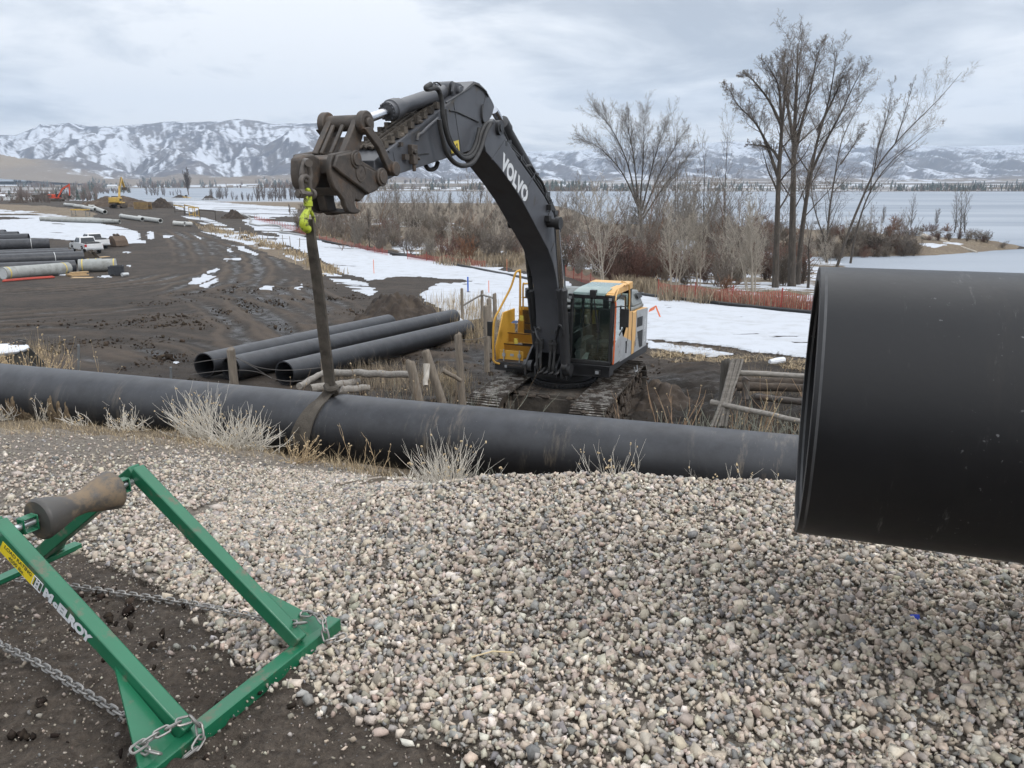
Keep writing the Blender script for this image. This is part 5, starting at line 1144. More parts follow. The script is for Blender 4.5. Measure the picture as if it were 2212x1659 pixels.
    t.tube([(-0.30, -0.85, 3.33), (-0.8, -0.85, 3.33), (-0.8, -0.85, 2.6)], 0.022, 8); t.build('guard_rail', M_YEL, E)
    t = MB(); t.box((-0.26, -1.19, 2.98), (-0.20, -1.04, 3.24)); t.build('mirror', M_BLACK, E, bevel=0.02); t = MB(); t.box((0.40, -1.95, 2.05), (0.46, -1.80, 2.42)); t.tube([(0.42, -1.86, 2.05), (0.40, -1.86, 1.7)], 0.014, 8); t.build('mirror', M_BLACK, E, bevel=0.02)
    t = MB(); t.sphere((0.2, -1.28, 2.42), 0.07, 12, 7, sc=(1.1, 1.2, 0.5)); t.sphere((0.24, -1.28, 2.41), 0.09, 12, 4, sc=(1.2, 1, 0.12)); t.build('cap_on_step', mat('blue_cap', (0.05, 0.08, 0.16), (0.04, 0.06, 0.12), rough=0.8), E)
build_upper(EXC)

# ------------------------------------------------------------------ shackle, hook and sling
def ring_path(c, a, b, ra, rb, t0=0, t1=2 * math.pi, n=24): return [np.asarray(c) + np.asarray(a) * ra * math.cos(t) + np.asarray(b) * rb * math.sin(t) for t in np.linspace(t0, t1, n)]
def build_rigging():
    st = mat('shackle_steel', (0.115, 0.10, 0.088), (0.075, 0.066, 0.06), rough=0.55, scale=9, metal=0.3)
    W = lambda p: EO + p[0] * EF + p[1] * EL + p[2] * np.array([0, 0, 1.0])
    wz = lambda x, y, lat: W(exz([(x, y)], lat)[0])
    z = np.array([0, 0, 1.0])
    top = wz(205, 720, 0.22); t = thing('bow_shackle', 'brown steel bow shackle bolted to the coupler block', 'shackle', tuple(top))
    mb = MB(); mb.tube(smooth([wz(*p, 0.24) for p in ((195, 705), (215, 760), (225, 815), (212, 850), (185, 850), (165, 810), (170, 760), (180, 715))]), 0.032, 10); mb.build('bow', st, t, world=True)
    mb = MB(); mb.cyl(wz(185, 712, 0.10), wz(215, 722, 0.34), 0.046, 16); mb.build('pin', st, t, world=True)
    t = thing('lower_shackle', 'second bow shackle hanging from the first, carrying the green hook', 'shackle', tuple(wz(200, 880, 0.24)))
    mb = MB(); mb.tube(smooth([wz(*p, 0.26) for p in ((168, 940), (162, 890), (158, 845), (178, 818), (205, 830), (216, 870), (222, 910), (236, 945))]), 0.032, 10); mb.build('bow', st, t, world=True)
    mb = MB(); a, b = wz(158, 945, 0.26), wz(245, 948, 0.26); mb.cyl(a, b, 0.036, 16); mb.lathe(a, a - b, [(-0.02, 0.062), (0.05, 0.062), (0.05, 0.04), (0.07, 0.04)], 6); mb.cyl(b - norm(b - a) * 0.05, b, 0.062, 16); mb.build('pin', st, t, world=True)
    gr = mat('lime_paint', (0.40, 0.48, 0.035), (0.32, 0.40, 0.03), rough=0.5, scale=14, dirt=(0.06, 0.05, 0.03), dscale=16, dlo=0.50, dhi=0.60)
    t = thing('lifting_hook', 'lime green swivel hook with worn paint hanging from the shackle', 'hook', tuple(wz(210, 1180, 0.26)))
    mb = MB(); q = [wz(*p, 0.26) for p in ((196, 920), (214, 918), (221, 950), (224, 985), (216, 1010), (200, 1012), (188, 1000), (196, 960))]; mb.tube(smooth(q), 0.024, 8); mb.cyl(wz(208, 1000, 0.26), wz(210, 1035, 0.26), 0.055, 14); mb.build('swivel', gr, t, world=True)
    mb = MB(); q = [wz(*p, 0.26) for p in ((212, 1030), (207, 1062), (188, 1100), (176, 1140), (184, 1182), (205, 1202), (222, 1190))]; mb.tube(smooth(q), np.interp(np.linspace(0, 1, len(smooth(q))), [0, 0.2, 0.55, 0.85, 1], [0.036, 0.04, 0.062, 0.052, 0.022]), 12); mb.build('hook_body', gr, t, world=True)
    mb = MB(); q = [wz(*p, 0.26) for p in ((215, 1045), (240, 1100), (250, 1140), (240, 1165))]; mb.tube(smooth(q), 0.022, 8); mb.build('latch', gr, t, world=True)
    # the webbing sling: two legs from the hook, choked round the pipe
    web = mat('sling_webbing', (0.092, 0.080, 0.066), (0.056, 0.049, 0.041), rough=0.95, scale=7, bump=0.5, bscale=70, dirt=(0.035, 0.029, 0.024), dscale=5, dlo=0.5, dhi=0.68)
    hk = wz(228, 1160, 0.26)
    along = PD2; side = np.array([-PD2[1], PD2[0], 0.0]); side = -side if side[1] > 0 else side   # side points to the camera
    tp = HC + along * 0.20 + z * (HR + 0.10) + side * 0.12
    t = thing('lifting_sling', 'brown webbing sling choked round the long black pipe', 'sling', tuple(HC + along * 0.05 + z * HR))
    def strap(mb, pts, wdir, w, th):
        p = smooth(pts, 6); wd = np.array([norm(np.asarray(w_)) for w_ in np.linspace(wdir[0], wdir[1], len(p))]); ww = np.interp(np.linspace(0, 1, len(p)), np.linspace(0, 1, len(w)), w)
        tg = np.gradient(p, axis=0); V = []
        for i in range(len(p)):
            d = norm(tg[i]); x = norm(wd[i] - d * (wd[i] @ d)); n = np.cross(d, x)
            for u, h in ((-1, -1), (-0.33, -1.25), (0.33, -1.25), (1, -1), (1, 1), (0.33, 0.6), (-0.33, 0.6), (-1, 1)): V.append(p[i] + x * ww[i] / 2 * u + n * th / 2 * h)
        k = 8; F = [(i * k + j, i * k + (j + 1) % k, (i + 1) * k + (j + 1) % k, (i + 1) * k + j) for i in range(len(p) - 1) for j in range(k)]
        F += [tuple(range(k))[::-1], tuple((len(p) - 1) * k + j for j in range(k))]; mb.add(V, F)
    for s_, w_ in ((-0.035, 0.085), (0.038, 0.085)):
        mb = MB(); x0 = along * s_
        mb_pts = [hk + x0 * 0.55 + z * 0.05, hk + x0 - z * 0.25, (hk * 0.66 + tp * 0.34) + x0 * 1.1, (hk * 0.33 + tp * 0.67) + x0 * 1.15, tp + x0 * 1.0 + z * 0.18, tp + x0 * 0.8]
        strap(mb, mb_pts, (along + side * 0.5 * np.sign(s_), along + side * 0.25 * np.sign(s_)), (0.070, w_ * .82, 0.078, 0.09, 0.085), 0.028); mb.build('strap', web, t, world=True)
    for k, (o_, w_, sh) in enumerate(((-0.05, 0.15, -0.34), (0.035, 0.13, -0.24))):
        mb = MB(); pts = [tp + along * (o_ * 0.6 + 0.03) + z * 0.03]
        for a in np.linspace(68, -130, 16): r = HR + 0.012 + 0.012 * k; f = (68 - a) / 198; pts.append(HC + along * (0.12 + o_ + sh * min(1, f * 1.9)) + side * r * math.cos(rad(a)) + z * r * math.sin(rad(a)))
        strap(mb, pts, (along, along), (0.07, w_, w_, w_), 0.022); mb.build('strap', web, t, world=True)
    mb = MB(); pts = [tp + along * 0.02, tp + along * 0.09 - z * 0.02]
    for a in np.linspace(82, 190, 9): r = HR + 0.014; pts.append(HC + along * (0.16 + (82 - a) * -0.0022) + side * r * math.cos(rad(a)) + z * r * math.sin(rad(a)))
    strap(mb, pts, (along, along), (0.08, 0.11, 0.11), 0.024); mb.build('strap', web, t, world=True)
    mb = MB(); mb.tube(smooth([tp + along * -0.06 + z * 0.06, tp + side * 0.05 + z * 0.02, tp + along * 0.08 + z * 0.03, tp - side * 0.08 + z * 0.05, tp + along * -0.05 - side * 0.02 + z * 0.07]), 0.045, 8); mb.build('choke_knot', web, t, world=True)
build_rigging()

# ------------------------------------------------------------------ green roller stand with its chains
def build_roller_stand():
    GRN = mat('green_paint', (0.009, 0.125, 0.060), (0.008, 0.098, 0.047), rough=0.38, scale=4, dirt=(0.13, 0.105, 0.078), dscale=11, dlo=0.56, dhi=0.70, coat=0.15)
    POLY = mat('roller_rubber', (0.050, 0.048, 0.046), (0.080, 0.068, 0.056), rough=0.5, scale=3.5, dirt=(0.17, 0.125, 0.082), dscale=6, dlo=0.48, dhi=0.58)
    ZINC = mat('zinc_pin', (0.55, 0.56, 0.57), (0.45, 0.46, 0.47), rough=0.3, metal=0.9)
    CHN = mat('chain_steel', (0.30, 0.29, 0.275), (0.20, 0.19, 0.18), rough=0.42, scale=40, metal=0.65, dirt=(0.09, 0.075, 0.06), dscale=20, dlo=0.58, dhi=0.75)
    J1 = np.array([-0.768, 2.46, 0.045]); J2 = np.array([-0.985, 1.99, 0.045]); e = norm(J1 - J2); g = np.array([-e[1], e[0], 0]); z = np.array([0, 0, 1.0]); SEP = 1.48
    A1 = J1 + g * SEP / 2 + z * 0.515; A2 = J2 + g * (SEP / 2 - 0.005) + z * 0.515 - e * 0.012
    T = thing('roller_stand', 'green steel pipe roller stand with a worn black hourglass roller, standing on the dirt', 'roller stand', tuple(J2 * (1, 1, 0)))
    for o_, n0, n1 in ((J1 * 0, -0.62, 0.20), (g * SEP, -0.75, 0.22)):
        mb = MB(); a = J2 + o_ + e * n0 - z * 0.012; b = J1 + o_ + e * n1 - z * 0.012
        mb.beam(a, b, 0.052, 0.006); mb.beam(a - g * 0.026 * (1 if o_[0] == 0 else -1) - z * 0.022, b - g * 0.026 * (1 if o_[0] == 0 else -1) - z * 0.022, 0.006, 0.048)
        mb.beam(a + z * 0.004 - z * 0.012, b + z * 0.004 - z * 0.012, 0.048, 0.02)
        mb.build('base_bar', GRN, T, world=True, bevel=0.002)
    arms = []
    for J, A in ((J1, A1), (J2, A2)):
        for far in (0, 1):
            b = J + g * SEP * far; d = norm(A - b); a = A + d * 0.045 + (g * 0.033 * (1 if far else -1)) * 1.0
            mb = MB(); up = np.cross(d, e); mb.beam(b, a, 0.048, 0.056, up=up); arms.append(mb.build('leg', GRN, T, world=True, bevel=0.005))
            mb = MB(); s_ = 1 if J is J1 else -1
            mb.prism([b + d * 0.30 + e * s_ * 0.024 - z * 0.0, b + e * s_ * 0.03 - z * 0.02, b + e * s_ * (0.15 if s_ > 0 else 0.17) - z * 0.006], norm(np.cross(d, e)) * 0.008); mb.build('gusset', GRN, T, world=True)
    # roller with brackets and pins
    ax = norm(A1 - A2); L_ = np.linalg.norm(A1 - A2); c = A2 - z * 0.010
    R0, R1 = 0.125, L_ - 0.105
    mid = (R0 + R1) / 2; hl = (R1 - R0) / 2
    prof = [(-hl, 0.018), (-hl, 0.066), (-hl + 0.006, 0.072), (-hl + 0.014, 0.0735), (-hl * 0.55, 0.060), (-hl * 0.22, 0.044), (-hl * 0.12, 0.0415), (hl * 0.12, 0.0415), (hl * 0.22, 0.044), (hl * 0.55, 0.060), (hl - 0.014, 0.0735), (hl - 0.006, 0.072), (hl, 0.066), (hl, 0.018)]
    ro = MB(); ro.lathe(c + ax * mid, ax, prof, 48); ro.build('roller', POLY, T, world=True, sharp=40)
    for p in (c + ax * 0.094, c + ax * (L_ - 0.072)):
        mb = MB()
        for o_ in (-1, 1):
            mb.beam(p + ax * 0.024 * o_ - g * 0.018, p + ax * 0.024 * o_ + g * 0.018, 0.006, 0.054); mb.beam(p + z * 0.024 * o_ - g * 0.018, p + z * 0.024 * o_ + g * 0.018, 0.0415, 0.006)
        mb.build('bracket', GRN, T, world=True, bevel=0.003)
    mb = MB(); mb.cyl(c - ax * 0.06, c + ax * 0.13, 0.0115, 14); mb.cyl(c + ax * (L_ - 0.10), c + ax * (L_ + 0.01), 0.0115, 14)
    mb.build('axle', ZINC, T, world=True)
    # markings on the near leg: the load plate and the maker's name
    b = J2; A = A2; d = norm(A - b); up = norm(np.cross(d, e)); up = up if up[2] > 0 else -up; n = -e; L2 = np.linalg.norm(A - b)
    xd = -d; yd = np.cross(n, xd)
    if yd[2] < 0: yd = -yd
    face = lambda t: b + d * L2 * t + n * 0.0252
    leg = arms[2]
    mb = MB(); ctr = face(0.855) - yd * 0.002; w, h = 0.082, 0.0235
    mb.prism([ctr - xd * w + -yd * h, ctr + xd * w - yd * h, ctr + xd * w + yd * h, ctr - xd * w + yd * h], n * 0.0008); pl = mb.build('load_plate', mat('yellow_label', (0.72, 0.56, 0.02), (0.68, 0.52, 0.02), rough=0.45, dirt=(0.3, 0.22, 0.05), dscale=20, dlo=0.62, dhi=0.75), leg, world=True)
    mb = MB(); add_text(mb, 'LOAD RATING', 0.0205, ctr + yd * 0.0125 + n * 0.0015, xd, yd, bold=0.0004); add_text(mb, '4500 lbs.', 0.0215, ctr - yd * 0.0115 + n * 0.0015, xd, yd, bold=0.0004); mb.build('lettering', mat('dark_lettering', (0.02, 0.05, 0.03), (0.02, 0.04, 0.03), rough=0.5), pl, world=True)
    mb = MB(); c2 = face(0.565); add_text(mb, 'M', 0.050, c2 - xd * 0.108 + n * 0.0015, xd, yd, bold=0.0034, sx=1.05); add_text(mb, 'c', 0.036, c2 - xd * 0.072 + n * 0.0015 - yd * 0.002, xd, yd, bold=0.003, sx=1.1); add_text(mb, 'ELROY', 0.050, c2 + xd * 0.016 + n * 0.0015, xd, yd, bold=0.0034, sx=1.0)
    q = face(0.565) - xd * 0.162; s_ = 0.021
    for k in range(4):
        a_ = [(-1, -1), (1, -1), (1, 1), (-1, 1)][k]; b_ = [(1, -1), (1, 1), (-1, 1), (-1, -1)][k]
        mb.beam(q + (xd * a_[0] + yd * a_[1]) * s_ + n * 0.001, q + (xd * b_[0] + yd * b_[1]) * s_ + n * 0.001, 0.003, 0.0012, up=n)
    add_text(mb, 'M', 0.026, q + yd * 0.008 + n * 0.0015, xd, yd, bold=0.001); add_text(mb, 'M', 0.026, q - yd * 0.010 + n * 0.0015, xd, yd, bold=0.001)
    mb.build('lettering', M_WHITE, leg, world=True)
    # chains
    def chain(pts, label):
        p = smooth(pts, 30); sl = np.concatenate([[0], np.cumsum(np.linalg.norm(np.diff(p, axis=0), axis=1))]); n_ = int(sl[-1] / 0.0335); mb = MB()
        rg = np.random.default_rng(int(sl[-1] * 1000))
        for i in range(n_):
            s0 = (i + 0.5) * 0.0335; c_ = np.array([np.interp(s0, sl, p[:, k]) for k in range(3)]); c3 = np.array([np.interp(min(s0 + 0.01, sl[-1]), sl, p[:, k]) for k in range(3)]); dd = norm(c3 - c_) if np.linalg.norm(c3 - c_) > 1e-6 else dd
            a_, b_, _ = frame(dd); ang = (math.pi / 2 if i % 2 else 0) + 0.6 + rg.uniform(-0.15, 0.15); y_ = a_ * math.cos(ang) + b_ * math.sin(ang)
            ring = []
            for t in np.linspace(0, 2 * math.pi, 16, endpoint=False): ring.append(c_ + dd * (0.0125 * np.sign(math.cos(t)) * min(1, abs(math.cos(t)) * 3) + 0.0115 * math.cos(t)) + y_ * 0.0115 * math.sin(t))
            mb.tube(ring, 0.0039, 6, closed=True)
        mb.solo('chain', CHN, tuple(p[0]), label, 'chain', 'spreader chains of the roller stand')
    def gp(x, y, lift=0.022): return G(x, y, lift)
    chain([J1 + e * 0.02 - g * 0.01 + z * 0.07, J1 + e * 0.02 + g * 0.06 + z * 0.05, gp(540, 1340), gp(470, 1326), gp(380, 1309), gp(290, 1296), gp(210, 1284), gp(136, 1272), gp(80, 1262), gp(20, 1258), gp(-60, 1250)], 'steel chain across the dirt behind the lettered leg of the stand')
    chain([J2 - e * 0.12 - g * 0.02 + z * 0.02, J2 - e * 0.12 + g * 0.06 + z * 0.02, gp(300, 1580), gp(240, 1542), gp(170, 1498), gp(100, 1454), gp(30, 1418), gp(-60, 1375), gp(-160, 1350)], 'steel chain lying on the dirt in front of the lettered leg')
    chain([J2 + e * -0.16 + g * 0.03 + z * 0.045, J2 - e * 0.08 + z * 0.06, J2 + e * 0.0 - g * 0.025 + z * 0.05, J2 - g * 0.055 + e * 0.0 + z * 0.0, J2 - g * 0.06 - e * 0.05 - z * 0.02, J2 - g * 0.035 - e * 0.08 - z * 0.02], 'short chain end wrapped over the base bar at the near leg')
    chain([J1 + e * 0.09 + g * 0.06 + z * 0.05, J1 + e * 0.10 + z * 0.055, J1 + e * 0.09 - g * 0.04 + z * 0.035, J1 + e * 0.07 - g * 0.07 - z * 0.015, J1 + e * 0.13 - g * 0.11 - z * 0.015], 'short chain end wrapped over the base bar beside the gravel')
build_roller_stand()

# ------------------------------------------------------------------ the yard: pipes, machines, fences, piles
def A_(x, y): return x * .1488, 466.3 + y * .1488
def B_(x, y): return x * .1984, 384 + y * .1984
def C_(x, y): return 274.3 + x * .1984, 356.6 + y * .1984
def D_(x, y): return 411.5 + x * .2976, 603.5 + y * .2976
def E_(x, y): return 1508.7 + x * .1985, 740.6 + y * .1985
def scale_at(p): return (p[1] * CP - (p[2] - EYE) * SP) / FPX          # metres per picture unit at a point
CONC = mat('grey_concrete', (0.30, 0.31, 0.30), (0.235, 0.245, 0.235), rough=0.85, scale=2.2, dirt=(0.17, 0.165, 0.15), dscale=1.6, dlo=0.5, dhi=0.7)
CONCL = mat('pale_concrete', (0.42, 0.43, 0.42), (0.34, 0.35, 0.34), rough=0.85, scale=2.2, dirt=(0.26, 0.255, 0.24), dscale=1.6, dlo=0.5, dhi=0.7)
BAND = mat('yellow_band', (0.55, 0.42, 0.10), (0.5, 0.38, 0.09), rough=0.6)
FILM = mat('plastic_film', (0.50, 0.52, 0.53), (0.36, 0.38, 0.39), rough=0.35, scale=9, bump=0.5, bscale=12)
WOOD = mat('weathered_wood', (0.24, 0.205, 0.165), (0.125, 0.105, 0.085), rough=0.88, scale=5, stretch=(6, 6, 0.7), bump=0.6, bscale=22)
WOODL = mat('grey_rail_wood', (0.285, 0.265, 0.24), (0.165, 0.15, 0.132), rough=0.88, scale=5, stretch=(1, 6, 6), bump=0.6, bscale=20)
LUMB = mat('sawn_lumber', (0.42, 0.29, 0.155), (0.33, 0.225, 0.12), rough=0.8, scale=5)
FARYEL = mat('yard_yellow', (0.52, 0.34, 0.07), (0.44, 0.28, 0.06), rough=0.55, scale=3, dirt=(0.14, 0.11, 0.07), dscale=2, dlo=0.5, dhi=0.7)
FARORG = mat('orange_machine', (0.55, 0.075, 0.03), (0.46, 0.06, 0.026), rough=0.5, scale=2)
TRUCKW = mat('truck_white', (0.66, 0.67, 0.68), (0.60, 0.61, 0.62), rough=0.3, scale=2, dirt=(0.30, 0.27, 0.23), dscale=1.5, dlo=0.58, dhi=0.8, coat=0.4)
DKGLASS = mat('dark_glass', (0.02, 0.025, 0.03), (0.03, 0.035, 0.04), rough=0.08)
RED = mat('tail_red', (0.42, 0.02, 0.02), (0.34, 0.015, 0.015), rough=0.3)
WHT = mat('white_paint', (0.62, 0.63, 0.63), (0.5, 0.51, 0.51), rough=0.6, scale=4)
SOILP = mat('spoil_earth', (0.030, 0.023, 0.019), (0.062, 0.048, 0.037), rough=1.0, scale=1.6, dirt=(0.085, 0.066, 0.05), dscale=0.6, dlo=0.52, dhi=0.68, bump=1.0, bscale=7)
SOILB = mat('spoil_brown', (0.085, 0.062, 0.045), (0.05, 0.037, 0.028), rough=1.0, scale=0.8, dirt=(0.115, 0.085, 0.06), dscale=0.35, dlo=0.5, dhi=0.66, bump=1.0, bscale=2.5)
SNOWM = mat('snow_lump', (0.62, 0.645, 0.68), (0.54, 0.56, 0.60), rough=0.9, scale=4, bump=0.4, bscale=6)

def ground_pipe(name, label, cat, q0, q1, dpx, m, group=None, wall=0.06, bell=False, bands=(), bandm=None, capfilm=False, D=None, rings=()):
    """Pipe lying on the ground between two picture points of its lower edge."""
    a = G(*q0); b = G(*q1); D = D or dpx * (scale_at(a) + scale_at(b)) / 2
    a[2] += D / 2 + 0.02; b[2] += D / 2 + 0.02; d = norm(b - a); L_ = np.linalg.norm(b - a); R = D / 2
    t = thing(name, label, cat, tuple(a - (0, 0, R)), group=group)
    mb = MB(); prof = [(0, R), (L_, R), (L_, R - wall), (0, R - wall)]
    if bell: prof = [(0, R * 1.14), (0.32, R * 1.14), (0.42, R), (L_, R), (L_, R - wall), (0, R - wall)]
    mb.lathe(a, d, prof, 36, closed=True); mb.build('pipe_wall', m, t, world=True, sharp=30)
    for s_ in bands: mb = MB(); mb.lathe(a + d * (s_ * L_ if s_ < 1 else L_ - 0.18), d, [(0, R + 0.012), (0.09, R + 0.012), (0.09, R - 0.01), (0, R - 0.01)], 36, closed=True); mb.build('band', bandm or BAND, t, world=True)
    for s_ in rings: mb = MB(); mb.lathe(a + d * s_, d, [(0, R + 0.006), (0.05, R + 0.006), (0.05, R - 0.01), (0, R - 0.01)], 36, closed=True); mb.build('chalk_line', WHT, t, world=True)
    if capfilm:
        for p, s_ in ((a, 1), (b, -1)): mb = MB(); mb.lathe(p + d * 0.015 * s_, d, [(0, R - wall * 0.5), (0.01, R - wall * 0.5)], 24); mb.build('end_film', FILM, t, world=True)
    return t

# three black pipes lying beyond the bank
for i, (q0, q1, lb) in enumerate(((D_(110, 716), (840, 716), 'black pipe rearmost of the three, mostly behind its neighbour'), (D_(300, 740), (979, 703), 'black pipe in the middle of three, its open end behind a fence post'), (D_(690, 775), (1008, 729), 'black pipe nearest of three, scuffed, running up beside the digger'))):
    a = G(*q0); b = G(*q1); d = norm(b - a); L_ = np.linalg.norm(b - a); R = 0.372
    pipe('black_pipe', lb, 'pipe', tuple(a + (0, 0, R + 0.02)), d, L_, R, 0.035, PIPE3, group='black pipes stacked by the digger', k=48)
# stack of long black pipes on the left
LB = [((-60, 580), (182, 569), 1.22, 'long black pipe with pale joint rings, in front of the white trucks', (-0.0, ), (2.6, 8.3, 12.2)),
      ((-80, 599), (164, 588), 1.05, 'black pipe hidden behind the grey concrete pipes', (), ()),
      ((-70, 570), (162, 561), 1.10, 'black pipe lying right behind the one with pale joint rings', (), ()), ((-80, 566), (150, 557), 1.10, 'second black pipe behind the ringed one, only its top showing', (), ()),
      ((-90, 545), (109, 539), 1.42, 'black pipe whose end stops at the front of the white truck', (), (2.0, 9.0, 15.0)),
      ((-90, 528), (64, 524), 1.25, 'black pipe far behind the truck, nearest of the back three', (), ()), ((-90, 522), (42, 519), 1.25, 'black pipe far behind the truck, middle of the back three', (), ()), ((-90, 517), (14, 515), 1.25, 'black pipe far behind the truck, shortest seen of the back three', (), ())]
for q0, q1, D, lb, _, rg_ in LB:
    L_ = np.linalg.norm(G(*q1) - G(*q0)); ground_pipe('black_pipe', lb, 'pipe', q0, q1, 0, PIPE3, 'long black pipes in the yard', 0.06, D=D, rings=[L_ - r for r in rg_])
ground_pipe('concrete_pipe', 'grey concrete pipe with yellow end bands, nearest the left edge', 'pipe', A_(55, 932), A_(1000, 845), 26, CONC, 'banded concrete pipes', 0.07, bands=(0.05, 0.90), capfilm=True)
ground_pipe('concrete_pipe', 'grey concrete pipe with film over its end, beside the dark crate', 'pipe', A_(1160, 818), A_(1700, 805), 27, CONC, 'banded concrete pipes', 0.07, bands=(0.09, 0.93), capfilm=True)
ground_pipe('concrete_pipe', 'grey concrete pipe mostly hidden behind the film-wrapped one', 'pipe', A_(1260, 770), A_(1490, 762), 21, CONC, 'banded concrete pipes', 0.07, bands=(0.12, 0.6), capfilm=True)
CP_ = [(712, 308, 815, 318, 33, 'first concrete pipe of the line by the orange digger'), (822, 328, 905, 334, 38, 'second concrete pipe of the line, next to the first'), (910, 338, 1040, 366, 38, 'third concrete pipe, behind the open-ended one'), (965, 326, 1032, 326, 30, 'short concrete pipe set back behind the third of the line'), (1036, 352, 1146, 396, 42, 'open-ended concrete pipe at the near end of the line'),
       (1325, 440, 1555, 475, 45, 'concrete pipe left of a pair on the road, its dark end open'), (1520, 462, 1752, 495, 48, 'concrete pipe right of a pair on the road with clamps along it'), (1893, 522, 2012, 530, 50, 'short concrete pipe nearest the road bend, left one'), (2012, 526, 2086, 528, 46, 'short concrete pipe nearest the road bend, right one')]
for x0, y0, x1, y1, d, lb in CP_: ground_pipe('concrete_pipe', lb, 'pipe', B_(x0, y0), B_(x1, y1), d * .1984, CONCL, 'pale concrete pipes along the road', 0.09, bell=True)
for i, (x0, y0, x1, y1, d, lb) in enumerate(((688, 482, 1306, 502, 46, 'front concrete pipe of the stacked row, longest seen'), (622, 479, 1210, 492, 44, 'second concrete pipe of the stacked row'), (560, 477, 1150, 487, 42, 'third concrete pipe of the stacked row'), (500, 473, 1090, 480, 42, 'fourth concrete pipe of the stacked row'), (442, 469, 1030, 474, 42, 'rearmost concrete pipe of the stacked row'))):
    ground_pipe('concrete_pipe', lb, 'pipe', B_(x0, y0), B_(x1, y1), d * .1984, CONC, 'row of concrete pipes on the snow', 0.08, bell=True)

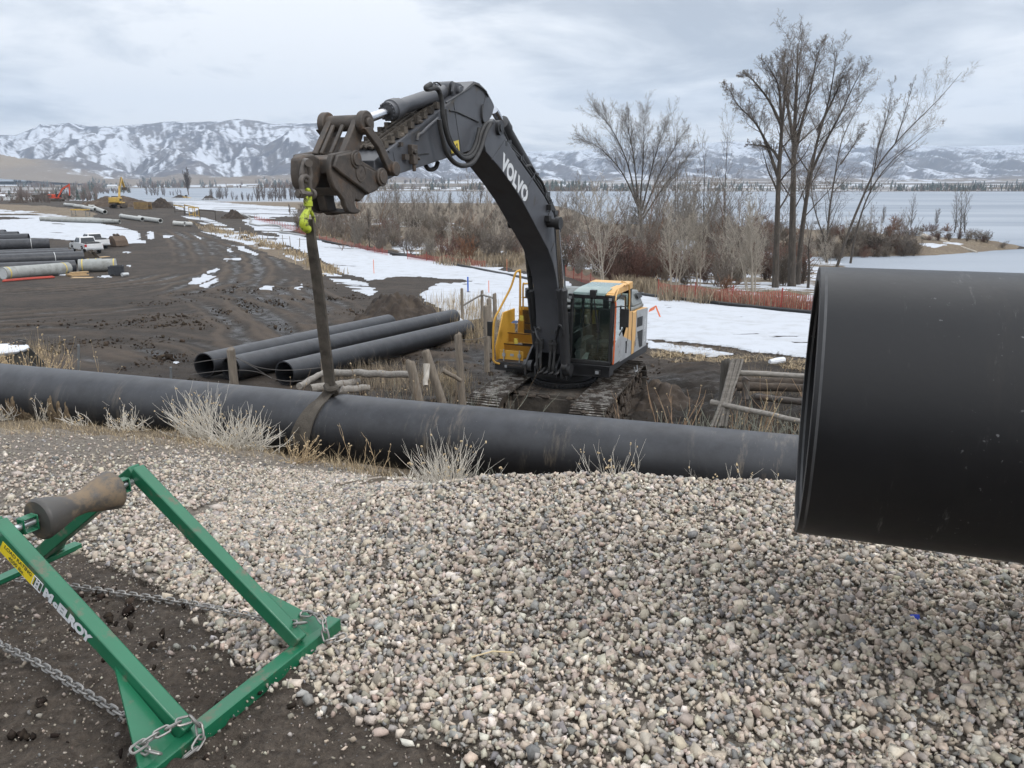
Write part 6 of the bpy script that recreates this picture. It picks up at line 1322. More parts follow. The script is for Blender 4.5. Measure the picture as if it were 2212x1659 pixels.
def yard_bits():
    # crate, roll, planks, red bundle
    p = G(*A_(1700, 866)); s_ = scale_at(p); t = thing('plastic_crate', 'dark plastic crate standing at the end of the concrete pipe', 'crate', tuple(p), rz=0.35)
    w, h = 95 * .1488 * s_, 140 * .1488 * s_; blk = mat('crate_plastic', (0.022, 0.026, 0.032), (0.035, 0.038, 0.045), rough=0.5)
    mb = MB(); mb.box((-w, -w * .8, 0.1), (w, -w * .8 + .05, h)); mb.box((-w, w * .8 - .05, 0.1), (w, w * .8, h)); mb.box((-w, -w * .8 + .05, 0.1), (-w + .05, w * .8 - .05, h)); mb.box((w - .05, -w * .8 + .05, 0.1), (w, w * .8 - .05, h)); mb.box((-w + .05, -w * .8 + .05, 0.1), (w - .05, w * .8 - .05, h * .7)); mb.build('walls', blk, t)
    mb = MB(); mb.box((-w - .03, -w * .8 - .03, h - .1), (w + .03, -w * .8, h)); mb.box((-w - .03, -w * .8 - .03, h * .5), (w + .03, -w * .8, h * .56)); 
    for k in range(5): x = -w + 2 * w * k / 4; mb.box((x - .03, -w * .8 - .025, .12), (x + .03, -w * .8, h - .1))
    mb.build('ribs', blk, t)
    for sx in (-1, 0, 1): mb = MB(); mb.box((sx * w * .85 - .1, -w * .75, 0), (sx * w * .85 + .1, w * .75, .1)); mb.build('foot', blk, t)
    a, b = G(*A_(1775, 880)), G(*A_(1860, 872)); r = 26 * .1488 * scale_at(a); mb = MB(); d = norm(b - a); mb.lathe(a + (0, 0, r), d, [(0, r * .25), (0, r), (np.linalg.norm(b - a), r * .96), (np.linalg.norm(b - a), r * .25)], 20, closed=True); mb.solo('white_roll', FILM, tuple(a), 'white roll of fabric lying beside the dark crate', 'roll')
    for k, (x0, y0, x1, y1, hh, lb) in enumerate(((1010, 880, 1262, 862, 0.34, 'stack of sawn boards between the two banded pipes'), (1040, 902, 1330, 900, 0.10, 'loose plank lying in front of the board stack'), (1430, 605, 1570, 590, 0.12, 'pale boards lying behind the concrete pipes by the rusty bucket'))):
        a, b = G(*A_(x0, y0)), G(*A_(x1, y1)); t = thing('boards', lb, 'lumber', tuple((a + b) / 2)); rg = np.random.default_rng(k)
        for j in range(3 if hh > .2 else 1): mb = MB(); o = np.array([rg.uniform(-.1, .1), rg.uniform(-.1, .1), hh / 6 + j * hh / 3]); mb.beam(a + o, b + o, 0.7 - .2 * j, hh / 3.2); mb.build('board', LUMB, t, world=True)
    a, b = G(*A_(40, 965)), G(*A_(790, 906)); rd = mat('red_mesh_roll', (0.42, 0.06, 0.04), (0.30, 0.05, 0.035), rough=0.7, scale=2); t = thing('red_pole_bundle', 'faded red pole bundle lying before the banded concrete pipe', 'pole bundle', tuple(a))
    for k in range(3): mb = MB(); o = np.array([0.02 * k, .14 * k, .09 + .05 * (k == 1)]); mb.tube([a + o, (a + b) / 2 + o + (0, .05, .01), b + o - (b - a) * .06 * k], .07, 8); mb.build('pole', rd, t, world=True)
    # buckets
    def bucket(px, py, wpx, hpx, label, rz, m, snow=False):
        p = G(px, py); s_ = scale_at(p); W, H = wpx * s_, hpx * s_; t = thing('digger_bucket', label, 'bucket', tuple(p), rz=rz)
        prof = [(-.5, .05), (-.42, .55), (-.22, .92), (.05, 1.0), (.16, .86)] ; o = [(x * W, z * H) for x, z in prof]; lip = [(.5 * W, .02 * H)]
        mb = MB(); th = .05
        for y in (-.42 * W, .42 * W - th): mb.prism([(x, y, z) for x, z in o] + [(.5 * W, y, .02 * H)], (0, th, 0))
        mb.build('side_plates', m, t); mb = MB()
        for (x0, z0), (x1, z1) in zip(o[:-1], o[1:]): mb.beam((x0, 0, z0), (x1, 0, z1), .84 * W, th * .9)
        mb.beam(o[0] and (o[0][0], 0, o[0][1]), (.5 * W, 0, .02 * H), .84 * W, th * .9); mb.build('shell', m, t)
        for y in (-.13 * W, .09 * W): mb = MB(); mb.prism([(-.1 * W, y, .88 * H), (.16 * W, y, .9 * H), (.2 * W, y, 1.16 * H), (.06 * W, y, 1.22 * H), (-.12 * W, y, 1.1 * H)], (0, .05 * W, 0)); mb.build('ear', m, t)
        for x, z in ((.1, 1.1), (-.05, 1.05)): mb = MB(); mb.cyl((x * W, -.15 * W, z * H), (x * W, .16 * W, z * H), .045 * W, 14); mb.build('pin', M_RUST, t)
        for k in range(4): y = (-.36 + .23 * k) * W; mb = MB(); mb.prism([(.46 * W, y, .0), (.46 * W, y, .09 * H), (.64 * W, y, .02 * H)], (0, .07 * W, 0)); mb.build('tooth', m, t)
        return t, W, H
    bucket(*A_(1712, 440), 34, 22, 'rusty digger bucket standing upright behind the white trucks', 2.6, mat('rust_bucket', (0.12, 0.085, 0.06), (0.075, 0.055, 0.042), rough=0.85, scale=2))
    bucket(*A_(1320, 622), 30, 16, 'muddy bucket lying beyond the end of the ringed black pipe', 0.2, mat('mud_bucket', (0.085, 0.068, 0.052), (0.055, 0.045, 0.035), rough=0.9, scale=2))
    t, W, H = bucket(44, 806, 100, 60, 'black digger bucket capped with snow, behind the held pipe at the left edge', 0.45, mat('black_bucket', (0.03, 0.032, 0.033), (0.05, 0.045, 0.038), rough=0.6, scale=3))
    mb = MB(); mb.sphere((0, 0, 0), 1, 20, 12, sc=(.46 * W, .42 * W, .2 * H)); 
    for v in mb.v: v += np.stack([0 * v[:, 0], 0 * v[:, 0], .05 * fbm(v[:, 0] * 3, v[:, 1] * 3, 3, 4)], 1)
    M = np.array(t.rotation_euler.to_matrix()); c = np.array(t.location[:]) + M @ np.array([-.20 * W, -.12 * W, .93 * H]); mb.v = [v @ M.T + c for v in mb.v]; mb.solo('snow_heap', SNOWM, tuple(c), 'white heap of snow lying on the black digger bucket', 'snow')
    # pickups
    def pickup(px, py, head, label):
        p = G(px, py); t = thing('pickup_truck', label, 'pickup truck', tuple(p), rz=head, group='white pickup trucks in the yard'); W = 1.0
        mb = MB()                                     # x forward, origin under the tail
        low = [(0.1, .62), (0.1, 1.18), (2.0, 1.22), (2.0, 1.20), (4.15, 1.22), (5.3, 1.12), (5.62, 1.0), (5.7, .55), (5.25, .50), (5.2, .72), (5.0, .92), (4.6, .94), (4.35, .78), (4.28, .48), (1.75, .46), (1.68, .78), (1.45, .94), (1.05, .94), (.82, .78), (.75, .58)]
        mb.prism([(x, -W, z) for x, z in low], (0, 2 * W, 0)); body = mb.build('body', TRUCKW, t, bevel=.04)
        mb = MB(); v = [(1.98, -.92, 1.21), (4.2, -.92, 1.21), (3.45, -.78, 1.90), (2.15, -.78, 1.92), (1.98, .92, 1.21), (4.2, .92, 1.21), (3.45, .78, 1.90), (2.15, .78, 1.92)]; mb.add(v, [(0, 1, 2, 3), (7, 6, 5, 4), (0, 4, 5, 1), (1, 5, 6, 2), (2, 6, 7, 3), (3, 7, 4, 0)]); mb.build('cab', TRUCKW, t, bevel=.05)
        for y in (-1, 1):
            for x0, x1, x2, x3 in ((2.25, 2.95, 2.9, 2.3), (3.05, 3.95, 3.42, 3.05)):
                mb = MB(); mb.prism([(x0, y * .905, 1.29), (x1, y * .905, 1.29), (x2, y * .815, 1.78), (x3, y * .815, 1.78)], (0, y * .02, .004)); mb.build('side_window', DKGLASS, t)
            mb = MB(); mb.box((4.0, y * 1.0, 1.22), (4.1, y * 1.22, 1.44)); mb.build('mirror', M_BLACK, t, bevel=.03)
            mb = MB(); mb.box((.06, y * .80, .86), (.20, y * 1.012, 1.14)); mb.build('tail_lamp', RED, t)
            for x in (1.25, 4.8): mb = MB(); mb.cyl((x, y * .72, .38), (x, y * .99, .38), .39, 20); wh = mb.build('wheel', M_RUBB, t); mb = MB(); mb.cyl((x, y * .99, .38), (x, y * 1.0, .38), .22, 16); mb.build('rim', M_SILV, wh)
        mb = MB(); mb.prism([(2.0, -.78, 1.30), (2.0, .78, 1.30), (2.12, .70, 1.80), (2.12, -.70, 1.80)], (-.03, 0, 0)); mb.build('rear_window', DKGLASS, t)
        mb = MB(); mb.prism([(4.12, -.80, 1.30), (4.12, .80, 1.30), (3.5, .70, 1.84), (3.5, -.70, 1.84)], (.03, 0, .02)); mb.build('windscreen', DKGLASS, t)
        mb = MB(); mb.box((.16, -.86, 1.19), (1.96, .86, 1.27)); mb.box((.5, -.8, 1.25), (1.9, .8, 1.34)); mb.build('bed_cover', M_BLACK, t, bevel=.03)
        mb = MB(); mb.box((.05, -.78, .68), (.10, .78, 1.17)); mb.build('tailgate', TRUCKW, t, bevel=.02)
        mb = MB(); mb.box((-.12, -.98, .46), (.10, .98, .64)); mb.build('bumper', M_SILV, t, bevel=.04)
        return t
    pickup(206, 548.5, rad(136), 'nearest white crew cab pickup parked by the black pipes')
    pickup(222, 538, rad(138), 'second white pickup with dark rack, parked behind the nearest one')
    # sawhorses and trench frames
    def frame_(q0, q1, hpx, label, m_top, m_leg, dpt=2.0, legs=2):
        a, b = G(*q0), G(*q1); h = hpx * (scale_at(a) + scale_at(b)) / 2; z = np.array([0, 0, h]); n = norm(np.cross(b - a, (0, 0, 1))); t = thing('steel_stand', label, 'steel frame', tuple((a + b) / 2), group='yellow steel frames')
        for o in (-n * dpt / 2, n * dpt / 2):
            mb = MB(); mb.beam(a + z + o, b + z + o, .18, .22); mb.build('top_beam', m_top, t, world=True)
            for f in np.linspace(0.04, .96, legs): mb = MB(); c = a + (b - a) * f + o; mb.beam(c - (0, 0, .1), c + z * .97, .13, .13, up=(1, 0, 0)); mb.build('leg', m_leg, t, world=True)
        for f in (0.05, .95): mb = MB(); c = a + (b - a) * f + z * .2; mb.beam(c - n * dpt / 2, c + n * dpt / 2, .1, .1); mb.build('cross_bar', m_leg, t, world=True)
    frame_(B_(800, 418), B_(965, 420), 14, 'yellow topped sawhorse behind the row of concrete pipes', FARYEL, mat('grey_leg', (.2, .2, .19), (.14, .14, .13), rough=.8))
    frame_(C_(575, 520), C_(690, 548), 17, 'tall yellow frame standing tilted in the snow', FARYEL, M_TFRM, 2.4); frame_(C_(700, 556), C_(770, 566), 19, 'yellow frame leaning between the two dark-legged frames', FARYEL, FARYEL, 1.2); frame_(C_(790, 590), C_(975, 604), 20, 'low dark-legged frame with yellow base nearest the road', M_TFRM, M_TFRM, 2.2)
    a, b = G(*B_(1460, 340)), G(*B_(1612, 345)); t = thing('trench_box', 'rusty yellow trench box standing by the dark spoil heap', 'trench box', tuple(a)); z = np.array([0, 0, 14.5 * scale_at(a)]); n = np.array([0, 2.2, 0])
    for o in (n * 0, n): mb = MB(); mb.prism([a + o, b + o, b + o + z, a + o + z], (0, .16, 0)); mb.build('plate', mat('rusty_yellow', (.27, .18, .07), (.15, .10, .055), rough=.8, scale=.9), t, world=True)
    for f in (.12, .88): mb = MB(); c = a + (b - a) * f + z * .5; mb.cyl(c, c + n, .12, 10); mb.build('spreader', M_TFRM, t, world=True)
    # white board fences
    def board_fence(pts, hpx, label, step=3.0):
        P = [G(*q) for q in pts]; h = hpx * scale_at(P[0]); t = thing('board_fence', label, 'fence', tuple(P[0])); L0 = 0
        for a, b in zip(P[:-1], P[1:]):
            for f in (.35, .65, .95): mb = MB(); mb.beam(a + (0, 0, h * f), b + (0, 0, h * f), .05, .16); mb.build('rail', WHT, t, world=True)
            n = max(1, int(np.linalg.norm(b - a) / step))
            for k in range(n): c = a + (b - a) * k / n; mb = MB(); mb.beam(c, c + (0, 0, h), .14, .14, up=(1, 0, 0)); mb.build('post', WHT, t, world=True)
    board_fence([B_(10, 250), B_(120, 248), B_(250, 246), B_(385, 244)], 8, 'white board fence by the brown shed', 4.5)
    board_fence([C_(400, 382), C_(600, 392), C_(800, 400), C_(1000, 404)], 6.0, 'white board fence running below the far dark heaps', 6.0)
    # shed, trailer, houses
    def house(px, py, wpx, hpx, label, wall_m, roof_m, deep=6, rz=0.1, name='shed', win=2):
        p = G(px, py); s_ = scale_at(p); W, H = wpx * s_, hpx * s_; t = thing(name, label, 'building', tuple(p), rz=rz); w = W / 2
        mb = MB(); mb.prism([(-w, 0, -.3), (w, 0, -.3), (w, 0, H * .68), (-w, 0, H * .68)], (0, deep, 0)); mb.build('wall', wall_m, t)
        mb = MB(); mb.prism([(-w * 1.1, -.3, H * .67), (w * 1.1, -.3, H * .67), (w * 1.02, deep / 2, H), (-w * 1.02, deep / 2, H)], (0, 0, .12)); mb.prism([(-w * 1.1, deep + .3, H * .67), (w * 1.1, deep + .3, H * .67), (w * 1.02, deep / 2, H), (-w * 1.02, deep / 2, H)], (0, 0, .12)); mb.build('roof', roof_m, t)
        mb = MB(); mb.box((-.4, -.04, 0), (.4, -.005, min(2.0, H * .6))); mb.build('door', M_TFRM, t)
        for k in range(win): x = (-.65 + 1.3 * k / max(1, win - 1)) * w; mb = MB(); mb.box((x - .4, -.04, H * .3), (x + .4, -.005, H * .55)); mb.build('window', DKGLASS, t)
    brn = mat('shed_boards', (.15, .115, .085), (.11, .085, .065), rough=.85); rf = mat('roof_grey', (.12, .115, .11), (.09, .088, .085), rough=.8); rfs = mat('roof_snow', (.6, .62, .65), (.5, .52, .55), rough=.9)
    house(*B_(418, 240), 22, 15, 'brown boarded shed beside the white fence', brn, rf, 5); house(*B_(110, 238), 20, 11, 'low white building behind the fence near the left edge', WHT, rf, 6, win=3); house(*B_(20, 240), 14, 11, 'small pale shed at the left edge behind the fence', WHT, rfs, 5)
    house(*B_(1222, 112), 20, 7, 'far house with snowy roof across the fields', WHT, rfs, 10, name='house'); house(*B_(760, 118), 12, 6, 'far dark barn among the trees', brn, rf, 10, name='house'); house(*B_(1330, 136), 10, 5, 'low far outbuilding on the shore field', brn, rfs, 10, name='house')
    p = G(*B_(810, 237)); t = thing('trailer', 'white box trailer parked behind the orange digger', 'trailer', tuple(p), rz=.05); W = 15 * scale_at(p)
    mb = MB(); mb.box((-W, 0, .9), (W, 2.5, 3.4)); mb.build('body', WHT, t, bevel=.08); mb = MB(); mb.box((-W * .9, .2, .6), (W, 2.3, .9)); mb.build('chassis', M_DARK, t)
    for x in (-.6, -.42, .7): mb = MB(); mb.cyl((x * W, .05, .5), (x * W, .4, .5), .5, 16); mb.build('wheel', M_RUBB, t)
    # small far machines
    def far_digger(px, py, rz, swing, m, label, boom):
        p = G(px, py); t = thing('far_excavator', label, 'excavator', tuple(p), rz=rz)
        c, s_ = math.cos(swing), math.sin(swing); R = lambda v: np.stack([v[:, 0] * c - v[:, 1] * s_, v[:, 0] * s_ + v[:, 1] * c, v[:, 2]], 1)
        for y in (-1, 1): mb = MB(); mb.prism([(x, y * 1.3 - .3, z) for x, z in ((-1.9, .05), (1.9, .05), (2.3, .45), (1.95, .95), (-1.95, .95), (-2.3, .45))], (0, .6, 0)); mb.build('track', M_MUD, t, bevel=.1)
        mb = MB(); mb.cyl((0, 0, .8), (0, 0, 1.2), .7, 20); mb.build('slew_ring', M_DARK, t)
        mb = MB(); mb.box((-2.9, -1.4, 1.2), (1.2, 1.4, 1.5)); mb.box((-2.9, -1.4, 1.5), (-.7, 1.4, 2.75)); mb.xform(R).build('deck', m, t, bevel=.12)
        mb = MB(); mb.box((-2.92, -1.2, 1.25), (-2.96, 1.2, 1.45)); mb.box((-2.7, -1.45, 1.9), (-1.2, 1.45, 2.4)); mb.xform(R).build('grille', M_DARK, t)
        mb = MB(); mb.box((-.5, .4, 1.5), (1.3, 1.4, 3.05)); cb = mb.xform(R).build('cab', M_DARK, t, bevel=.1); mb = MB(); mb.box((-.3, .5, 2.0), (1.32, 1.42, 2.9)); mb.xform(R).build('cab_window', DKGLASS, cb)
        a, b, c2, d = [np.array([x, -.1, z]) for x, z in boom]
        mb = MB(); mb.beam((.6, -.1, 1.7), a, .42, .55); mb.beam(a, b, .4, .6); mb.xform(R).build('boom', m, t, bevel=.05)
        mb = MB(); mb.beam(b + (b - c2) * .12, c2, .34, .5, up=(0, 1, 0)); mb.xform(R).build('arm', m, t, bevel=.05)
        mb = MB(); mb.cyl((.9, -.1, 1.5), (a + b) / 2, .12, 10); mb.cyl(a + (0, 0, .4), b + (b - c2) * .1, .11, 10); mb.xform(R).build('cylinders', M_DARK, t)
        mb = MB(); mb.prism([c2 + (-.5, -.5, .1), c2 + (.4, -.5, .1), c2 + (.5, -.5, -.5), d + (-.1, -.5, 0), c2 + (-.7, -.5, -.7)], (0, 1.0, 0)); mb.xform(R).build('bucket', M_TFRM, t)
        return t
    far_digger(*B_(625, 258), rad(5), 0, FARORG, 'small orange digger working far off near the brown shed', [(2.6, 4.8), (5.4, 6.3), (5.0, 2.2), (4.8, 1.2)])
    t = far_digger(*B_(1293, 328), rad(97), 0, FARYEL, 'yellow digger seen from behind in front of the long spoil heap', [(2.0, 5.2), (4.2, 7.6), (5.6, 5.2), (5.6, 4.6)])
    lp = G(*C_(650, 372)); t = thing('wheel_loader', 'yellow wheel loader far off between the two dark heaps', 'loader', tuple(lp), rz=rad(-20))
    mb = MB(); mb.box((-3, -1.1, 1.0), (0.2, 1.1, 2.2)); mb.box((0.2, -.9, .9), (2.0, .9, 1.6)); mb.build('body', FARYEL, t, bevel=.1); mb = MB(); mb.box((-.9, -.8, 2.2), (.5, .8, 3.4)); mb.build('cab', DKGLASS, t, bevel=.1); mb = MB(); mb.prism([(3.4, -1.4, .2), (4.6, -1.4, .1), (3.5, -1.4, 1.4)], (0, 2.8, 0)); mb.build('bucket', FARYEL, t)
    for y in (-.9, .9): mb = MB(); mb.beam((1.2, y * .7, 1.7), (3.5, y * .7, .8), .25, .35); mb.build('lift_arm', FARYEL, t)
    for x in (-2.0, 1.4):
        for y in (-1, 1): mb = MB(); mb.cyl((x, y * .8, .75), (x, y * 1.4, .75), .75, 18); mb.build('wheel', M_RUBB, t)
yard_bits()

def mound(name, label, px, py, wpx, hpx, m, seed, dep=0.6, peak=0.0, rough=0.16):
    """A heap of earth or snow with its foot at a picture point."""
    p = G(px, py); s_ = scale_at(p); W, H = wpx * s_ / 2, hpx * s_; n = 70
    a = np.linspace(-1.15, 1.15, n); Xl, Yl = np.meshgrid(a, a); r = np.hypot(Xl * (1 + .12 * fbm(Xl * 2, Yl * 2, 3, seed)), Yl)
    prof = np.clip(1 - r ** 1.25, 0, 1) * (1 + .35 * fbm(Xl * 2.0 + seed, Yl * 2, 3, seed + 1)) * (1 + peak * Xl)
    X = p[0] + Xl * W; Y = p[1] + W * dep + Yl * W * dep
    Zg = height(X, Y); Z = Zg - .12 + (H + .1) * prof + rough * H * fbm(Xl * 7, Yl * 7, 4, seed + 2) * sstep(0, .12, prof) + .3 * rough * H * fbm(Xl * 22, Yl * 22, 3, seed + 3) * sstep(0, .12, prof)
    Z = np.where(r > 1.1, Zg - .3, Z)
    i = np.arange(n - 1)[:, None] * n + np.arange(n - 1)[None, :]
    o = big_mesh(name, np.stack([X, Y, Z], -1).reshape(-1, 3), np.stack([i, i + 1, i + 1 + n, i + n], -1).reshape(-1, 4), m, True, loc=p)
    return tag(o, label, 'snow heap' if 'snow' in name else 'soil heap')
mound('soil_heap', 'dark heap of fresh soil beside the black pipes, nearest heap', 852, 704, 205, 78, SOILP, 11, 0.75, -.1, 0.2)
mound('soil_heap', 'long brown spoil heap behind the yellow digger', *B_(1200, 318), 190, 25, SOILB, 21, 0.35, -.1)
mound('soil_heap', 'darker end of the spoil heap, right of the trench box', *B_(1725, 330), 60, 22, SOILP, 31, 0.5)
mound('soil_heap', 'small far dark heap with the wheel loader on it', *C_(560, 372), 46, 9, SOILP, 41, 0.5); mound('soil_heap', 'small far dark heap right of the wheel loader', *C_(880, 388), 40, 11, SOILP, 51, 0.5)
mound('soil_heap', 'low dark heap among melting snow above the orange mesh', *C_(1125, 585), 56, 21, SOILP, 61, 0.6, .15)
mound('soil_heap', 'small dirt lump beside the road post in the dry grass', *C_(1270, 805), 34, 7, SOILP, 71, 0.5)
mound('soil_heap', 'rubble heap at the left edge in front of the white fence', *B_(160, 275), 48, 9, SOILP, 75, 0.5)
mound('soil_heap', 'churned mud bank thrown up beside the digger track', 1440, 905, 260, 62, SOILP, 81, 0.6, -.1, 0.25)
mound('soil_heap', 'little mud heap round the blue stake in the snow', 1011, 634, 24, 5, SOILP, 85, 0.6)
mound('snow_bank', 'left snow bank melting by the heap of soil', 985, 700, 90, 12, SNOWM, 91, 0.5, 0, .1)

# ------------------------------------------------------------------ fences, posts, stakes, hoses
def at_depth(px, py, Y): return at_y(px, py, Y)
def post(px, py, Y, dia, label, lean=(0, 0), group=None, m=None, wires=0):
    top = at_depth(px, py, Y); b = np.array([top[0] + lean[0], Y + lean[1], 0]); b[2] = gz(b[0], b[1]) - .15
    t = [top + (b - top) * f for f in (0, .004, .02, .5, 1)]; mb = MB(); rg = np.random.default_rng(int(px)); k = 14
    mb.tube([p + (rg.normal(0, .004), rg.normal(0, .004), 0) if 0 < i < 4 else p for i, p in enumerate(t)], [dia * .40, dia * .47, dia * .5, dia * .52, dia * .54], k)
    for v in mb.v: v += (rg.normal(0, dia * .012, (1, 3)) + 0 * v)
    return mb.solo('fence_post', m or WOOD, tuple(b), label, 'post', group, sharp=50)
FG = 'posts of the old wire fence'
post(*D_(292, 505), 15.0, .165, 'grey fence post in front of the open black pipe ends', (0.0, 0)); post(*D_(965, 575), 16.6, .15, 'fence post half hidden behind the sling', (0, 0))
post(*D_(1597, 590), 13.8, .17, 'short stout post leaning left of the white split stake', (.38, 0)); post(*D_(1703, 515), 14.6, .17, 'tall post leaning hard beside the stout one', (.72, 0)); post(*D_(1940, 396), 15.6, .155, 'upright square-cut post nearest the digger track', (.12, 0))
post(*D_(1970, 66), 37, .14, 'far thin fence post at the edge of the snow', (0, 0)); post(*D_(2115, 80), 37, .14, 'far fence post carrying the two brace rails', (0, 0)); post(*D_(2143, 190), 24.5, .17, 'dark stout post behind the black pipe ends', (.02, 0)); post(*D_(2166, 142), 28, .17, 'broken topped post behind the dark stout one', (0.05, 0)); post(*D_(2206, 102), 33, .17, 'pale square post nearest the yellow hand rail', (.05, 0))
post(*E_(300, 192), 12.4, .155, 'dark round corner post of the rail fence on the right', (0, 0), m=mat('dark_post_wood', (0.085, 0.078, 0.068), (0.05, 0.046, 0.04), rough=.9, scale=6, stretch=(6, 6, .7), bump=.6, bscale=20))
def rail(q0, Y0, q1, Y1, dia, label, name='fence_rail', m=None, cat='rail', group=None, taper=.85, k=10):
    a, b = at_depth(*q0, Y0), at_depth(*q1, Y1); rg = np.random.default_rng(int(q0[0] * 7 + q0[1])); n = 9
    p = [a + (b - a) * f + rg.normal(0, dia * .05, 3) for f in np.linspace(0, 1, n)]; mb = MB(); mb.tube(p, np.linspace(dia / 2, dia / 2 * taper, n) * (1 + rg.normal(0, .03, n)), k)
    return mb.solo(name, m or WOODL, tuple(a), label, cat, group, sharp=60)
rail(E_(238, 312), 12.45, E_(1250, 368), 12.0, .10, 'upper round rail of the grey fence on the right'); rail(E_(140, 645), 12.2, E_(1250, 880), 11.2, .095, 'lower slanting rail crossing the split plank')
rail(D_(1030, 676), 15.6, D_(1590, 690), 14.3, .155, 'pale straight log lying level between the posts'); rail(D_(790, 776), 14.4, D_(968, 672), 15.6, .13, 'pale slanting pole behind the sling', 'pole'); rail(D_(880, 790), 14.6, D_(1230, 742), 15.2, .17, 'weathered log lying under the level one', 'log', cat='log'); rail(D_(1100, 800), 14.2, D_(1300, 790), 14.4, .15, 'short log on the ground behind the held pipe', 'log', cat='log')
rail(D_(1720, 610), 14.2, D_(1702, 770), 14.0, .13, 'whitish split stake standing between the leaning posts', 'stake', taper=.7, cat='stake', m=mat('bleached_wood', (.5, .47, .42), (.36, .33, .29), rough=.85, scale=6)); rail(D_(1825, 655), 15.0, D_(1965, 735), 15.2, .10, 'short dark pole leaning against the upright post', 'pole', m=WOOD, cat='pole')
rail(D_(1972, 192), 37, D_(2112, 112), 37, .10, 'slanting brace rail between two far posts'); rail(D_(2118, 112), 37, D_(2205, 138), 33, .10, 'thin level brace rail between far posts')
def plank():
    a, b = at_depth(*E_(425, 175), 12.2), at_depth(*E_(222, 905), 12.0); mb = MB(); n = 14; rg = np.random.default_rng(5)
    for k in range(5):
        o = (k - 2) * .036; pts = [a + (b - a) * f + np.array([o + .02 * fbm(np.array([f * 4.0]), np.array([k * 1.0]), 3, 9)[0] + .05 * (f > .6) * (f - .6) * (k - 2), .012 * (k % 2), 0]) for f in np.linspace(0, 1, n)]; mb.tube(pts, .026, 6)
    mb.solo('split_plank', WOODL, tuple(b), 'grey split plank leaning across the corner post', 'plank', sharp=60)
plank()
rail(E_(520, 385), 15.0, E_(515, 620), 14.9, .14, 'rusty pipe stub standing behind the rails', 'pipe_stub', M_RUST, 'pipe stub', taper=1.0, k=18); rail(E_(640, 590), 14.4, E_(1200, 655), 13.4, .13, 'rusty pipe lying level in the weeds', 'rusty_pipe', M_RUST, 'pipe', taper=1.0, k=14); rail(E_(380, 430), 18, E_(1300, 440), 17, .26, 'dark rotten log lying behind the rusty stub', 'log', M_MUD, 'log'); rail(E_(420, 480), 16.5, E_(1300, 490), 16, .2, 'second dark log in front of the rotten one', 'log', M_MUD, 'log')
WIRE = mat('fence_wire', (.16, .15, .14), (.11, .1, .095), rough=.6, metal=.4)
for k, (pts, lb) in enumerate((([(D_(0, 620), 15.2), (D_(60, 600), 15.1), (D_(290, 570), 15), (D_(380, 590), 15.2), (D_(500, 640), 15.4), (D_(700, 660), 16), (D_(960, 640), 16.6)], 'upper slack barbed wire crossing the pipe ends'), ([(D_(0, 690), 15.2), (D_(290, 660), 15), (D_(480, 672), 15.4), (D_(640, 730), 15.7), (D_(800, 735), 16), (D_(960, 690), 16.6)], 'lower slack barbed wire crossing the pipe ends'), ([(D_(320, 560), 15), (D_(480, 650), 15.2), (D_(590, 720), 15.4)], 'wire sagging from the grey post'), ([(D_(1948, 440), 15.6), (D_(2080, 432), 20), (D_(2150, 410), 24.5)], 'wire from the upright post to the dark stout post'))):
    mb = MB(); mb.tube(smooth([at_depth(*q, Y) for q, Y in pts]), .0065, 5); mb.solo('barbed_wire', WIRE, tuple(at_depth(*pts[0][0], pts[0][1])), lb, 'wire')
STEELP = mat('steel_post', (.20, .21, .22), (.14, .15, .155), rough=.6, metal=.4)
for q0, q1, Y, lb in (((168, 799 - 54), (168, 782), 17, 'thin steel post by the snow-capped bucket'), ((673, 977 - 160), (673, 1025 - 160), 16, 'x')): pass
rail((169.5, 745), 17.0, (169.5, 800), 17.0, .05, 'thin steel fence post right of the snow-capped bucket', 'steel_post', STEELP, 'post', taper=1); rail((369, 793), 16.5, (369, 830), 16.5, .05, 'thin steel fence post left of the three black pipes', 'steel_post', STEELP, 'post', taper=1)
# stakes
def stake(px, y0, y1, dia, m, label, lean=0.0, flag=False):
    b = G(px, y1); s_ = scale_at(b); h = (y1 - y0) * s_; t = b + (lean, 0, h); mb = MB(); mb.beam(b - (0, 0, .15), t, dia, dia, up=(1, 0, 0)); 
    if flag: mb.prism([t, t + (-.28, .0, -.16), t + (-.34, .02, -.34), t + (-.05, .01, -.2)], (0, .012, 0))
    mb.solo('survey_stake', m, tuple(b), label, 'stake')
BLUE = mat('blue_paint', (.02, .10, .42), (.02, .08, .34), rough=.6); FLO = mat('orange_stake', (.75, .20, .09), (.65, .16, .07), rough=.6)
stake(1011, 598, 632, .10, BLUE, 'bright blue stake standing in a little mud heap'); stake(1056, 606, 634, .05, FLO, 'thin orange stake right of the blue one'); stake(808, 561, 592, .05, FLO, 'thin orange stake on the snow left of the digger'); stake(1430, 660, 688, .07, FLO, 'orange lath leaning in the snow right of the digger', -.35, True)
stake(1095, 560, 586, .04, FLO, 'far orange stake by the end of the mesh fence'); rail(C_(1232, 680), float(G(*C_(1232, 775))[1]), C_(1230, 790), float(G(*C_(1230, 775))[1]), .22, 'lone wooden post beside the muddy road', 'fence_post', WOOD, 'post')
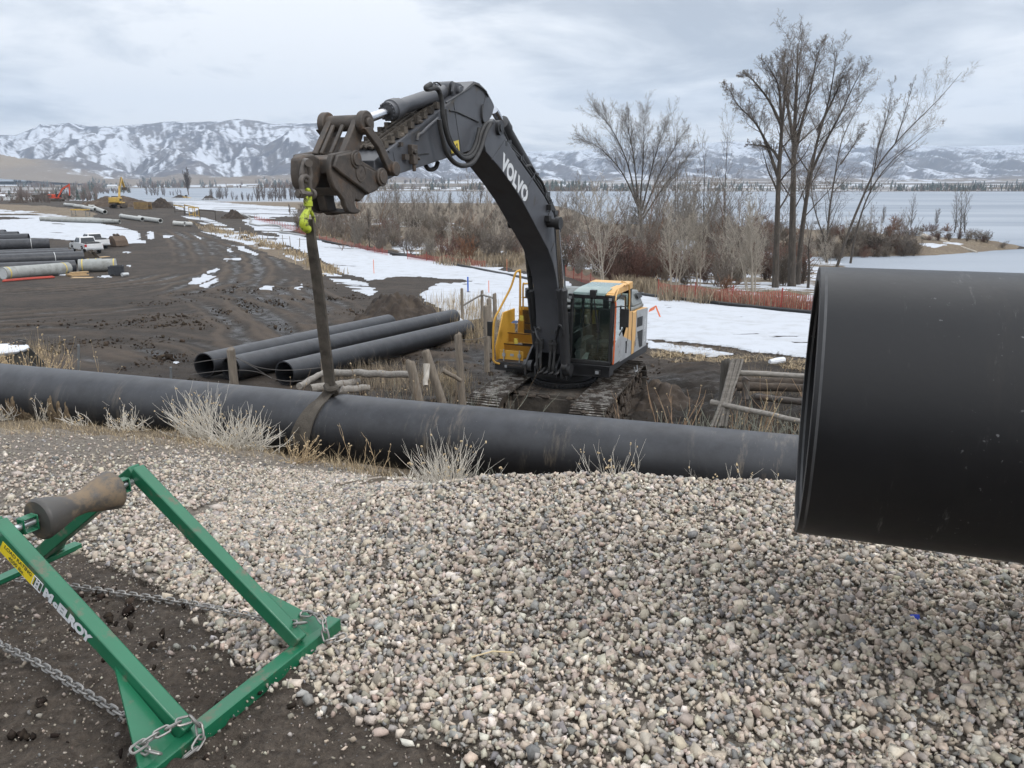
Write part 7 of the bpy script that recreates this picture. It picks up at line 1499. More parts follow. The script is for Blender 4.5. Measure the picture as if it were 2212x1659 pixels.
def far_posts():
    rg = np.random.default_rng(3); m = mat('lath_wood', (.2, .165, .13), (.14, .12, .095), rough=.85); pts = [(1340, 740), (1385, 790), (1480, 800), (1530, 805), (1615, 835), (1700, 860), (1780, 880), (1880, 900)]
    proto = None
    for i, q in enumerate(pts):
        b = G(*C_(*q)); 
        if proto is None:
            mb = MB(); mb.beam((0, 0, -.1), (0, 0, 1.25), .07, .07, up=(1, 0, 0)); proto = o = mb.build('lath', m)
        else: o = proto.copy(); COL.objects.link(o)
        o.location = b; o.rotation_euler = (rg.normal(0, .05), rg.normal(0, .05), rg.uniform(0, 3)); tag(o, 'thin wooden lath in the row along the dry grass of the road edge', 'lath', 'laths along the road edge')
far_posts()
# orange safety mesh
def mesh_mat():
    m, nt, bs = principled('safety_mesh'); N, L = nt.nodes.new, nt.links.new
    a = N('ShaderNodeAttribute'); a.attribute_name = 'uvw'; sep = N('ShaderNodeSeparateXYZ'); L(a.outputs['Vector'], sep.inputs[0])
    def frac(v, k, w):
        n = N('ShaderNodeMath'); n.operation = 'MULTIPLY'; L(v, n.inputs[0]); n.inputs[1].default_value = k; f = N('ShaderNodeMath'); f.operation = 'FRACT'; L(n.outputs[0], f.inputs[0]); g = N('ShaderNodeMath'); g.operation = 'LESS_THAN'; L(f.outputs[0], g.inputs[0]); g.inputs[1].default_value = w; return g.outputs[0]
    mx = N('ShaderNodeMath'); mx.operation = 'MAXIMUM'; L(frac(sep.outputs[0], 9, .20), mx.inputs[0]); L(frac(sep.outputs[1], 12, .21), mx.inputs[1]); L(mx.outputs[0], bs.inputs['Alpha'])
    bs.inputs['Base Color'].default_value = (.42, .075, .055, 1); bs.inputs['Roughness'].default_value = .6
    return m
MESHM = mesh_mat()
def safety_fence(pts, h, label, sag=.25, seed=0, step=3.2):
    P = np.array([G(*q) for q in pts]); sl = np.concatenate([[0], np.cumsum(np.linalg.norm(np.diff(P[:, :2], axis=0), axis=1))]); n = max(12, int(sl[-1] / .35)); s_ = np.linspace(0, sl[-1], n); X = np.interp(s_, sl, P[:, 0]); Y = np.interp(s_, sl, P[:, 1]) + .15 * fbm(s_ * .4, s_ * 0, 3, seed); Zg = height(X, Y)
    t = thing('safety_fence', label, 'safety fence', tuple(P[0])); top = h * (1 - sag * np.abs(np.sin(s_ / step * math.pi)) * 0.5 + .35 * sag * fbm(s_ * .3, s_ * 0 + 3, 3, seed + 1)); V = []; U = []
    for j, f in enumerate((0, .25, .5, .75, 1)):
        off = .06 * fbm(s_ * 1.3, s_ * 0 + f * 3, 3, seed + 2); V.append(np.stack([X, Y + off, Zg - .05 + top * f], 1)); U.append(np.stack([s_, f * h + 0 * s_, 0 * s_, 0 * s_ + 1], 1))
    V = np.vstack(V); U = np.vstack(U); i = np.arange(4)[:, None] * n + np.arange(n - 1)[None, :]; F = np.stack([i, i + 1, i + 1 + n, i + n], -1).reshape(-1, 4)
    o = big_mesh('mesh', V - P[0], F, MESHM, True, {'uvw': ('POINT', 'COLOR', U)}); o.parent = t
    for k in np.arange(0, sl[-1] + .1, step): x, y = np.interp(k, sl, P[:, 0]), np.interp(k, sl, P[:, 1]); z = gz(x, y); mb = MB(); mb.beam((x, y, z - .1), (x + .03, y, z + h * 1.08), .05, .05, up=(1, 0, 0)); mb.build('post', mat('fence_stake_red', (.30, .05, .04), (.22, .04, .03), rough=.7), t, world=True)
safety_fence([(1420, 644), (1500, 652), (1600, 663), (1680, 669), (1800, 678)], 1.15, 'orange mesh fence below the tall bare trees on the right', .28, 3); safety_fence([(1205, 590), (1240, 603), (1292, 622)], .95, 'sagging orange mesh fence left of the pale sapling', .5, 9)
safety_fence([(690, 519), (730, 528), (785, 540), (838, 553)], .85, 'orange mesh fence on the snow under the coupler', .4, 13); safety_fence([(880, 561), (945, 568), (1000, 574), (1050, 578)], 1.0, 'broken orange mesh fence along the brush left of the boom', .6, 17); safety_fence([(550, 474), (580, 482), (600, 488), (640, 500), (668, 512)], 1.0, 'far orange mesh fence beside the bending hose', .4, 21)
# hoses and long small pipes on the snow
def laid(pts, r, label, m, name='hose', k=10):
    P = smooth([G(*q) + (0, 0, r * .8) for q in pts], 8); mb = MB(); mb.tube(P, r, k); mb.solo(name, m, tuple(P[0]), label, 'hose')
laid([(522, 464), (535, 469), (542, 475), (540, 484), (549, 487), (560, 489), (575, 488), (592, 488), (606, 491), (609, 497), (605, 503), (625, 506), (660, 512)], .19, 'grey hose snaking across the far snow', mat('grey_hose', (.30, .30, .29), (.2, .2, .2), rough=.6))
laid([(660, 512), (700, 522), (780, 538), (850, 550), (910, 560), (1000, 577), (1075, 592), (1130, 603), (1190, 618), (1250, 640)], .14, 'long dark hose lying along the snow left of the boom', M_RUBB)
laid([(1330, 628), (1390, 641), (1480, 652), (1560, 661), (1640, 670), (1700, 676), (1800, 686)], .15, 'long black pipe laid along the snow below the orange mesh', PIPE, 'small_pipe')

# small things lying about
def scraps():
    p = G(1976, 1346, .012); mb = MB(); mb.prism([p + (-.018, 0, 0), p + (.016, -.006, .004), p + (.020, .008, .012), p + (-.014, .012, .010)], (0, .004, .007)); mb.solo('plastic_scrap', mat('blue_scrap', (.03, .06, .42), (.02, .05, .34), rough=.4), tuple(p), 'small bright blue plastic scrap lying on the gravel', 'scrap')
    a, b = G(1018, 1436, .03), G(1110, 1428, .035); mb = MB(); mb.tube([a, (a + b) / 2 + (0, .01, .008), b], .0028, 6); mb.solo('straw_stalk', mat('straw', (.52, .42, .26), (.42, .33, .2), rough=.8), tuple(a), 'single dry straw stalk lying across the gravel', 'stalk')
    rg = np.random.default_rng(4); v0, f0 = ico()
    for (x, y, r, c, lb) in ((822, 1587, .024, (.42, .33, .28), 'pinkish stone lying alone on the dirt below the gravel edge'), (652, 1503, .020, (.34, .33, .31), 'grey stone at the tip of the loose gravel spill'), (40, 1028, .05, (.42, .36, .32), 'flat pale stone on the bank behind the roller'), (470, 1102, .045, (.48, .42, .37), 'flat light stone just right of the roller')):
        p = G(x, y); v = v0 * (1 + rg.uniform(-.25, .2, (12, 1))) * r * np.array([1.2, .8, .5]); o = big_mesh('stone', v + p + (0, 0, r * .4), f0, mat('stone_' + str(x), c, tuple(q * .8 for q in c), rough=.85, scale=30, bump=.3, bscale=90), False, loc=p); tag(o, lb, 'stone')
    a, b = at_y(1662, 790, 24.5), at_y(1692, 788, 24.8); a[2] = gz(a[0], a[1]) + .12; b[2] = gz(b[0], b[1]) + .13; mb = MB(); mb.tube([a, (a + b) / 2, b], [.08, .11, .10], 10); mb.solo('snow_lump', SNOWM, tuple(a), 'little white lump of snow on the churned mud by the rail fence', 'snow')
    p = G(*D_(1478, 275)); v = v0 * (1 + rg.uniform(-.2, .2, (12, 1))) * .32 * np.array([1, .6, 1]); o = big_mesh('boulder', v + p + (0, 0, .5), f0, mat('boulder', (.17, .13, .105), (.11, .085, .07), rough=.95, scale=4, bump=.5, bscale=12), False, loc=p); tag(o, 'brown rock sitting on the flank of the nearest soil heap', 'rock')
scraps()

# ------------------------------------------------------------------ vegetation
def seg_mesh(S, k=4):
    """Many tapered twigs at once: S rows are x0 y0 z0 x1 y1 z1 r0 r1."""
    S = np.asarray(S, float); P0, P1, R0, R1 = S[:, :3], S[:, 3:6], S[:, 6], S[:, 7]
    d = P1 - P0; L_ = np.linalg.norm(d, axis=1, keepdims=True); d = d / np.maximum(L_, 1e-9)
    up = np.where(np.abs(d[:, 2:3]) < .95, np.array([[0, 0, 1.0]]), np.array([[0, 1.0, 0]]))
    a = np.cross(up, d); a /= np.linalg.norm(a, axis=1, keepdims=True); b = np.cross(d, a); an = np.arange(k) * 2 * math.pi / k
    ring = np.cos(an)[None, :, None] * a[:, None, :] + np.sin(an)[None, :, None] * b[:, None, :]
    V = np.concatenate([P0[:, None] + ring * R0[:, None, None], P1[:, None] + ring * R1[:, None, None]], 1)
    j = np.arange(k); f = np.stack([j, (j + 1) % k, k + (j + 1) % k, k + j], 1)
    F = f[None] + (np.arange(len(S)) * 2 * k)[:, None, None]
    return V.reshape(-1, 3), F.reshape(-1, 4)
class Grow:
    def __init__(s, seed, spec): s.r = random.Random(seed); s.sp = spec; s.out = [[] for _ in range(6)]
    def branch(s, p, d, L, r, lv, path=None):
        sp = s.sp; R = s.r; n = sp['nseg'][lv]; rm = sp['rmin']; pts = [p]; rs = [max(r, rm)]
        w, up = sp['wob'][lv], sp['up'][lv]
        if path is not None: pts = [tuple(q) for q in path]; n = len(pts) - 1; rs = [max(r * (1 - .92 * (i / n) ** .8), rm) for i in range(n + 1)]
        else:
            for i in range(n):
                d = (d[0] + R.gauss(0, w), d[1] + R.gauss(0, w), d[2] + R.gauss(0, w) + up); m = math.sqrt(d[0] ** 2 + d[1] ** 2 + d[2] ** 2); d = (d[0] / m, d[1] / m, d[2] / m)
                q = pts[-1]; pts.append((q[0] + d[0] * L / n, q[1] + d[1] * L / n, q[2] + d[2] * L / n)); rs.append(max(r * (1 - .82 * (i + 1) / n), rm * .8))
        o = s.out[lv]
        for i in range(n): o.append((*pts[i], *pts[i + 1], rs[i], rs[i + 1]))
        if lv + 1 >= len(sp['nseg']): return
        nc = sp['nch'][lv]; st = sp['start'][lv]
        for c in range(nc):
            f = st + (1 - st) * ((c + R.random()) / nc); x = f * n; i = min(int(x), n - 1); t = x - i
            a, b = pts[i], pts[i + 1]; q = tuple(a[k] + (b[k] - a[k]) * t for k in range(3)); dd = tuple(b[k] - a[k] for k in range(3)); m = math.sqrt(sum(v * v for v in dd)) or 1; dd = tuple(v / m for v in dd)
            ang = rad(sp['ang'][lv] * R.uniform(.65, 1.3)); az = R.uniform(0, 2 * math.pi) if lv else (c * 2.4 + R.uniform(-.5, .5))
            A, B, _ = frame_fast(dd); e = tuple(dd[k] * math.cos(ang) + (A[k] * math.cos(az) + B[k] * math.sin(az)) * math.sin(ang) for k in range(3))
            l = L * sp['rat'][lv] * R.uniform(.6, 1.15) * (1 - (sp.get('taper', .45) if lv == 0 else .4) * f); rr = rs[i] * R.uniform(.26, .46)
            s.branch(q, e, l, rr, lv + 1)
def frame_fast(d):
    u = (0, 0, 1) if abs(d[2]) < .95 else (0, 1, 0); a = (u[1] * d[2] - u[2] * d[1], u[2] * d[0] - u[0] * d[2], u[0] * d[1] - u[1] * d[0]); m = math.sqrt(a[0] ** 2 + a[1] ** 2 + a[2] ** 2); a = (a[0] / m, a[1] / m, a[2] / m)
    return a, (d[1] * a[2] - d[2] * a[1], d[2] * a[0] - d[0] * a[2], d[0] * a[1] - d[1] * a[0]), d
BARK = mat('dark_bark', (0.075, 0.063, 0.052), (0.042, 0.036, 0.031), rough=.95, scale=3, stretch=(3, 3, .6), bump=.8, bscale=9, dirt=(0.12, 0.10, 0.082), dscale=2.5, dlo=.5, dhi=.68)
TWIG = mat('brown_twigs', (0.195, 0.165, 0.14), (0.13, 0.11, 0.094), rough=.95, scale=.7)
TWIGG = mat('grey_twigs', (0.23, 0.205, 0.175), (0.15, 0.132, 0.112), rough=.95, scale=.7)
PALE = mat('pale_twigs', (0.40, 0.36, 0.305), (0.27, 0.24, 0.20), rough=.95, scale=.9)
REDT = mat('red_twigs', (0.150, 0.078, 0.060), (0.105, 0.062, 0.050), rough=.95, scale=.8)
RUSTT = mat('rusty_twigs', (0.20, 0.095, 0.05), (0.13, 0.07, 0.042), rough=.95, scale=.8)
FARTW = mat('far_twigs', (0.15, 0.125, 0.112), (0.10, 0.086, 0.078), rough=.95, scale=.3)
COTT = dict(nseg=[10, 7, 5, 3, 2], nch=[19, 11, 6, 3], rat=[.35, .50, .54, .62], ang=[42, 44, 44, 44], wob=[.05, .10, .14, .17, .18], up=[.03, .10, .07, .05, .02], start=[.26, .15, .12, .1], rmin=.0070, taper=.66)
VASE = dict(nseg=[9, 7, 5, 3, 2], nch=[30, 12, 6, 3], rat=[.32, .46, .54, .62], ang=[28, 32, 36, 40], wob=[.05, .09, .12, .14, .16], up=[.04, .06, .05, .04, .02], start=[.25, .12, .1, .1], rmin=.0070, taper=.35)
SAPL = dict(nseg=[9, 6, 4, 2], nch=[22, 7, 4], rat=[.36, .42, .5], ang=[38, 34, 34], wob=[.04, .07, .12, .14], up=[.05, .14, .08, .03], start=[.10, .2, .2], rmin=.009, taper=.55)
SHRB = dict(nseg=[6, 4, 3], nch=[9, 5], rat=[.42, .48], ang=[30, 32], wob=[.09, .13, .16], up=[.03, .05, .03], start=[.15, .15], rmin=.008, taper=.4)
SLIM = dict(nseg=[10, 6, 4, 2], nch=[26, 8, 4], rat=[.34, .42, .5], ang=[30, 30, 32], wob=[.03, .07, .12, .14], up=[.05, .12, .07, .03], start=[.15, .2, .2], rmin=.011, taper=.5)

def tree(name, label, base, trunks, spec, seed, bark, twig, cat='tree', group=None, k0=8):
    """trunks: list of (path or height, radius); paths are world points."""
    t = thing(name, label, cat, tuple(base), group=group); g = Grow(seed, spec)
    for i, (tr, r) in enumerate(trunks):
        if isinstance(tr, (int, float)):
            ln_ = spec.get('lean', .05); g.branch((g.r.uniform(-.1, .1), g.r.uniform(-.1, .1), -.2), (g.r.gauss(0, ln_), g.r.gauss(0, ln_), 1), tr, r, 0)
        else:
            P = smooth(np.asarray(tr, float), 3) - np.asarray(base); L_ = np.linalg.norm(np.diff(P, axis=0), axis=1).sum(); g.branch(tuple(P[0]), (0, 0, 1), L_, r, 0, P)
    lo = [x for lv in g.out[:2] for x in lv] if len(spec['nseg']) > 3 else g.out[0]
    hi = [x for lv in g.out[2 if len(spec['nseg']) > 3 else 1:] for x in lv]
    V, F = seg_mesh(lo, k0); o = big_mesh('trunk', V, F, bark); o.parent = t
    V, F = seg_mesh(hi, 3); o = big_mesh('crown', V, F, twig, False); o.parent = t
    return t
def copy_tree_(t, loc, rz, sc, label, group=None):
    c = t.copy(); COL.objects.link(c); c.location = loc; c.rotation_euler = (0, 0, rz); c.scale = (sc, sc, sc)
    for ch in [o for o in bpy.data.objects if o.parent == t]: d = ch.copy(); COL.objects.link(d); d.parent = c
    tag(c, label, None, group); return c
def dp(pts, Y): return [at_y(x, y, Y) for x, y in pts]
def F_(x, y): return x * .4544 + 1207, y * .4544 + 55
def base_of(px, py): return G(px, py)

def big_trees():
    # the tall cottonwood clump on the right: several trunks, each a tree
    def cott(name, label, pts, dpt, r, seed, spec=COTT, bark=BARK, twig=TWIG, extra=()):
        b = base_of(*pts[0]); Y = b[1] + dpt; paths = []
        for q in (pts, *extra):
            P = dp(q, Y); P = np.array(P); P[:, 1] += np.linspace(0, 1, len(P)) * random.Random(seed).uniform(-2, 2)
            if q is pts: P[0][2] = gz(P[0][0], Y) - .3
            paths.append((P, r * .86 if q is pts else r * .42))
        base = np.array([paths[0][0][0][0], Y, paths[0][0][0][2]]); return tree(name, label, base, paths, spec, seed, bark, twig)
    cott('cottonwood_tree', 'tall dark bare tree, leftmost trunk of the big clump, limbs reaching left', [F_(1030, 1250), F_(1036, 1000), F_(1045, 700), F_(1062, 450), F_(1075, 300), F_(1090, 170)], 0, .36, 11, extra=([F_(1042, 720), F_(985, 560), F_(930, 460), F_(850, 380), F_(800, 290)], [F_(1050, 640), F_(1000, 580), F_(890, 565)], [F_(1060, 480), F_(1000, 360), F_(920, 260), F_(880, 240)], [F_(1058, 450), F_(1040, 280), F_(970, 170)]))
    cott('cottonwood_tree', 'tall dark bare tree, thick middle trunk of the big clump, highest top', [F_(1108, 1245), F_(1110, 1000), F_(1115, 700), F_(1122, 450), F_(1130, 250), F_(1135, 85)], .6, .46, 12, extra=([F_(1115, 640), F_(1150, 480), F_(1190, 330), F_(1220, 180), F_(1240, 110)], [F_(1118, 560), F_(1090, 400), F_(1070, 250), F_(1060, 160)]))
    cott('cottonwood_tree', 'tall dark bare tree, right trunk of the big clump, leaning slightly right', [F_(1135, 1240), F_(1150, 1000), F_(1180, 760), F_(1215, 560), F_(1270, 350), F_(1300, 130)], 1.5, .34, 13, extra=([F_(1190, 720), F_(1260, 560), F_(1330, 420), F_(1380, 300), F_(1420, 220)], [F_(1230, 500), F_(1300, 340), F_(1350, 200)]))
    cott('cottonwood_tree', 'short dead dark trunk with broken twigs right of the big clump', [F_(1185, 1250), F_(1180, 1150), F_(1165, 1050), F_(1170, 960)], -.5, .17, 14, spec=dict(COTT, nch=[8, 6, 4, 3]))
    cott('cottonwood_tree', 'forked dark bare tree standing behind, between the clump and the leaning tree', [F_(1275, 1140), F_(1270, 1040), F_(1285, 980), F_(1300, 860), F_(1330, 700), F_(1360, 560), F_(1420, 430), F_(1500, 300)], 3.5, .30, 15, extra=([F_(1272, 1030), F_(1235, 920), F_(1215, 800), F_(1225, 700), F_(1270, 560)], [F_(1340, 660), F_(1420, 560), F_(1480, 470)]))
    ln = dict(COTT, nch=[11, 9, 6, 3], ang=[30, 34, 36, 36])
    cott('leaning_tree', 'grey bare tree leaning far to the right with long bare limbs', [F_(1320, 1150), F_(1385, 960), F_(1450, 800), F_(1500, 690), F_(1570, 590), F_(1680, 470), F_(1790, 360), F_(1905, 225)], 1.0, .26, 16, ln, extra=([F_(1500, 690), F_(1520, 560), F_(1560, 420), F_(1575, 270)], [F_(1600, 560), F_(1640, 420), F_(1675, 270)]))
    cott('leaning_tree', 'second leaning bare tree crossing behind the grey one', [F_(1385, 1140), F_(1410, 1000), F_(1455, 850), F_(1510, 740), F_(1590, 640), F_(1690, 560), F_(1790, 480)], 2.0, .22, 17, ln, extra=([F_(1480, 790), F_(1500, 640), F_(1545, 480), F_(1600, 370)],))
    b = base_of(*F_(400, 1010)); H = 120 * .4544 * scale_at(b)
    cott('vase_tree', 'wide round-crowned grey bare tree left of the big clump', [F_(400, 1010), F_(385, 930), F_(372, 860), F_(360, 790)], 0, .44, 18, VASE, extra=([F_(372, 850), F_(300, 700), F_(200, 590), F_(110, 540)], [F_(372, 850), F_(320, 640), F_(240, 480), F_(190, 430)], [F_(380, 860), F_(350, 600), F_(310, 440)], [F_(385, 870), F_(400, 620), F_(400, 430)], [F_(395, 880), F_(450, 640), F_(500, 480)], [F_(400, 900), F_(480, 700), F_(580, 520)], [F_(400, 920), F_(500, 760), F_(620, 610)]), twig=TWIGG)
    cott('slim_tree', 'slim upright bare tree between the round tree and the tall clump', [F_(792, 1010), F_(790, 850), F_(800, 650), F_(812, 460)], 6, .18, 19, SLIM, twig=TWIGG); cott('slim_tree', 'slim dark bare tree just right of the round-crowned tree', [F_(690, 1000), F_(692, 850), F_(700, 700), F_(690, 550)], 5, .17, 20, SLIM, twig=TWIG)
    cott('slim_tree', 'thin bare tree right behind the round-crowned tree', [F_(560, 980), F_(556, 800), F_(560, 600), F_(545, 410)], 8, .15, 22, SLIM, twig=TWIGG)
    cott('dark_tree', 'crooked dark tree at the right of the boom, behind the pale sapling', [F_(150, 1010), F_(130, 930), F_(100, 870), F_(40, 800)], 2, .18, 21, dict(COTT, nch=[8, 7, 5, 3]), extra=([F_(140, 950), F_(180, 860), F_(220, 790)], [F_(130, 930), F_(128, 840), F_(110, 770)]))
    # pale saplings
    for i, (q, top, r, dpt, lb, tr) in enumerate((((215, 1245), (180, 790), .085, 0, 'pale leafless sapling with wide arching branches beside the cab', 1), ((535, 1245), (522, 850), .085, 0, 'pale leafless sapling behind the mesh fence, left of a pair', 2), ((660, 1250), (640, 880), .08, 1, 'pale leafless sapling behind the mesh fence, right of a pair', 2), ((920, 1275), (905, 860), .09, 0, 'widest pale sapling clump at the foot of the tall clump', 4), ((820, 1240), (840, 930), .06, 1.5, 'smaller pale sapling left of the widest pale clump', 2), ((1280, 1140), (1265, 980), .05, 0, 'short pale sapling in front of the forked tree', 2))):
        b = base_of(*F_(*q)); Y = b[1] + dpt; tp = at_y(*F_(*top), Y); bb = np.array([at_y(*F_(*q), Y)[0], Y, 0]); bb[2] = gz(bb[0], Y) - .1; rg = random.Random(i + 50); paths = []
        for k in range(tr * 2): o = np.array([rg.gauss(0, .35 if tr < 4 else .7), rg.gauss(0, .3), 0]) * (k > 0); paths.append((np.array([bb + o, (bb * .66 + tp * .34) + o * 1.8, (bb * .33 + tp * .67) + o * 2.8 - (0, 0, .3 * k * .3), tp + o * 4 - (0, 0, abs(rg.gauss(0, .9)) * (k > 0))]), r * (1 if k == 0 else .7)))
        tree('pale_sapling', lb, bb, paths, dict(SAPL, ang=[52 if i == 0 else 36, 34, 34], rat=[.48 if i == 0 else .34, .42, .5], nch=[22 if tr < 3 else 16, 7, 4]), 60 + i, PALE, PALE, 'sapling')
    # shrubs and small trees of the middle ground
    sm = [((971, 459), (971, 413), .09, 'small bare tree standing against the lake, left of the boom', VASE, TWIGG), ((860, 475), (862, 398), .10, 'bare tree in the brush just right of the coupler jaw', SLIM, TWIGG), ((899, 475), (897, 416), .09, 'bare tree next to the one by the coupler jaw', SLIM, TWIGG), ((1037, 442), (1036, 384), .16, 'bushy brown bare tree close left of the boom, by the lake', COTT, TWIG), ((968, 548), (966, 452), .07, 'pale grey sapling among red brush left of the boom', SAPL, PALE), ((798, 535), (800, 440), .09, 'dark bare tree below the coupler jaw', SLIM, TWIG), ((760, 530), (750, 455), .08, 'dark bare tree left below the coupler jaw', SLIM, TWIG), ((1069, 500), (1066, 446), .06, 'small dark tree standing in the brush left of the boom', COTT, TWIG),
          ((1966, 500), (1968, 414), .09, 'bare budding tree on the near part of the spit', SLIM, TWIG), ((2020, 494), (2030, 446), .06, 'smaller leaning tree on the spit', SLIM, TWIG), ((1790, 492), (1786, 440), .06, 'small tree at the neck of the spit', SLIM, TWIG), ((1905, 490), (1900, 440), .06, 'thin tree left of the budding one on the spit', SLIM, TWIG)]
    for i, (q, top, r, lb, sp, tw) in enumerate(sm):
        b = base_of(*q); tp = at_y(*top, b[1]); H = tp[2] - b[2]; tree('bare_tree', lb, b, [(H * .86, r * max(.7, H / 7))] + ([(H * .8, r * .7)] if i % 2 else []), sp, 80 + i, BARK if tw is not PALE else PALE, tw)
    b = base_of(2074, 511); Y = b[1]; tr = [(np.array([b + (o, 0, -.2), at_y(x1, 470, Y), at_y(x2, 417, Y)]), .16) for o, x1, x2 in ((-1.5, 2066, 2066), (0, 2076, 2078), (1.2, 2083, 2092))]
    tree('spit_tree', 'three-stemmed bare tree standing alone near the end of the spit', b, tr, SLIM, 99, BARK, TWIGG)
    b = base_of(408, 424); tp = at_y(409, 366, b[1]); H = tp[2] - b[2]; tree('far_tree', 'largest far bare tree behind the loader, before the lake', b, [(H * .9, .5), (H, .45), (H * .85, .4)], dict(COTT, rmin=.05, ang=[30, 36, 38, 36]), 130, FARTW, FARTW)
    b = base_of(*C_(1775, 545)); tree('bare_tree', 'lone little bare bush tree on the far snow by the coupler', b, [(at_y(*C_(1775, 430), b[1])[2] - b[2], .12)], dict(SLIM, rmin=.03), 131, TWIG, TWIG)
    # far rows along the lake: copies of three kinds
    rg = random.Random(5); kinds = []
    for k in range(3): kinds.append(tree('shore_tree', 'bare tree in the far row along the lake shore', (0, 0, -60), [(10, .20), (9, .18), (8.5, .16)], dict(SAPL, rmin=.035, nch=[14, 6, 4], lean=.16), 140 + k, FARTW, FARTW, group='bare trees along the far lake shore'))
    first = [True] * 3
    for x0, x1, y, n, hpx in ((552, 652, 434, 17, 36), (453, 492, 432, 7, 28), (500, 548, 434, 8, 19), (318, 360, 424, 6, 28), (366, 392, 424, 4, 16), (655, 700, 436, 6, 30)):
        for i in range(n):
            b = G(x0 + (x1 - x0) * (i + rg.random()) / n, y + rg.uniform(-1, 1)); h = hpx * scale_at(b) * rg.uniform(.6, 1.05); k = rg.randrange(3)
            if first[k]: o = kinds[k]; o.location = b; o.scale = (h / 10,) * 3; o.rotation_euler = (0, 0, rg.random() * 6); first[k] = False
            else: copy_tree_(kinds[k], b, rg.random() * 6, h / 10, 'bare tree in the far row along the lake shore', 'bare trees along the far lake shore')
big_trees()
def thicket_trees():
    rg = random.Random(44); lb = 'slender bare sapling among the many in the brush behind the boom'; gp = 'slender bare saplings in the brush'
    ks = [tree('bare_sapling', lb, (0, 0, -60), [(8, .06), (7, .05), (6.5, .045), (7.4, .05), (5.5, .04), (6, .04)][:3 + k % 3], dict(SAPL, rmin=.010, nch=[13, 7, 4], rat=[.30, .45, .5], wob=[.06, .1, .13, .15], up=[.02, .10, .07, .03], lean=.24), 160 + k, (TWIG, TWIGG, TWIGG, PALE, RUSTT)[k], (TWIG, TWIGG, TWIGG, PALE, TWIG)[k], group=gp) for k in range(5)]; first = [True] * 5
    for x0, x1, y0, y1, n, h0, h1 in ((690, 1130, 470, 545, 46, 50, 118), (690, 1240, 448, 490, 40, 40, 72), (1235, 1660, 500, 590, 40, 60, 150), (1400, 1600, 500, 540, 12, 110, 175), (1700, 1960, 495, 545, 16, 36, 84)):
        for i in range(n):
            b = G(x0 + (x1 - x0) * (i + rg.random()) / n, rg.uniform(y0, y1)); h = rg.uniform(h0, h1) * scale_at(b); k = rg.choice((0, 1, 1, 2, 2, 4, 3)) 
            if first[k]: o = ks[k]; o.location = b; o.scale = (h / 8,) * 3; first[k] = False
            else: copy_tree_(ks[k], b, rg.random() * 6, h / 8, lb, gp)
    for k in range(5):
        if first[k]: ks[k].location = G(900 + 30 * k, 500); ks[k].scale = (.6,) * 3
thicket_trees()

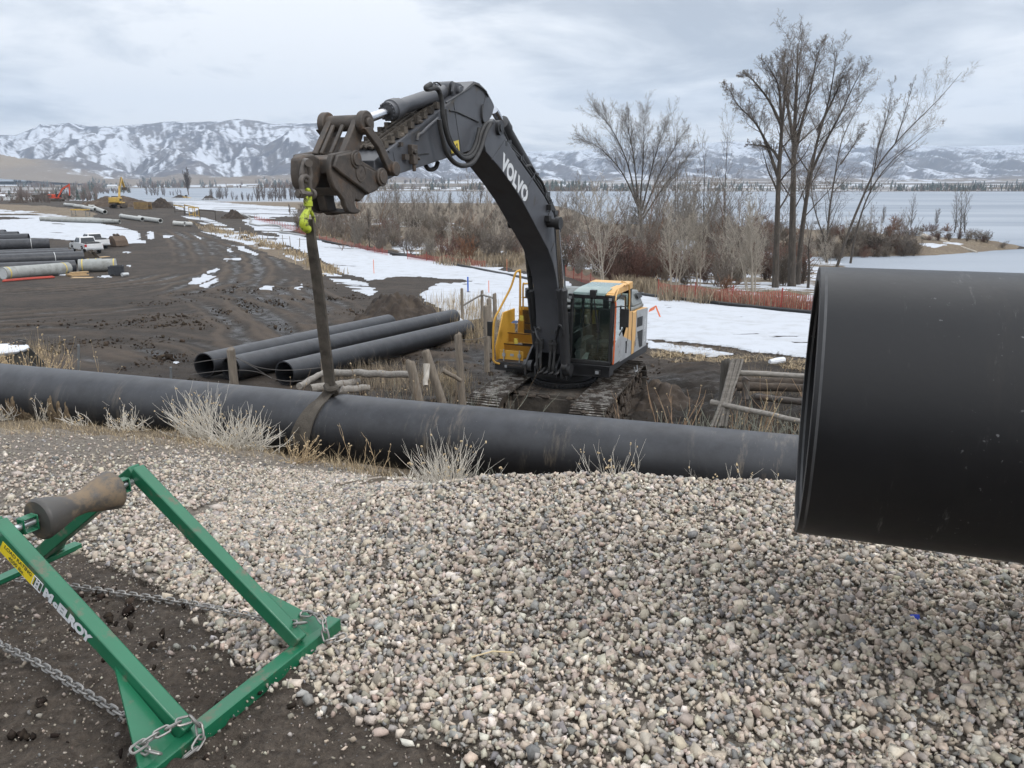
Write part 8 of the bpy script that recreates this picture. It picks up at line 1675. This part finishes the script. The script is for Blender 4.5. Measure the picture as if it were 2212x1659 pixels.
def shrub_proto(seed, h, n, spread, spec=SHRB):
    g = Grow(seed, spec)
    for i in range(n):
        a = g.r.uniform(0, 6.28); t = abs(g.r.gauss(0, spread)); g.branch((g.r.gauss(0, .12) * h * .5, g.r.gauss(0, .12) * h * .5, -.1), (math.cos(a) * math.sin(t), math.sin(a) * math.sin(t), math.cos(t)), h * g.r.uniform(.65, 1.05), .016, 0)
    return np.array([x for lv in g.out for x in lv])
def brush():
    protos = [shrub_proto(200 + i, 1.0, 12, .38) for i in range(6)]
    rng = np.random.default_rng(31)
    # shrubs one can tell apart
    lst = [((968, 566), 62, 1.0, REDT, 'reddish rounded shrub behind the orange mesh left of the boom'), ((930, 562), 50, 1, TWIGG, 'grey brown shrub next to the reddish one'), ((1010, 570), 58, 1.1, RUSTT, 'rust-tinted shrub at the edge of the snow left of the boom'), ((1060, 568), 70, 1.2, TWIG, 'dark dense shrub close to the boom'), ((1105, 560), 74, 1.1, TWIG, 'dark brown thicket shrub touching the boom outline'), ((880, 550), 60, 1, TWIG, 'dark shrub left of the reddish one'), ((820, 545), 70, .9, TWIG, 'tall dark shrub under the coupler'), ((770, 535), 66, .9, TWIGG, 'greyish tall shrub left under the coupler'), ((720, 515), 50, 1, TWIG, 'dark shrub beside the sling top'), ((850, 520), 52, 1.1, REDT, 'red stemmed shrub in the middle of the thicket'),
           ((1330, 600), 66, 1.2, REDT, 'red willow clump behind the pale sapling'), ((1375, 606), 70, 1.2, REDT, 'red willow clump left of the sapling pair'), ((1415, 604), 64, 1, TWIG, 'dark brown shrub left of the sapling pair'), ((1480, 620), 60, 1.1, TWIG, 'dark brown shrub behind the sapling pair'), ((1550, 620), 74, 1.2, TWIG, 'dark arching shrub between saplings and tall clump'), ((1565, 640), 44, 1.2, RUSTT, 'orange-brown willow tuft behind the mesh fence'), ((1300, 560), 56, 1.1, TWIG, 'dark shrub behind the crooked dark tree'), ((1250, 596), 52, 1, TWIGG, 'pale brown shrub right beside the boom hoses'),
           ((1900, 545), 60, 1.3, TWIG, 'dark tangled shrub at the near shore of the spit'), ((1960, 552), 44, 1.4, TWIG, 'low dark shrub on the cove edge of the spit'), ((1850, 540), 66, 1.1, TWIGG, 'grey shrub beside the leaning tree foot'), ((2010, 508), 26, 1.6, REDT, 'reddish shrub on top of the spit'), ((2045, 508), 24, 1.6, RUSTT, 'rusty shrub left of the three-stemmed tree'), ((2105, 516), 22, 1.4, TWIGG, 'greyish shrub right of the three-stemmed tree'), ((2165, 535), 16, 1.5, TWIG, 'last low shrub at the tip of the spit'), ((1930, 505), 40, 1.2, RUSTT, 'rusty shrub on the neck of the spit'), ((1640, 560), 50, 1.2, TWIG, 'brown shrub behind the trunks of the tall clump'), ((1745, 560), 50, 1.2, TWIGG, 'grey shrub seen between the clump and the forked tree')]
    meshes = {}
    for i, (q, hpx, wd, m, lb) in enumerate(lst):
        b = G(*q); h = hpx * scale_at(b); key = (i % 6, m.name)
        if key not in meshes:
            V, F = seg_mesh(protos[i % 6] * np.array([1, 1, 1, 1, 1, 1, .75, .75]), 3); o = big_mesh('shrub', V, F, m, False); meshes[key] = o
        else: o = meshes[key].copy(); COL.objects.link(o)
        o.location = b; o.rotation_euler = (0, 0, i * 1.7); o.scale = (h * wd, h * wd, h); tag(o, lb, 'shrub')
    # the continuous thicket
    pal = np.array([(.135, .112, .090), (.185, .155, .125), (.105, .086, .070), (.15, .090, .070), (.24, .205, .165), (.13, .082, .065)])
    def thicket(areas, name, label, seed, dens=1.0):
        rng = np.random.default_rng(seed); VV, FF, CC = [], [], []; n0 = 0; base = [seg_mesh(p[rng.permutation(len(p))[:int(len(p) * .62)]], 3) for p in protos]
        for (poly, n, hm, tint) in areas:
            P = np.array(poly, float); c = 0
            while c < n * dens:
                x, y = rng.uniform(P[:, 0].min(), P[:, 0].max()), rng.uniform(P[:, 1].min(), P[:, 1].max())
                if not inpoly(np.array([x]), np.array([y]), poly)[0]: c += .2; continue
                b = G(x, y); c += 1
                if b[1] > 700: continue
                h = hm * rng.uniform(.55, 1.25); V, F = base[rng.integers(6)]; a = rng.uniform(0, 6.28); w = h * rng.uniform(.8, 1.5); s_ = max(1.0, b[1] / 70)
                R = np.array([[math.cos(a), -math.sin(a), 0], [math.sin(a), math.cos(a), 0], [0, 0, 1]]); V = (V @ R.T) * (w, w, h) + b
                VV.append(V); FF.append(F + n0); n0 += len(V); col = pal[rng.choice(6, p=tint)] * rng.uniform(.8, 1.25); CC.append(np.repeat(col[None], len(V), 0))
        o = big_mesh(name, np.vstack(VV), np.vstack(FF), MATS.get('thicket_twigs') or attr_mat('thicket_twigs', 'tint', rough=.95, var=.2, vscale=.8), False, {'tint': ('POINT', 'COLOR', np.vstack(CC))}); tag(o, label, 'brush', kind='stuff')
    br = [.3, .25, .25, .08, .08, .04]; rd = [.15, .1, .15, .35, .05, .2]
    thicket([([(640, 478), (760, 470), (960, 500), (1240, 520), (1240, 585), (1100, 560), (960, 548), (800, 530), (640, 498)], 240, 2.4, br), ([(640, 440), (1240, 440), (1240, 520), (960, 500), (760, 470), (640, 470)], 230, 1.9, br), ([(1240, 470), (1660, 480), (1740, 540), (1740, 620), (1400, 612), (1240, 590)], 300, 2.6, rd), ([(1300, 575), (1420, 590), (1420, 615), (1310, 610)], 26, 2.8, [.05, .05, .1, .5, .0, .3])], 'thicket', 'mass of brown leafless brush between the snow and the lake', 41)
    thicket([([(1740, 487), (1900, 488), (2060, 505), (2150, 525), (2000, 520), (1800, 520)], 150, 1.7, rd), ([(1760, 530), (1980, 535), (1990, 556), (1780, 566)], 80, 2.2, br)], 'spit_thicket', 'low brown brush covering the spit by the lake', 43)
brush()

# ---- dry grass and weeds
def grass():
    rng = np.random.default_rng(77); V, F, C = [], [], []; n0 = 0
    def blades(areas, hm, w, n, cols, lean=.35, seeds=False):
        nonlocal n0
        n = int(n * (.6 if hm > .3 and areas[0][1] > 790 else 1)); P = np.array(areas, float); xs = rng.uniform(P[:, 0].min(), P[:, 0].max(), n * 3); ys = rng.uniform(P[:, 1].min(), P[:, 1].max(), n * 3); k = inpoly(xs, ys, areas); xs, ys = xs[k][:n], ys[k][:n]
        cell = {}
        pts = []
        # clump centres from the picture, blades round them
        nc = max(6, len(xs) // 14)
        for x, y in zip(xs[:nc], ys[:nc]): pts.append(G(x, y))
        pts = np.array(pts); idx = rng.integers(0, len(pts), len(xs)); c = pts[idx]; sp = min(.35, hm * .8) * (1.6 if hm < .13 else 1)
        X = c[:, 0] + rng.normal(0, sp, len(xs)); Y = c[:, 1] + rng.normal(0, sp, len(xs)); Z = height(X, Y)
        h = hm * rng.uniform(.4, 1.3, len(xs)); a = rng.uniform(0, 6.28, len(xs)); l = np.abs(rng.normal(0, lean, len(xs))) * h; ww = w * np.maximum(1, Y / 30)
        d = np.stack([np.cos(a), np.sin(a)], 1); base = np.stack([X, Y, Z - .02], 1); mid = base + np.stack([d[:, 0] * l * .35, d[:, 1] * l * .35, h * .6], 1); tip = base + np.stack([d[:, 0] * l, d[:, 1] * l, h], 1)
        off = np.stack([np.cos(a + 1.57 + rng.normal(0, .6, len(a))), np.sin(a + 1.57), 0 * a], 1) * ww[:, None] / 2
        v = np.stack([base - off, base + off, mid + off * .8, mid - off * .8, tip + off * .25, tip - off * .25], 1); m = len(xs)
        f = np.array([(0, 1, 2, 3), (3, 2, 4, 5)])[None] + (np.arange(m) * 6)[:, None, None] + n0
        V.append(v.reshape(-1, 3)); F.append(f.reshape(-1, 4)); n0 += 6 * m; cc = np.array(cols)[rng.integers(0, len(cols), m)] * rng.uniform(.75, 1.25, (m, 1)); C.append(np.repeat(cc, 6, 0))
    straw = [(.42, .335, .215), (.33, .26, .165), (.26, .20, .13)]; dull = [(.25, .20, .14), (.19, .155, .115), (.33, .27, .19)]
    blades([(0, 905), (300, 915), (620, 965), (850, 1015), (700, 1010), (450, 975), (200, 945), (0, 940)], .10, .004, 5200, straw, .9)
    blades([(0, 900), (600, 955), (740, 985), (860, 1015), (840, 1005), (560, 930), (0, 885)], .22, .004, 1500, straw, .6)
    blades([(720, 990), (880, 1015), (870, 1035), (800, 1030), (700, 1010)], .16, .004, 900, straw, .8)
    blades([(430, 488), (520, 500), (620, 535), (740, 590), (720, 600), (600, 545), (480, 505)], .55, .03, 3000, straw, .3); blades([(400, 478), (470, 486), (640, 545), (560, 535), (440, 500)], .4, .03, 1200, dull, .3)
    blades([(960, 575), (1110, 580), (1130, 560), (1000, 555), (900, 552)], 1.0, .03, 2600, dull, .25); blades([(640, 500), (720, 515), (840, 545), (800, 535), (700, 500)], .9, .04, 1800, dull, .25)
    blades([(1330, 610), (1420, 625), (1440, 645), (1340, 625)], .8, .03, 1500, dull, .3); blades([(1430, 640), (1740, 660), (1740, 672), (1440, 652)], .8, .03, 2200, dull, .3)
    blades([(760, 800), (960, 820), (1000, 870), (840, 850), (760, 830)], .5, .008, 2400, dull, .4); blades([(960, 800), (1010, 830), (1000, 870), (950, 850)], .4, .008, 900, straw, .5)
    blades([(960, 680), (1090, 690), (1080, 760), (1000, 740)], .7, .012, 900, straw, .35); blades([(930, 650), (1060, 660), (1060, 690), (960, 690)], .8, .014, 500, straw, .2)
    blades([(1580, 860), (1740, 880), (1740, 960), (1560, 940)], .45, .006, 3200, dull, .4); blades([(1600, 840), (1740, 850), (1740, 900), (1600, 890)], .75, .007, 900, [(.30, .225, .15), (.36, .28, .19)], .2)
    blades([(1400, 756), (1560, 768), (1740, 780), (1740, 800), (1420, 785)], .14, .02, 1600, straw, 2.2); blades([(1440, 745), (1740, 772), (1740, 785), (1440, 760)], .16, .016, 700, [(.1, .08, .06), (.2, .16, .12)], 2.0)
    blades([(0, 765), (90, 770), (90, 790), (0, 790)], .6, .006, 700, straw, .4)
    o = big_mesh('dry_grass', np.vstack(V), np.vstack(F), attr_mat('dry_stalks', 'tint', rough=.9, var=.15, vscale=6), False, {'tint': ('POINT', 'COLOR', np.vstack(C))}); tag(o, 'tan dry grass and weeds on the bank, the road edge and round the fences', 'grass', kind='stuff')
grass()

# ---- bushes of pale dead stalks on the bank in front of the held pipe
STALK = mat('pale_stalks', (0.66, 0.62, 0.55), (0.50, 0.465, 0.405), rough=.9, scale=6); STALKT = mat('tan_stalks', (0.50, 0.38, 0.235), (0.36, 0.27, 0.165), rough=.9, scale=6); SAGE = mat('sage_grey', (0.24, 0.245, 0.20), (0.16, 0.165, 0.135), rough=.9, scale=9); HEADS = mat('dry_flower_heads', (0.52, 0.41, 0.26), (0.40, 0.31, 0.19), rough=.95, scale=20)
def dead_bush(label, px, py, Y, hpx, n, fan, lean=0.0, m=None, seed=0, heads=0.0, width=.12, fork=3, rad_=.0034, hm=None, droop=0.0):
    m = m or STALK; rad_ *= max(1.0, Y / 6.2) if Y < 12 else 1.3; p = at_y(px, py, Y); b = np.array([p[0], Y, gz(p[0], Y)]); tp = at_y(px, py - hpx, Y); H = max(.12, (tp[2] - b[2]) * (.80 if Y < 7 else .88)); rg = random.Random(seed); S = []; hd = []
    for i in range(n):
        th = rg.gauss(lean, fan); ph = rg.gauss(0, fan * .7); L_ = H * rg.uniform(.45, 1.08); x0, y0 = rg.gauss(0, width * H), rg.gauss(0, width * H * .7)
        q = (x0, y0, -.02); d = [math.sin(th), math.sin(ph), math.cos(th) * math.cos(ph)]; k = 6; r = rad_ * rg.uniform(.6, 1.25)
        for j in range(k):
            d = [d[0] + rg.gauss(0, .12), d[1] + rg.gauss(0, .12), d[2] + rg.gauss(.02, .05) - droop * j * .05]; mm = math.sqrt(sum(v * v for v in d)); e = tuple(q[c] + d[c] / mm * L_ / k for c in range(3)); S.append((*q, *e, r, r * .88)); r *= .88
            if j >= 2 and rg.random() < .30 * fork:
                l2 = L_ * rg.uniform(.12, .34); d2 = [d[0] + rg.gauss(0, .35), d[1] + rg.gauss(0, .35), d[2] + .12]; m2 = math.sqrt(sum(v * v for v in d2)); f1 = tuple(e[c] + d2[c] / m2 * l2 * .5 for c in range(3)); d2 = [d2[0] + rg.gauss(0, .15), d2[1] + rg.gauss(0, .15), d2[2] + .2]; m2 = math.sqrt(sum(v * v for v in d2)); f2 = tuple(f1[c] + d2[c] / m2 * l2 * .5 for c in range(3)); S.append((*e, *f1, r * .8, r * .7)); S.append((*f1, *f2, r * .7, r * .5))
                if rg.random() < heads * .45: hd.append(f2)
            q = e
        if rg.random() < heads: hd.append(q)
    t = thing('dead_bush', label, 'bush', tuple(b)); V, F = seg_mesh(S, 4); o = big_mesh('stalks', V, F, m, False); o.parent = t
    if hd:
        v0, f0 = ico(); h = np.array(hd); nh = len(h); rs = np.array([rg.uniform(.0035, .0075) * (Y / 9 if Y > 9 else 1) for _ in range(nh)]); per = 3
        c = (h[:, None, :] + np.array([[rg.gauss(0, .006) for _ in range(3)] for _ in range(nh * per)]).reshape(nh, per, 3)).reshape(-1, 3); rs = np.repeat(rs, per); V = c[:, None, :] + v0[None] * rs[:, None, None] * np.array([1, 1, 1.25]); F = f0[None] + (np.arange(len(c)) * 12)[:, None, None]
        o = big_mesh('flower_heads', V.reshape(-1, 3), F.reshape(-1, 3), hm or HEADS, False); o.parent = t; o['kind'] = 'stuff'
    return t
def bank_bushes():
    dead_bush('pale bush of arching stalks at the left edge of the bank', 8, 905, 11.6, 62, 70, .5, .45, seed=1, heads=.25, width=.25, droop=.3)
    dead_bush('small spray of pale stalks in front of the left clay smear', 88, 912, 11.3, 58, 22, .32, .42, seed=2, heads=.5, width=.2)
    dead_bush('bent pale stalks in front of the taller clay smear', 175, 918, 11.0, 42, 30, .55, -.6, seed=3, heads=.2, width=.35, droop=.5)
    dead_bush('low wide bush of grey stalks left of the biggest bush', 280, 925, 10.6, 54, 70, .75, -.2, seed=4, heads=.22, width=.45, droop=.3)
    dead_bush('small forked pale stalks standing behind the low wide bush', 300, 915, 10.9, 66, 12, .35, -.1, seed=5, heads=.35, width=.3)
    dead_bush('biggest bush of dense silvery stalks, its top plume leaning left', 448, 940, 9.9, 100, 120, .40, -.50, seed=6, heads=.30, width=.22, fork=4)
    dead_bush('dense silvery bush spreading right, beside the biggest one', 520, 955, 9.5, 78, 120, .62, .42, seed=7, heads=.15, width=.3, fork=4)
    dead_bush('tangle of fallen grey stalks under the two big bushes', 470, 962, 9.3, 30, 80, 1.0, .2, seed=8, heads=.1, width=.8, droop=.6)
    dead_bush('tan weed with small seed heads in front of the sling', 640, 992, 8.6, 62, 46, .4, .55, STALKT, 9, .7, .18)
    dead_bush('sparse tall tan stalks standing right of the sling', 792, 1015, 7.6, 92, 7, .22, .12, STALKT, 10, .5, .3, 4)
    dead_bush('upright fan of white stalks at the crest of the gravel', 965, 1030, 5.6, 106, 170, .40, 0.0, seed=11, heads=.12, width=.16, fork=2, rad_=.0026)
    dead_bush('open sparse bush of white branching stalks behind the gravel crest', 1330, 1032, 5.4, 100, 34, .62, 0.08, seed=12, heads=.35, width=.12, fork=4, rad_=.003)
    dead_bush('thin pale stalks right of the sparse bush, near the big pipe', 1598, 1045, 5.2, 72, 10, .22, .1, seed=13, heads=.35, width=.2, fork=3, rad_=.0028)
    dead_bush('little greyish weed at the crest left of the thin stalks', 1535, 1040, 5.3, 40, 26, .5, -.1, seed=14, heads=.3, width=.3, fork=3, rad_=.0022)
    dead_bush('last small pale weed beside the open mouth of the big pipe', 1685, 1062, 5.0, 44, 16, .55, .35, seed=15, heads=.3, width=.3, fork=3, rad_=.0024)
    dead_bush('low sage-green tuft on the crest right of the white fan', 1090, 1028, 5.6, 24, 60, .5, .1, SAGE, 16, .0, .6, 3, .003); dead_bush('tiny sage-green tuft next to the white fan', 1048, 1030, 5.7, 22, 30, .5, 0, SAGE, 17, 0, .5, 3, .003)
    dead_bush('grey flattened stalks lying at the foot of the white fan', 900, 1028, 6.0, 34, 40, .9, -.3, seed=18, heads=0, width=.5, droop=.4)
    dead_bush('tan bush with pale flower heads in front of the snow-capped bucket', 40, 800, 15.5, 52, 120, .4, 0, STALKT, 19, 1.6, .5, 4, .006); dead_bush('tan bush at the far left edge by the bucket', 2, 800, 15.4, 48, 70, .4, 0, STALKT, 20, 1.4, .4, 4, .006)
    dead_bush('brown sagebrush growing at the feet of the leaning posts', 860, 862, 13.4, 62, 170, .5, 0, mat('sage_brown', (.22, .165, .115), (.15, .115, .085), rough=.9, scale=6), 21, .3, .5, 4, .006); dead_bush('smaller grey sagebrush right of the leaning posts', 955, 868, 13.6, 44, 90, .55, .1, SAGE, 22, .2, .5, 4, .006)
    dead_bush('grey sagebrush under the slanting rail on the right', 1640, 955, 11.4, 84, 220, .6, 0, SAGE, 23, .15, .7, 4, .006); dead_bush('tall brown seed spikes behind the slanting rail', 1660, 900, 13.0, 62, 60, .14, .05, mat('brown_spikes', (.33, .225, .145), (.25, .17, .11), rough=.9, scale=6), 24, .3, .9, 5, .010)
    dead_bush('teasel with round spiky heads on tall stems, among the right weeds', 1622, 930, 11.3, 92, 5, .12, 0, STALKT, 25, 1.2, .15, 2, .006); dead_bush('teasel heads just above the held pipe near the big pipe', 1670, 945, 10.4, 26, 8, .5, 0, STALKT, 26, 1.3, .5, 2, .006); dead_bush('pale grassy tuft left of the split plank', 1535, 915, 12.2, 36, 40, .6, .2, STALKT, 27, .1, .4, 2, .004)
bank_bushes()

# ---- far woods across the water
def far_woods():
    rng = np.random.default_rng(91)
    con = attr_mat('far_wood', 'tint', rough=.95, var=.2, vscale=.05)
    V, F, C = [], [], []; n0 = 0
    def add(v, f, col):
        nonlocal n0
        V.append(v); F.append(f + n0); n0 += len(v); C.append(np.repeat(col[None], len(v), 0))
    def conifer(p, h):
        k = 6; v = []; f = []
        for t in range(3):
            z0, z1 = h * (.12 + .26 * t), h * (.52 + .24 * t); r = h * (.21 - .05 * t); a0 = rng.uniform(0, 6); i0 = len(v)
            for j in range(k): a = a0 + j * 2 * math.pi / k; rr = r * rng.uniform(.7, 1.25); v.append((p[0] + rr * math.cos(a), p[1] + rr * math.sin(a), p[2] + z0 + rng.uniform(-.05, .05) * h))
            v.append((p[0] + rng.normal(0, .02 * h), p[1], p[2] + z1))
            for j in range(k): f.append((i0 + j, i0 + (j + 1) % k, i0 + k))
        add(np.array(v), np.array(f), np.array((.060, .074, .068)) * rng.uniform(.7, 1.5))
    def bare(p, h, col, n=16):
        v = []; f = []
        for j in range(n):
            a = rng.uniform(0, 6.28); l = h * rng.uniform(.5, 1); sp = rng.uniform(0, .42) * l; w = h * rng.uniform(.008, .03); x0 = rng.normal(0, .05) * h
            b = np.array([p[0] + x0, p[1], p[2] + rng.uniform(0, .25) * h]); t = p + np.array([sp * math.cos(a) + x0, sp * math.sin(a), l]); i0 = len(v); v += [b - (w, 0, 0), b + (w, 0, 0), t + (w * .6, 0, 0)]; f.append((i0, i0 + 1, i0 + 2))
        add(np.array(v), np.array(f), col * rng.uniform(.75, 1.3))
    brn = np.array((.16, .130, .115)); org = np.array((.17, .105, .065))
    def line(x0, x1, Y0, Y1, n, hc, pc, hb=(5, 11), cols=(brn,), z=None):
        for i in range(n):
            x = rng.uniform(x0, x1); Y = rng.uniform(Y0, Y1); X = (x - PCX) / FPX * Y * 1.03; p = np.array([X, Y, gz(X, Y) - .3])
            if p[2] < LAKE_Z - .2: p[2] = LAKE_Z
            if Y > 700 and rng.uniform() > .35 + 1.5 * (fbm(np.array([x / 38.]), np.array([Y / 900.]), 3, 6)[0] + .12): continue
            hc_ = 1 + .5 * fbm(np.array([x / 60.]), np.array([0.]), 3, 8)[0]; p = p * 1.0
            if rng.uniform() < pc: conifer(p, rng.uniform(*hc) * hc_)
            else: bare(p, rng.uniform(*hb) * hc_, cols[rng.integers(len(cols))])
    line(1130, 2350, 1240, 1420, 1500, (5, 15), .3, (3, 9)); line(1130, 2350, 1215, 1260, 900, (3, 7), .05, (2, 5)); line(1130, 2350, 1500, 2200, 1500, (6, 16), .45, (6, 13)); line(650, 1200, 1350, 1700, 900, (6, 15), .3, (5, 12)); line(-100, 700, 2350, 2900, 1700, (8, 22), .2, (8, 20), (brn, brn, org)); line(-150, 260, 420, 800, 380, (4, 8), .04, (3.5, 9)); line(-150, 330, 900, 1400, 420, (8, 14), .1, (7, 14)); line(440, 700, 2300, 2500, 160, (9, 16), .0, (9, 15), (org,)); line(-100, 1000, 2900, 3300, 500, (12, 25), .35, (14, 25)); line(-100, 170, 270, 300, 60, (3, 5), 0, (2, 5)); line(1130, 2350, 2300, 3000, 420, (10, 22), .5, (10, 18))
    # three-cornered faces only: split into one triangle list
    o = big_mesh('far_woods', np.vstack(V), np.vstack(F), con, False, {'tint': ('POINT', 'COLOR', np.vstack(C))}); tag(o, 'dark distant woods of firs and bare trees on the far shores', 'woods', kind='stuff')
    # a scatter of distant houses
    m1, m2 = MATS['white_paint'], MATS['roof_snow']; proto = None; k = 0
    for x, Y in ((930, 1380), (955, 1400), (1000, 1400), (520, 2500), (545, 2520), (560, 2450), (610, 2520), (1050, 1500), (760, 1900)):
        X = (x - PCX) / FPX * Y * 1.03; z = gz(X, Y)
        mb = MB(); mb.prism([(-7, 0, 0), (7, 0, 0), (7, 0, 3.2), (-7, 0, 3.2)], (0, 8, 0)); 
        if proto is None:
            t = thing('house', 'white distant house among the trees across the lake', 'house', (X, Y, z), group='distant houses across the lake'); mb.build('wall', m1, t); mb = MB(); mb.prism([(-7.5, -.5, 3.2), (7.5, -.5, 3.2), (7.5, 4, 6), (-7.5, 4, 6)], (0, 0, .2)); mb.prism([(-7.5, 8.5, 3.2), (7.5, 8.5, 3.2), (7.5, 4, 6), (-7.5, 4, 6)], (0, 0, .2)); mb.build('roof', m2, t); proto = t
        else: copy_tree_(proto, (X, Y, z), rng.uniform(-.4, .4), rng.uniform(.7, 1.5), 'white distant house among the trees across the lake', 'distant houses across the lake')
    # fallen log on the spit
    a, b = G(1993, 516), G(2110, 548); mb = MB(); mb.tube([a + (0, 0, .5), (a + b) / 2 + (0, 0, .35), b + (0, 0, .2)], [.5, .4, .2], 10); mb.solo('fallen_log', PALE, tuple(a), 'pale fallen log lying down the bank of the spit', 'log')
far_woods()
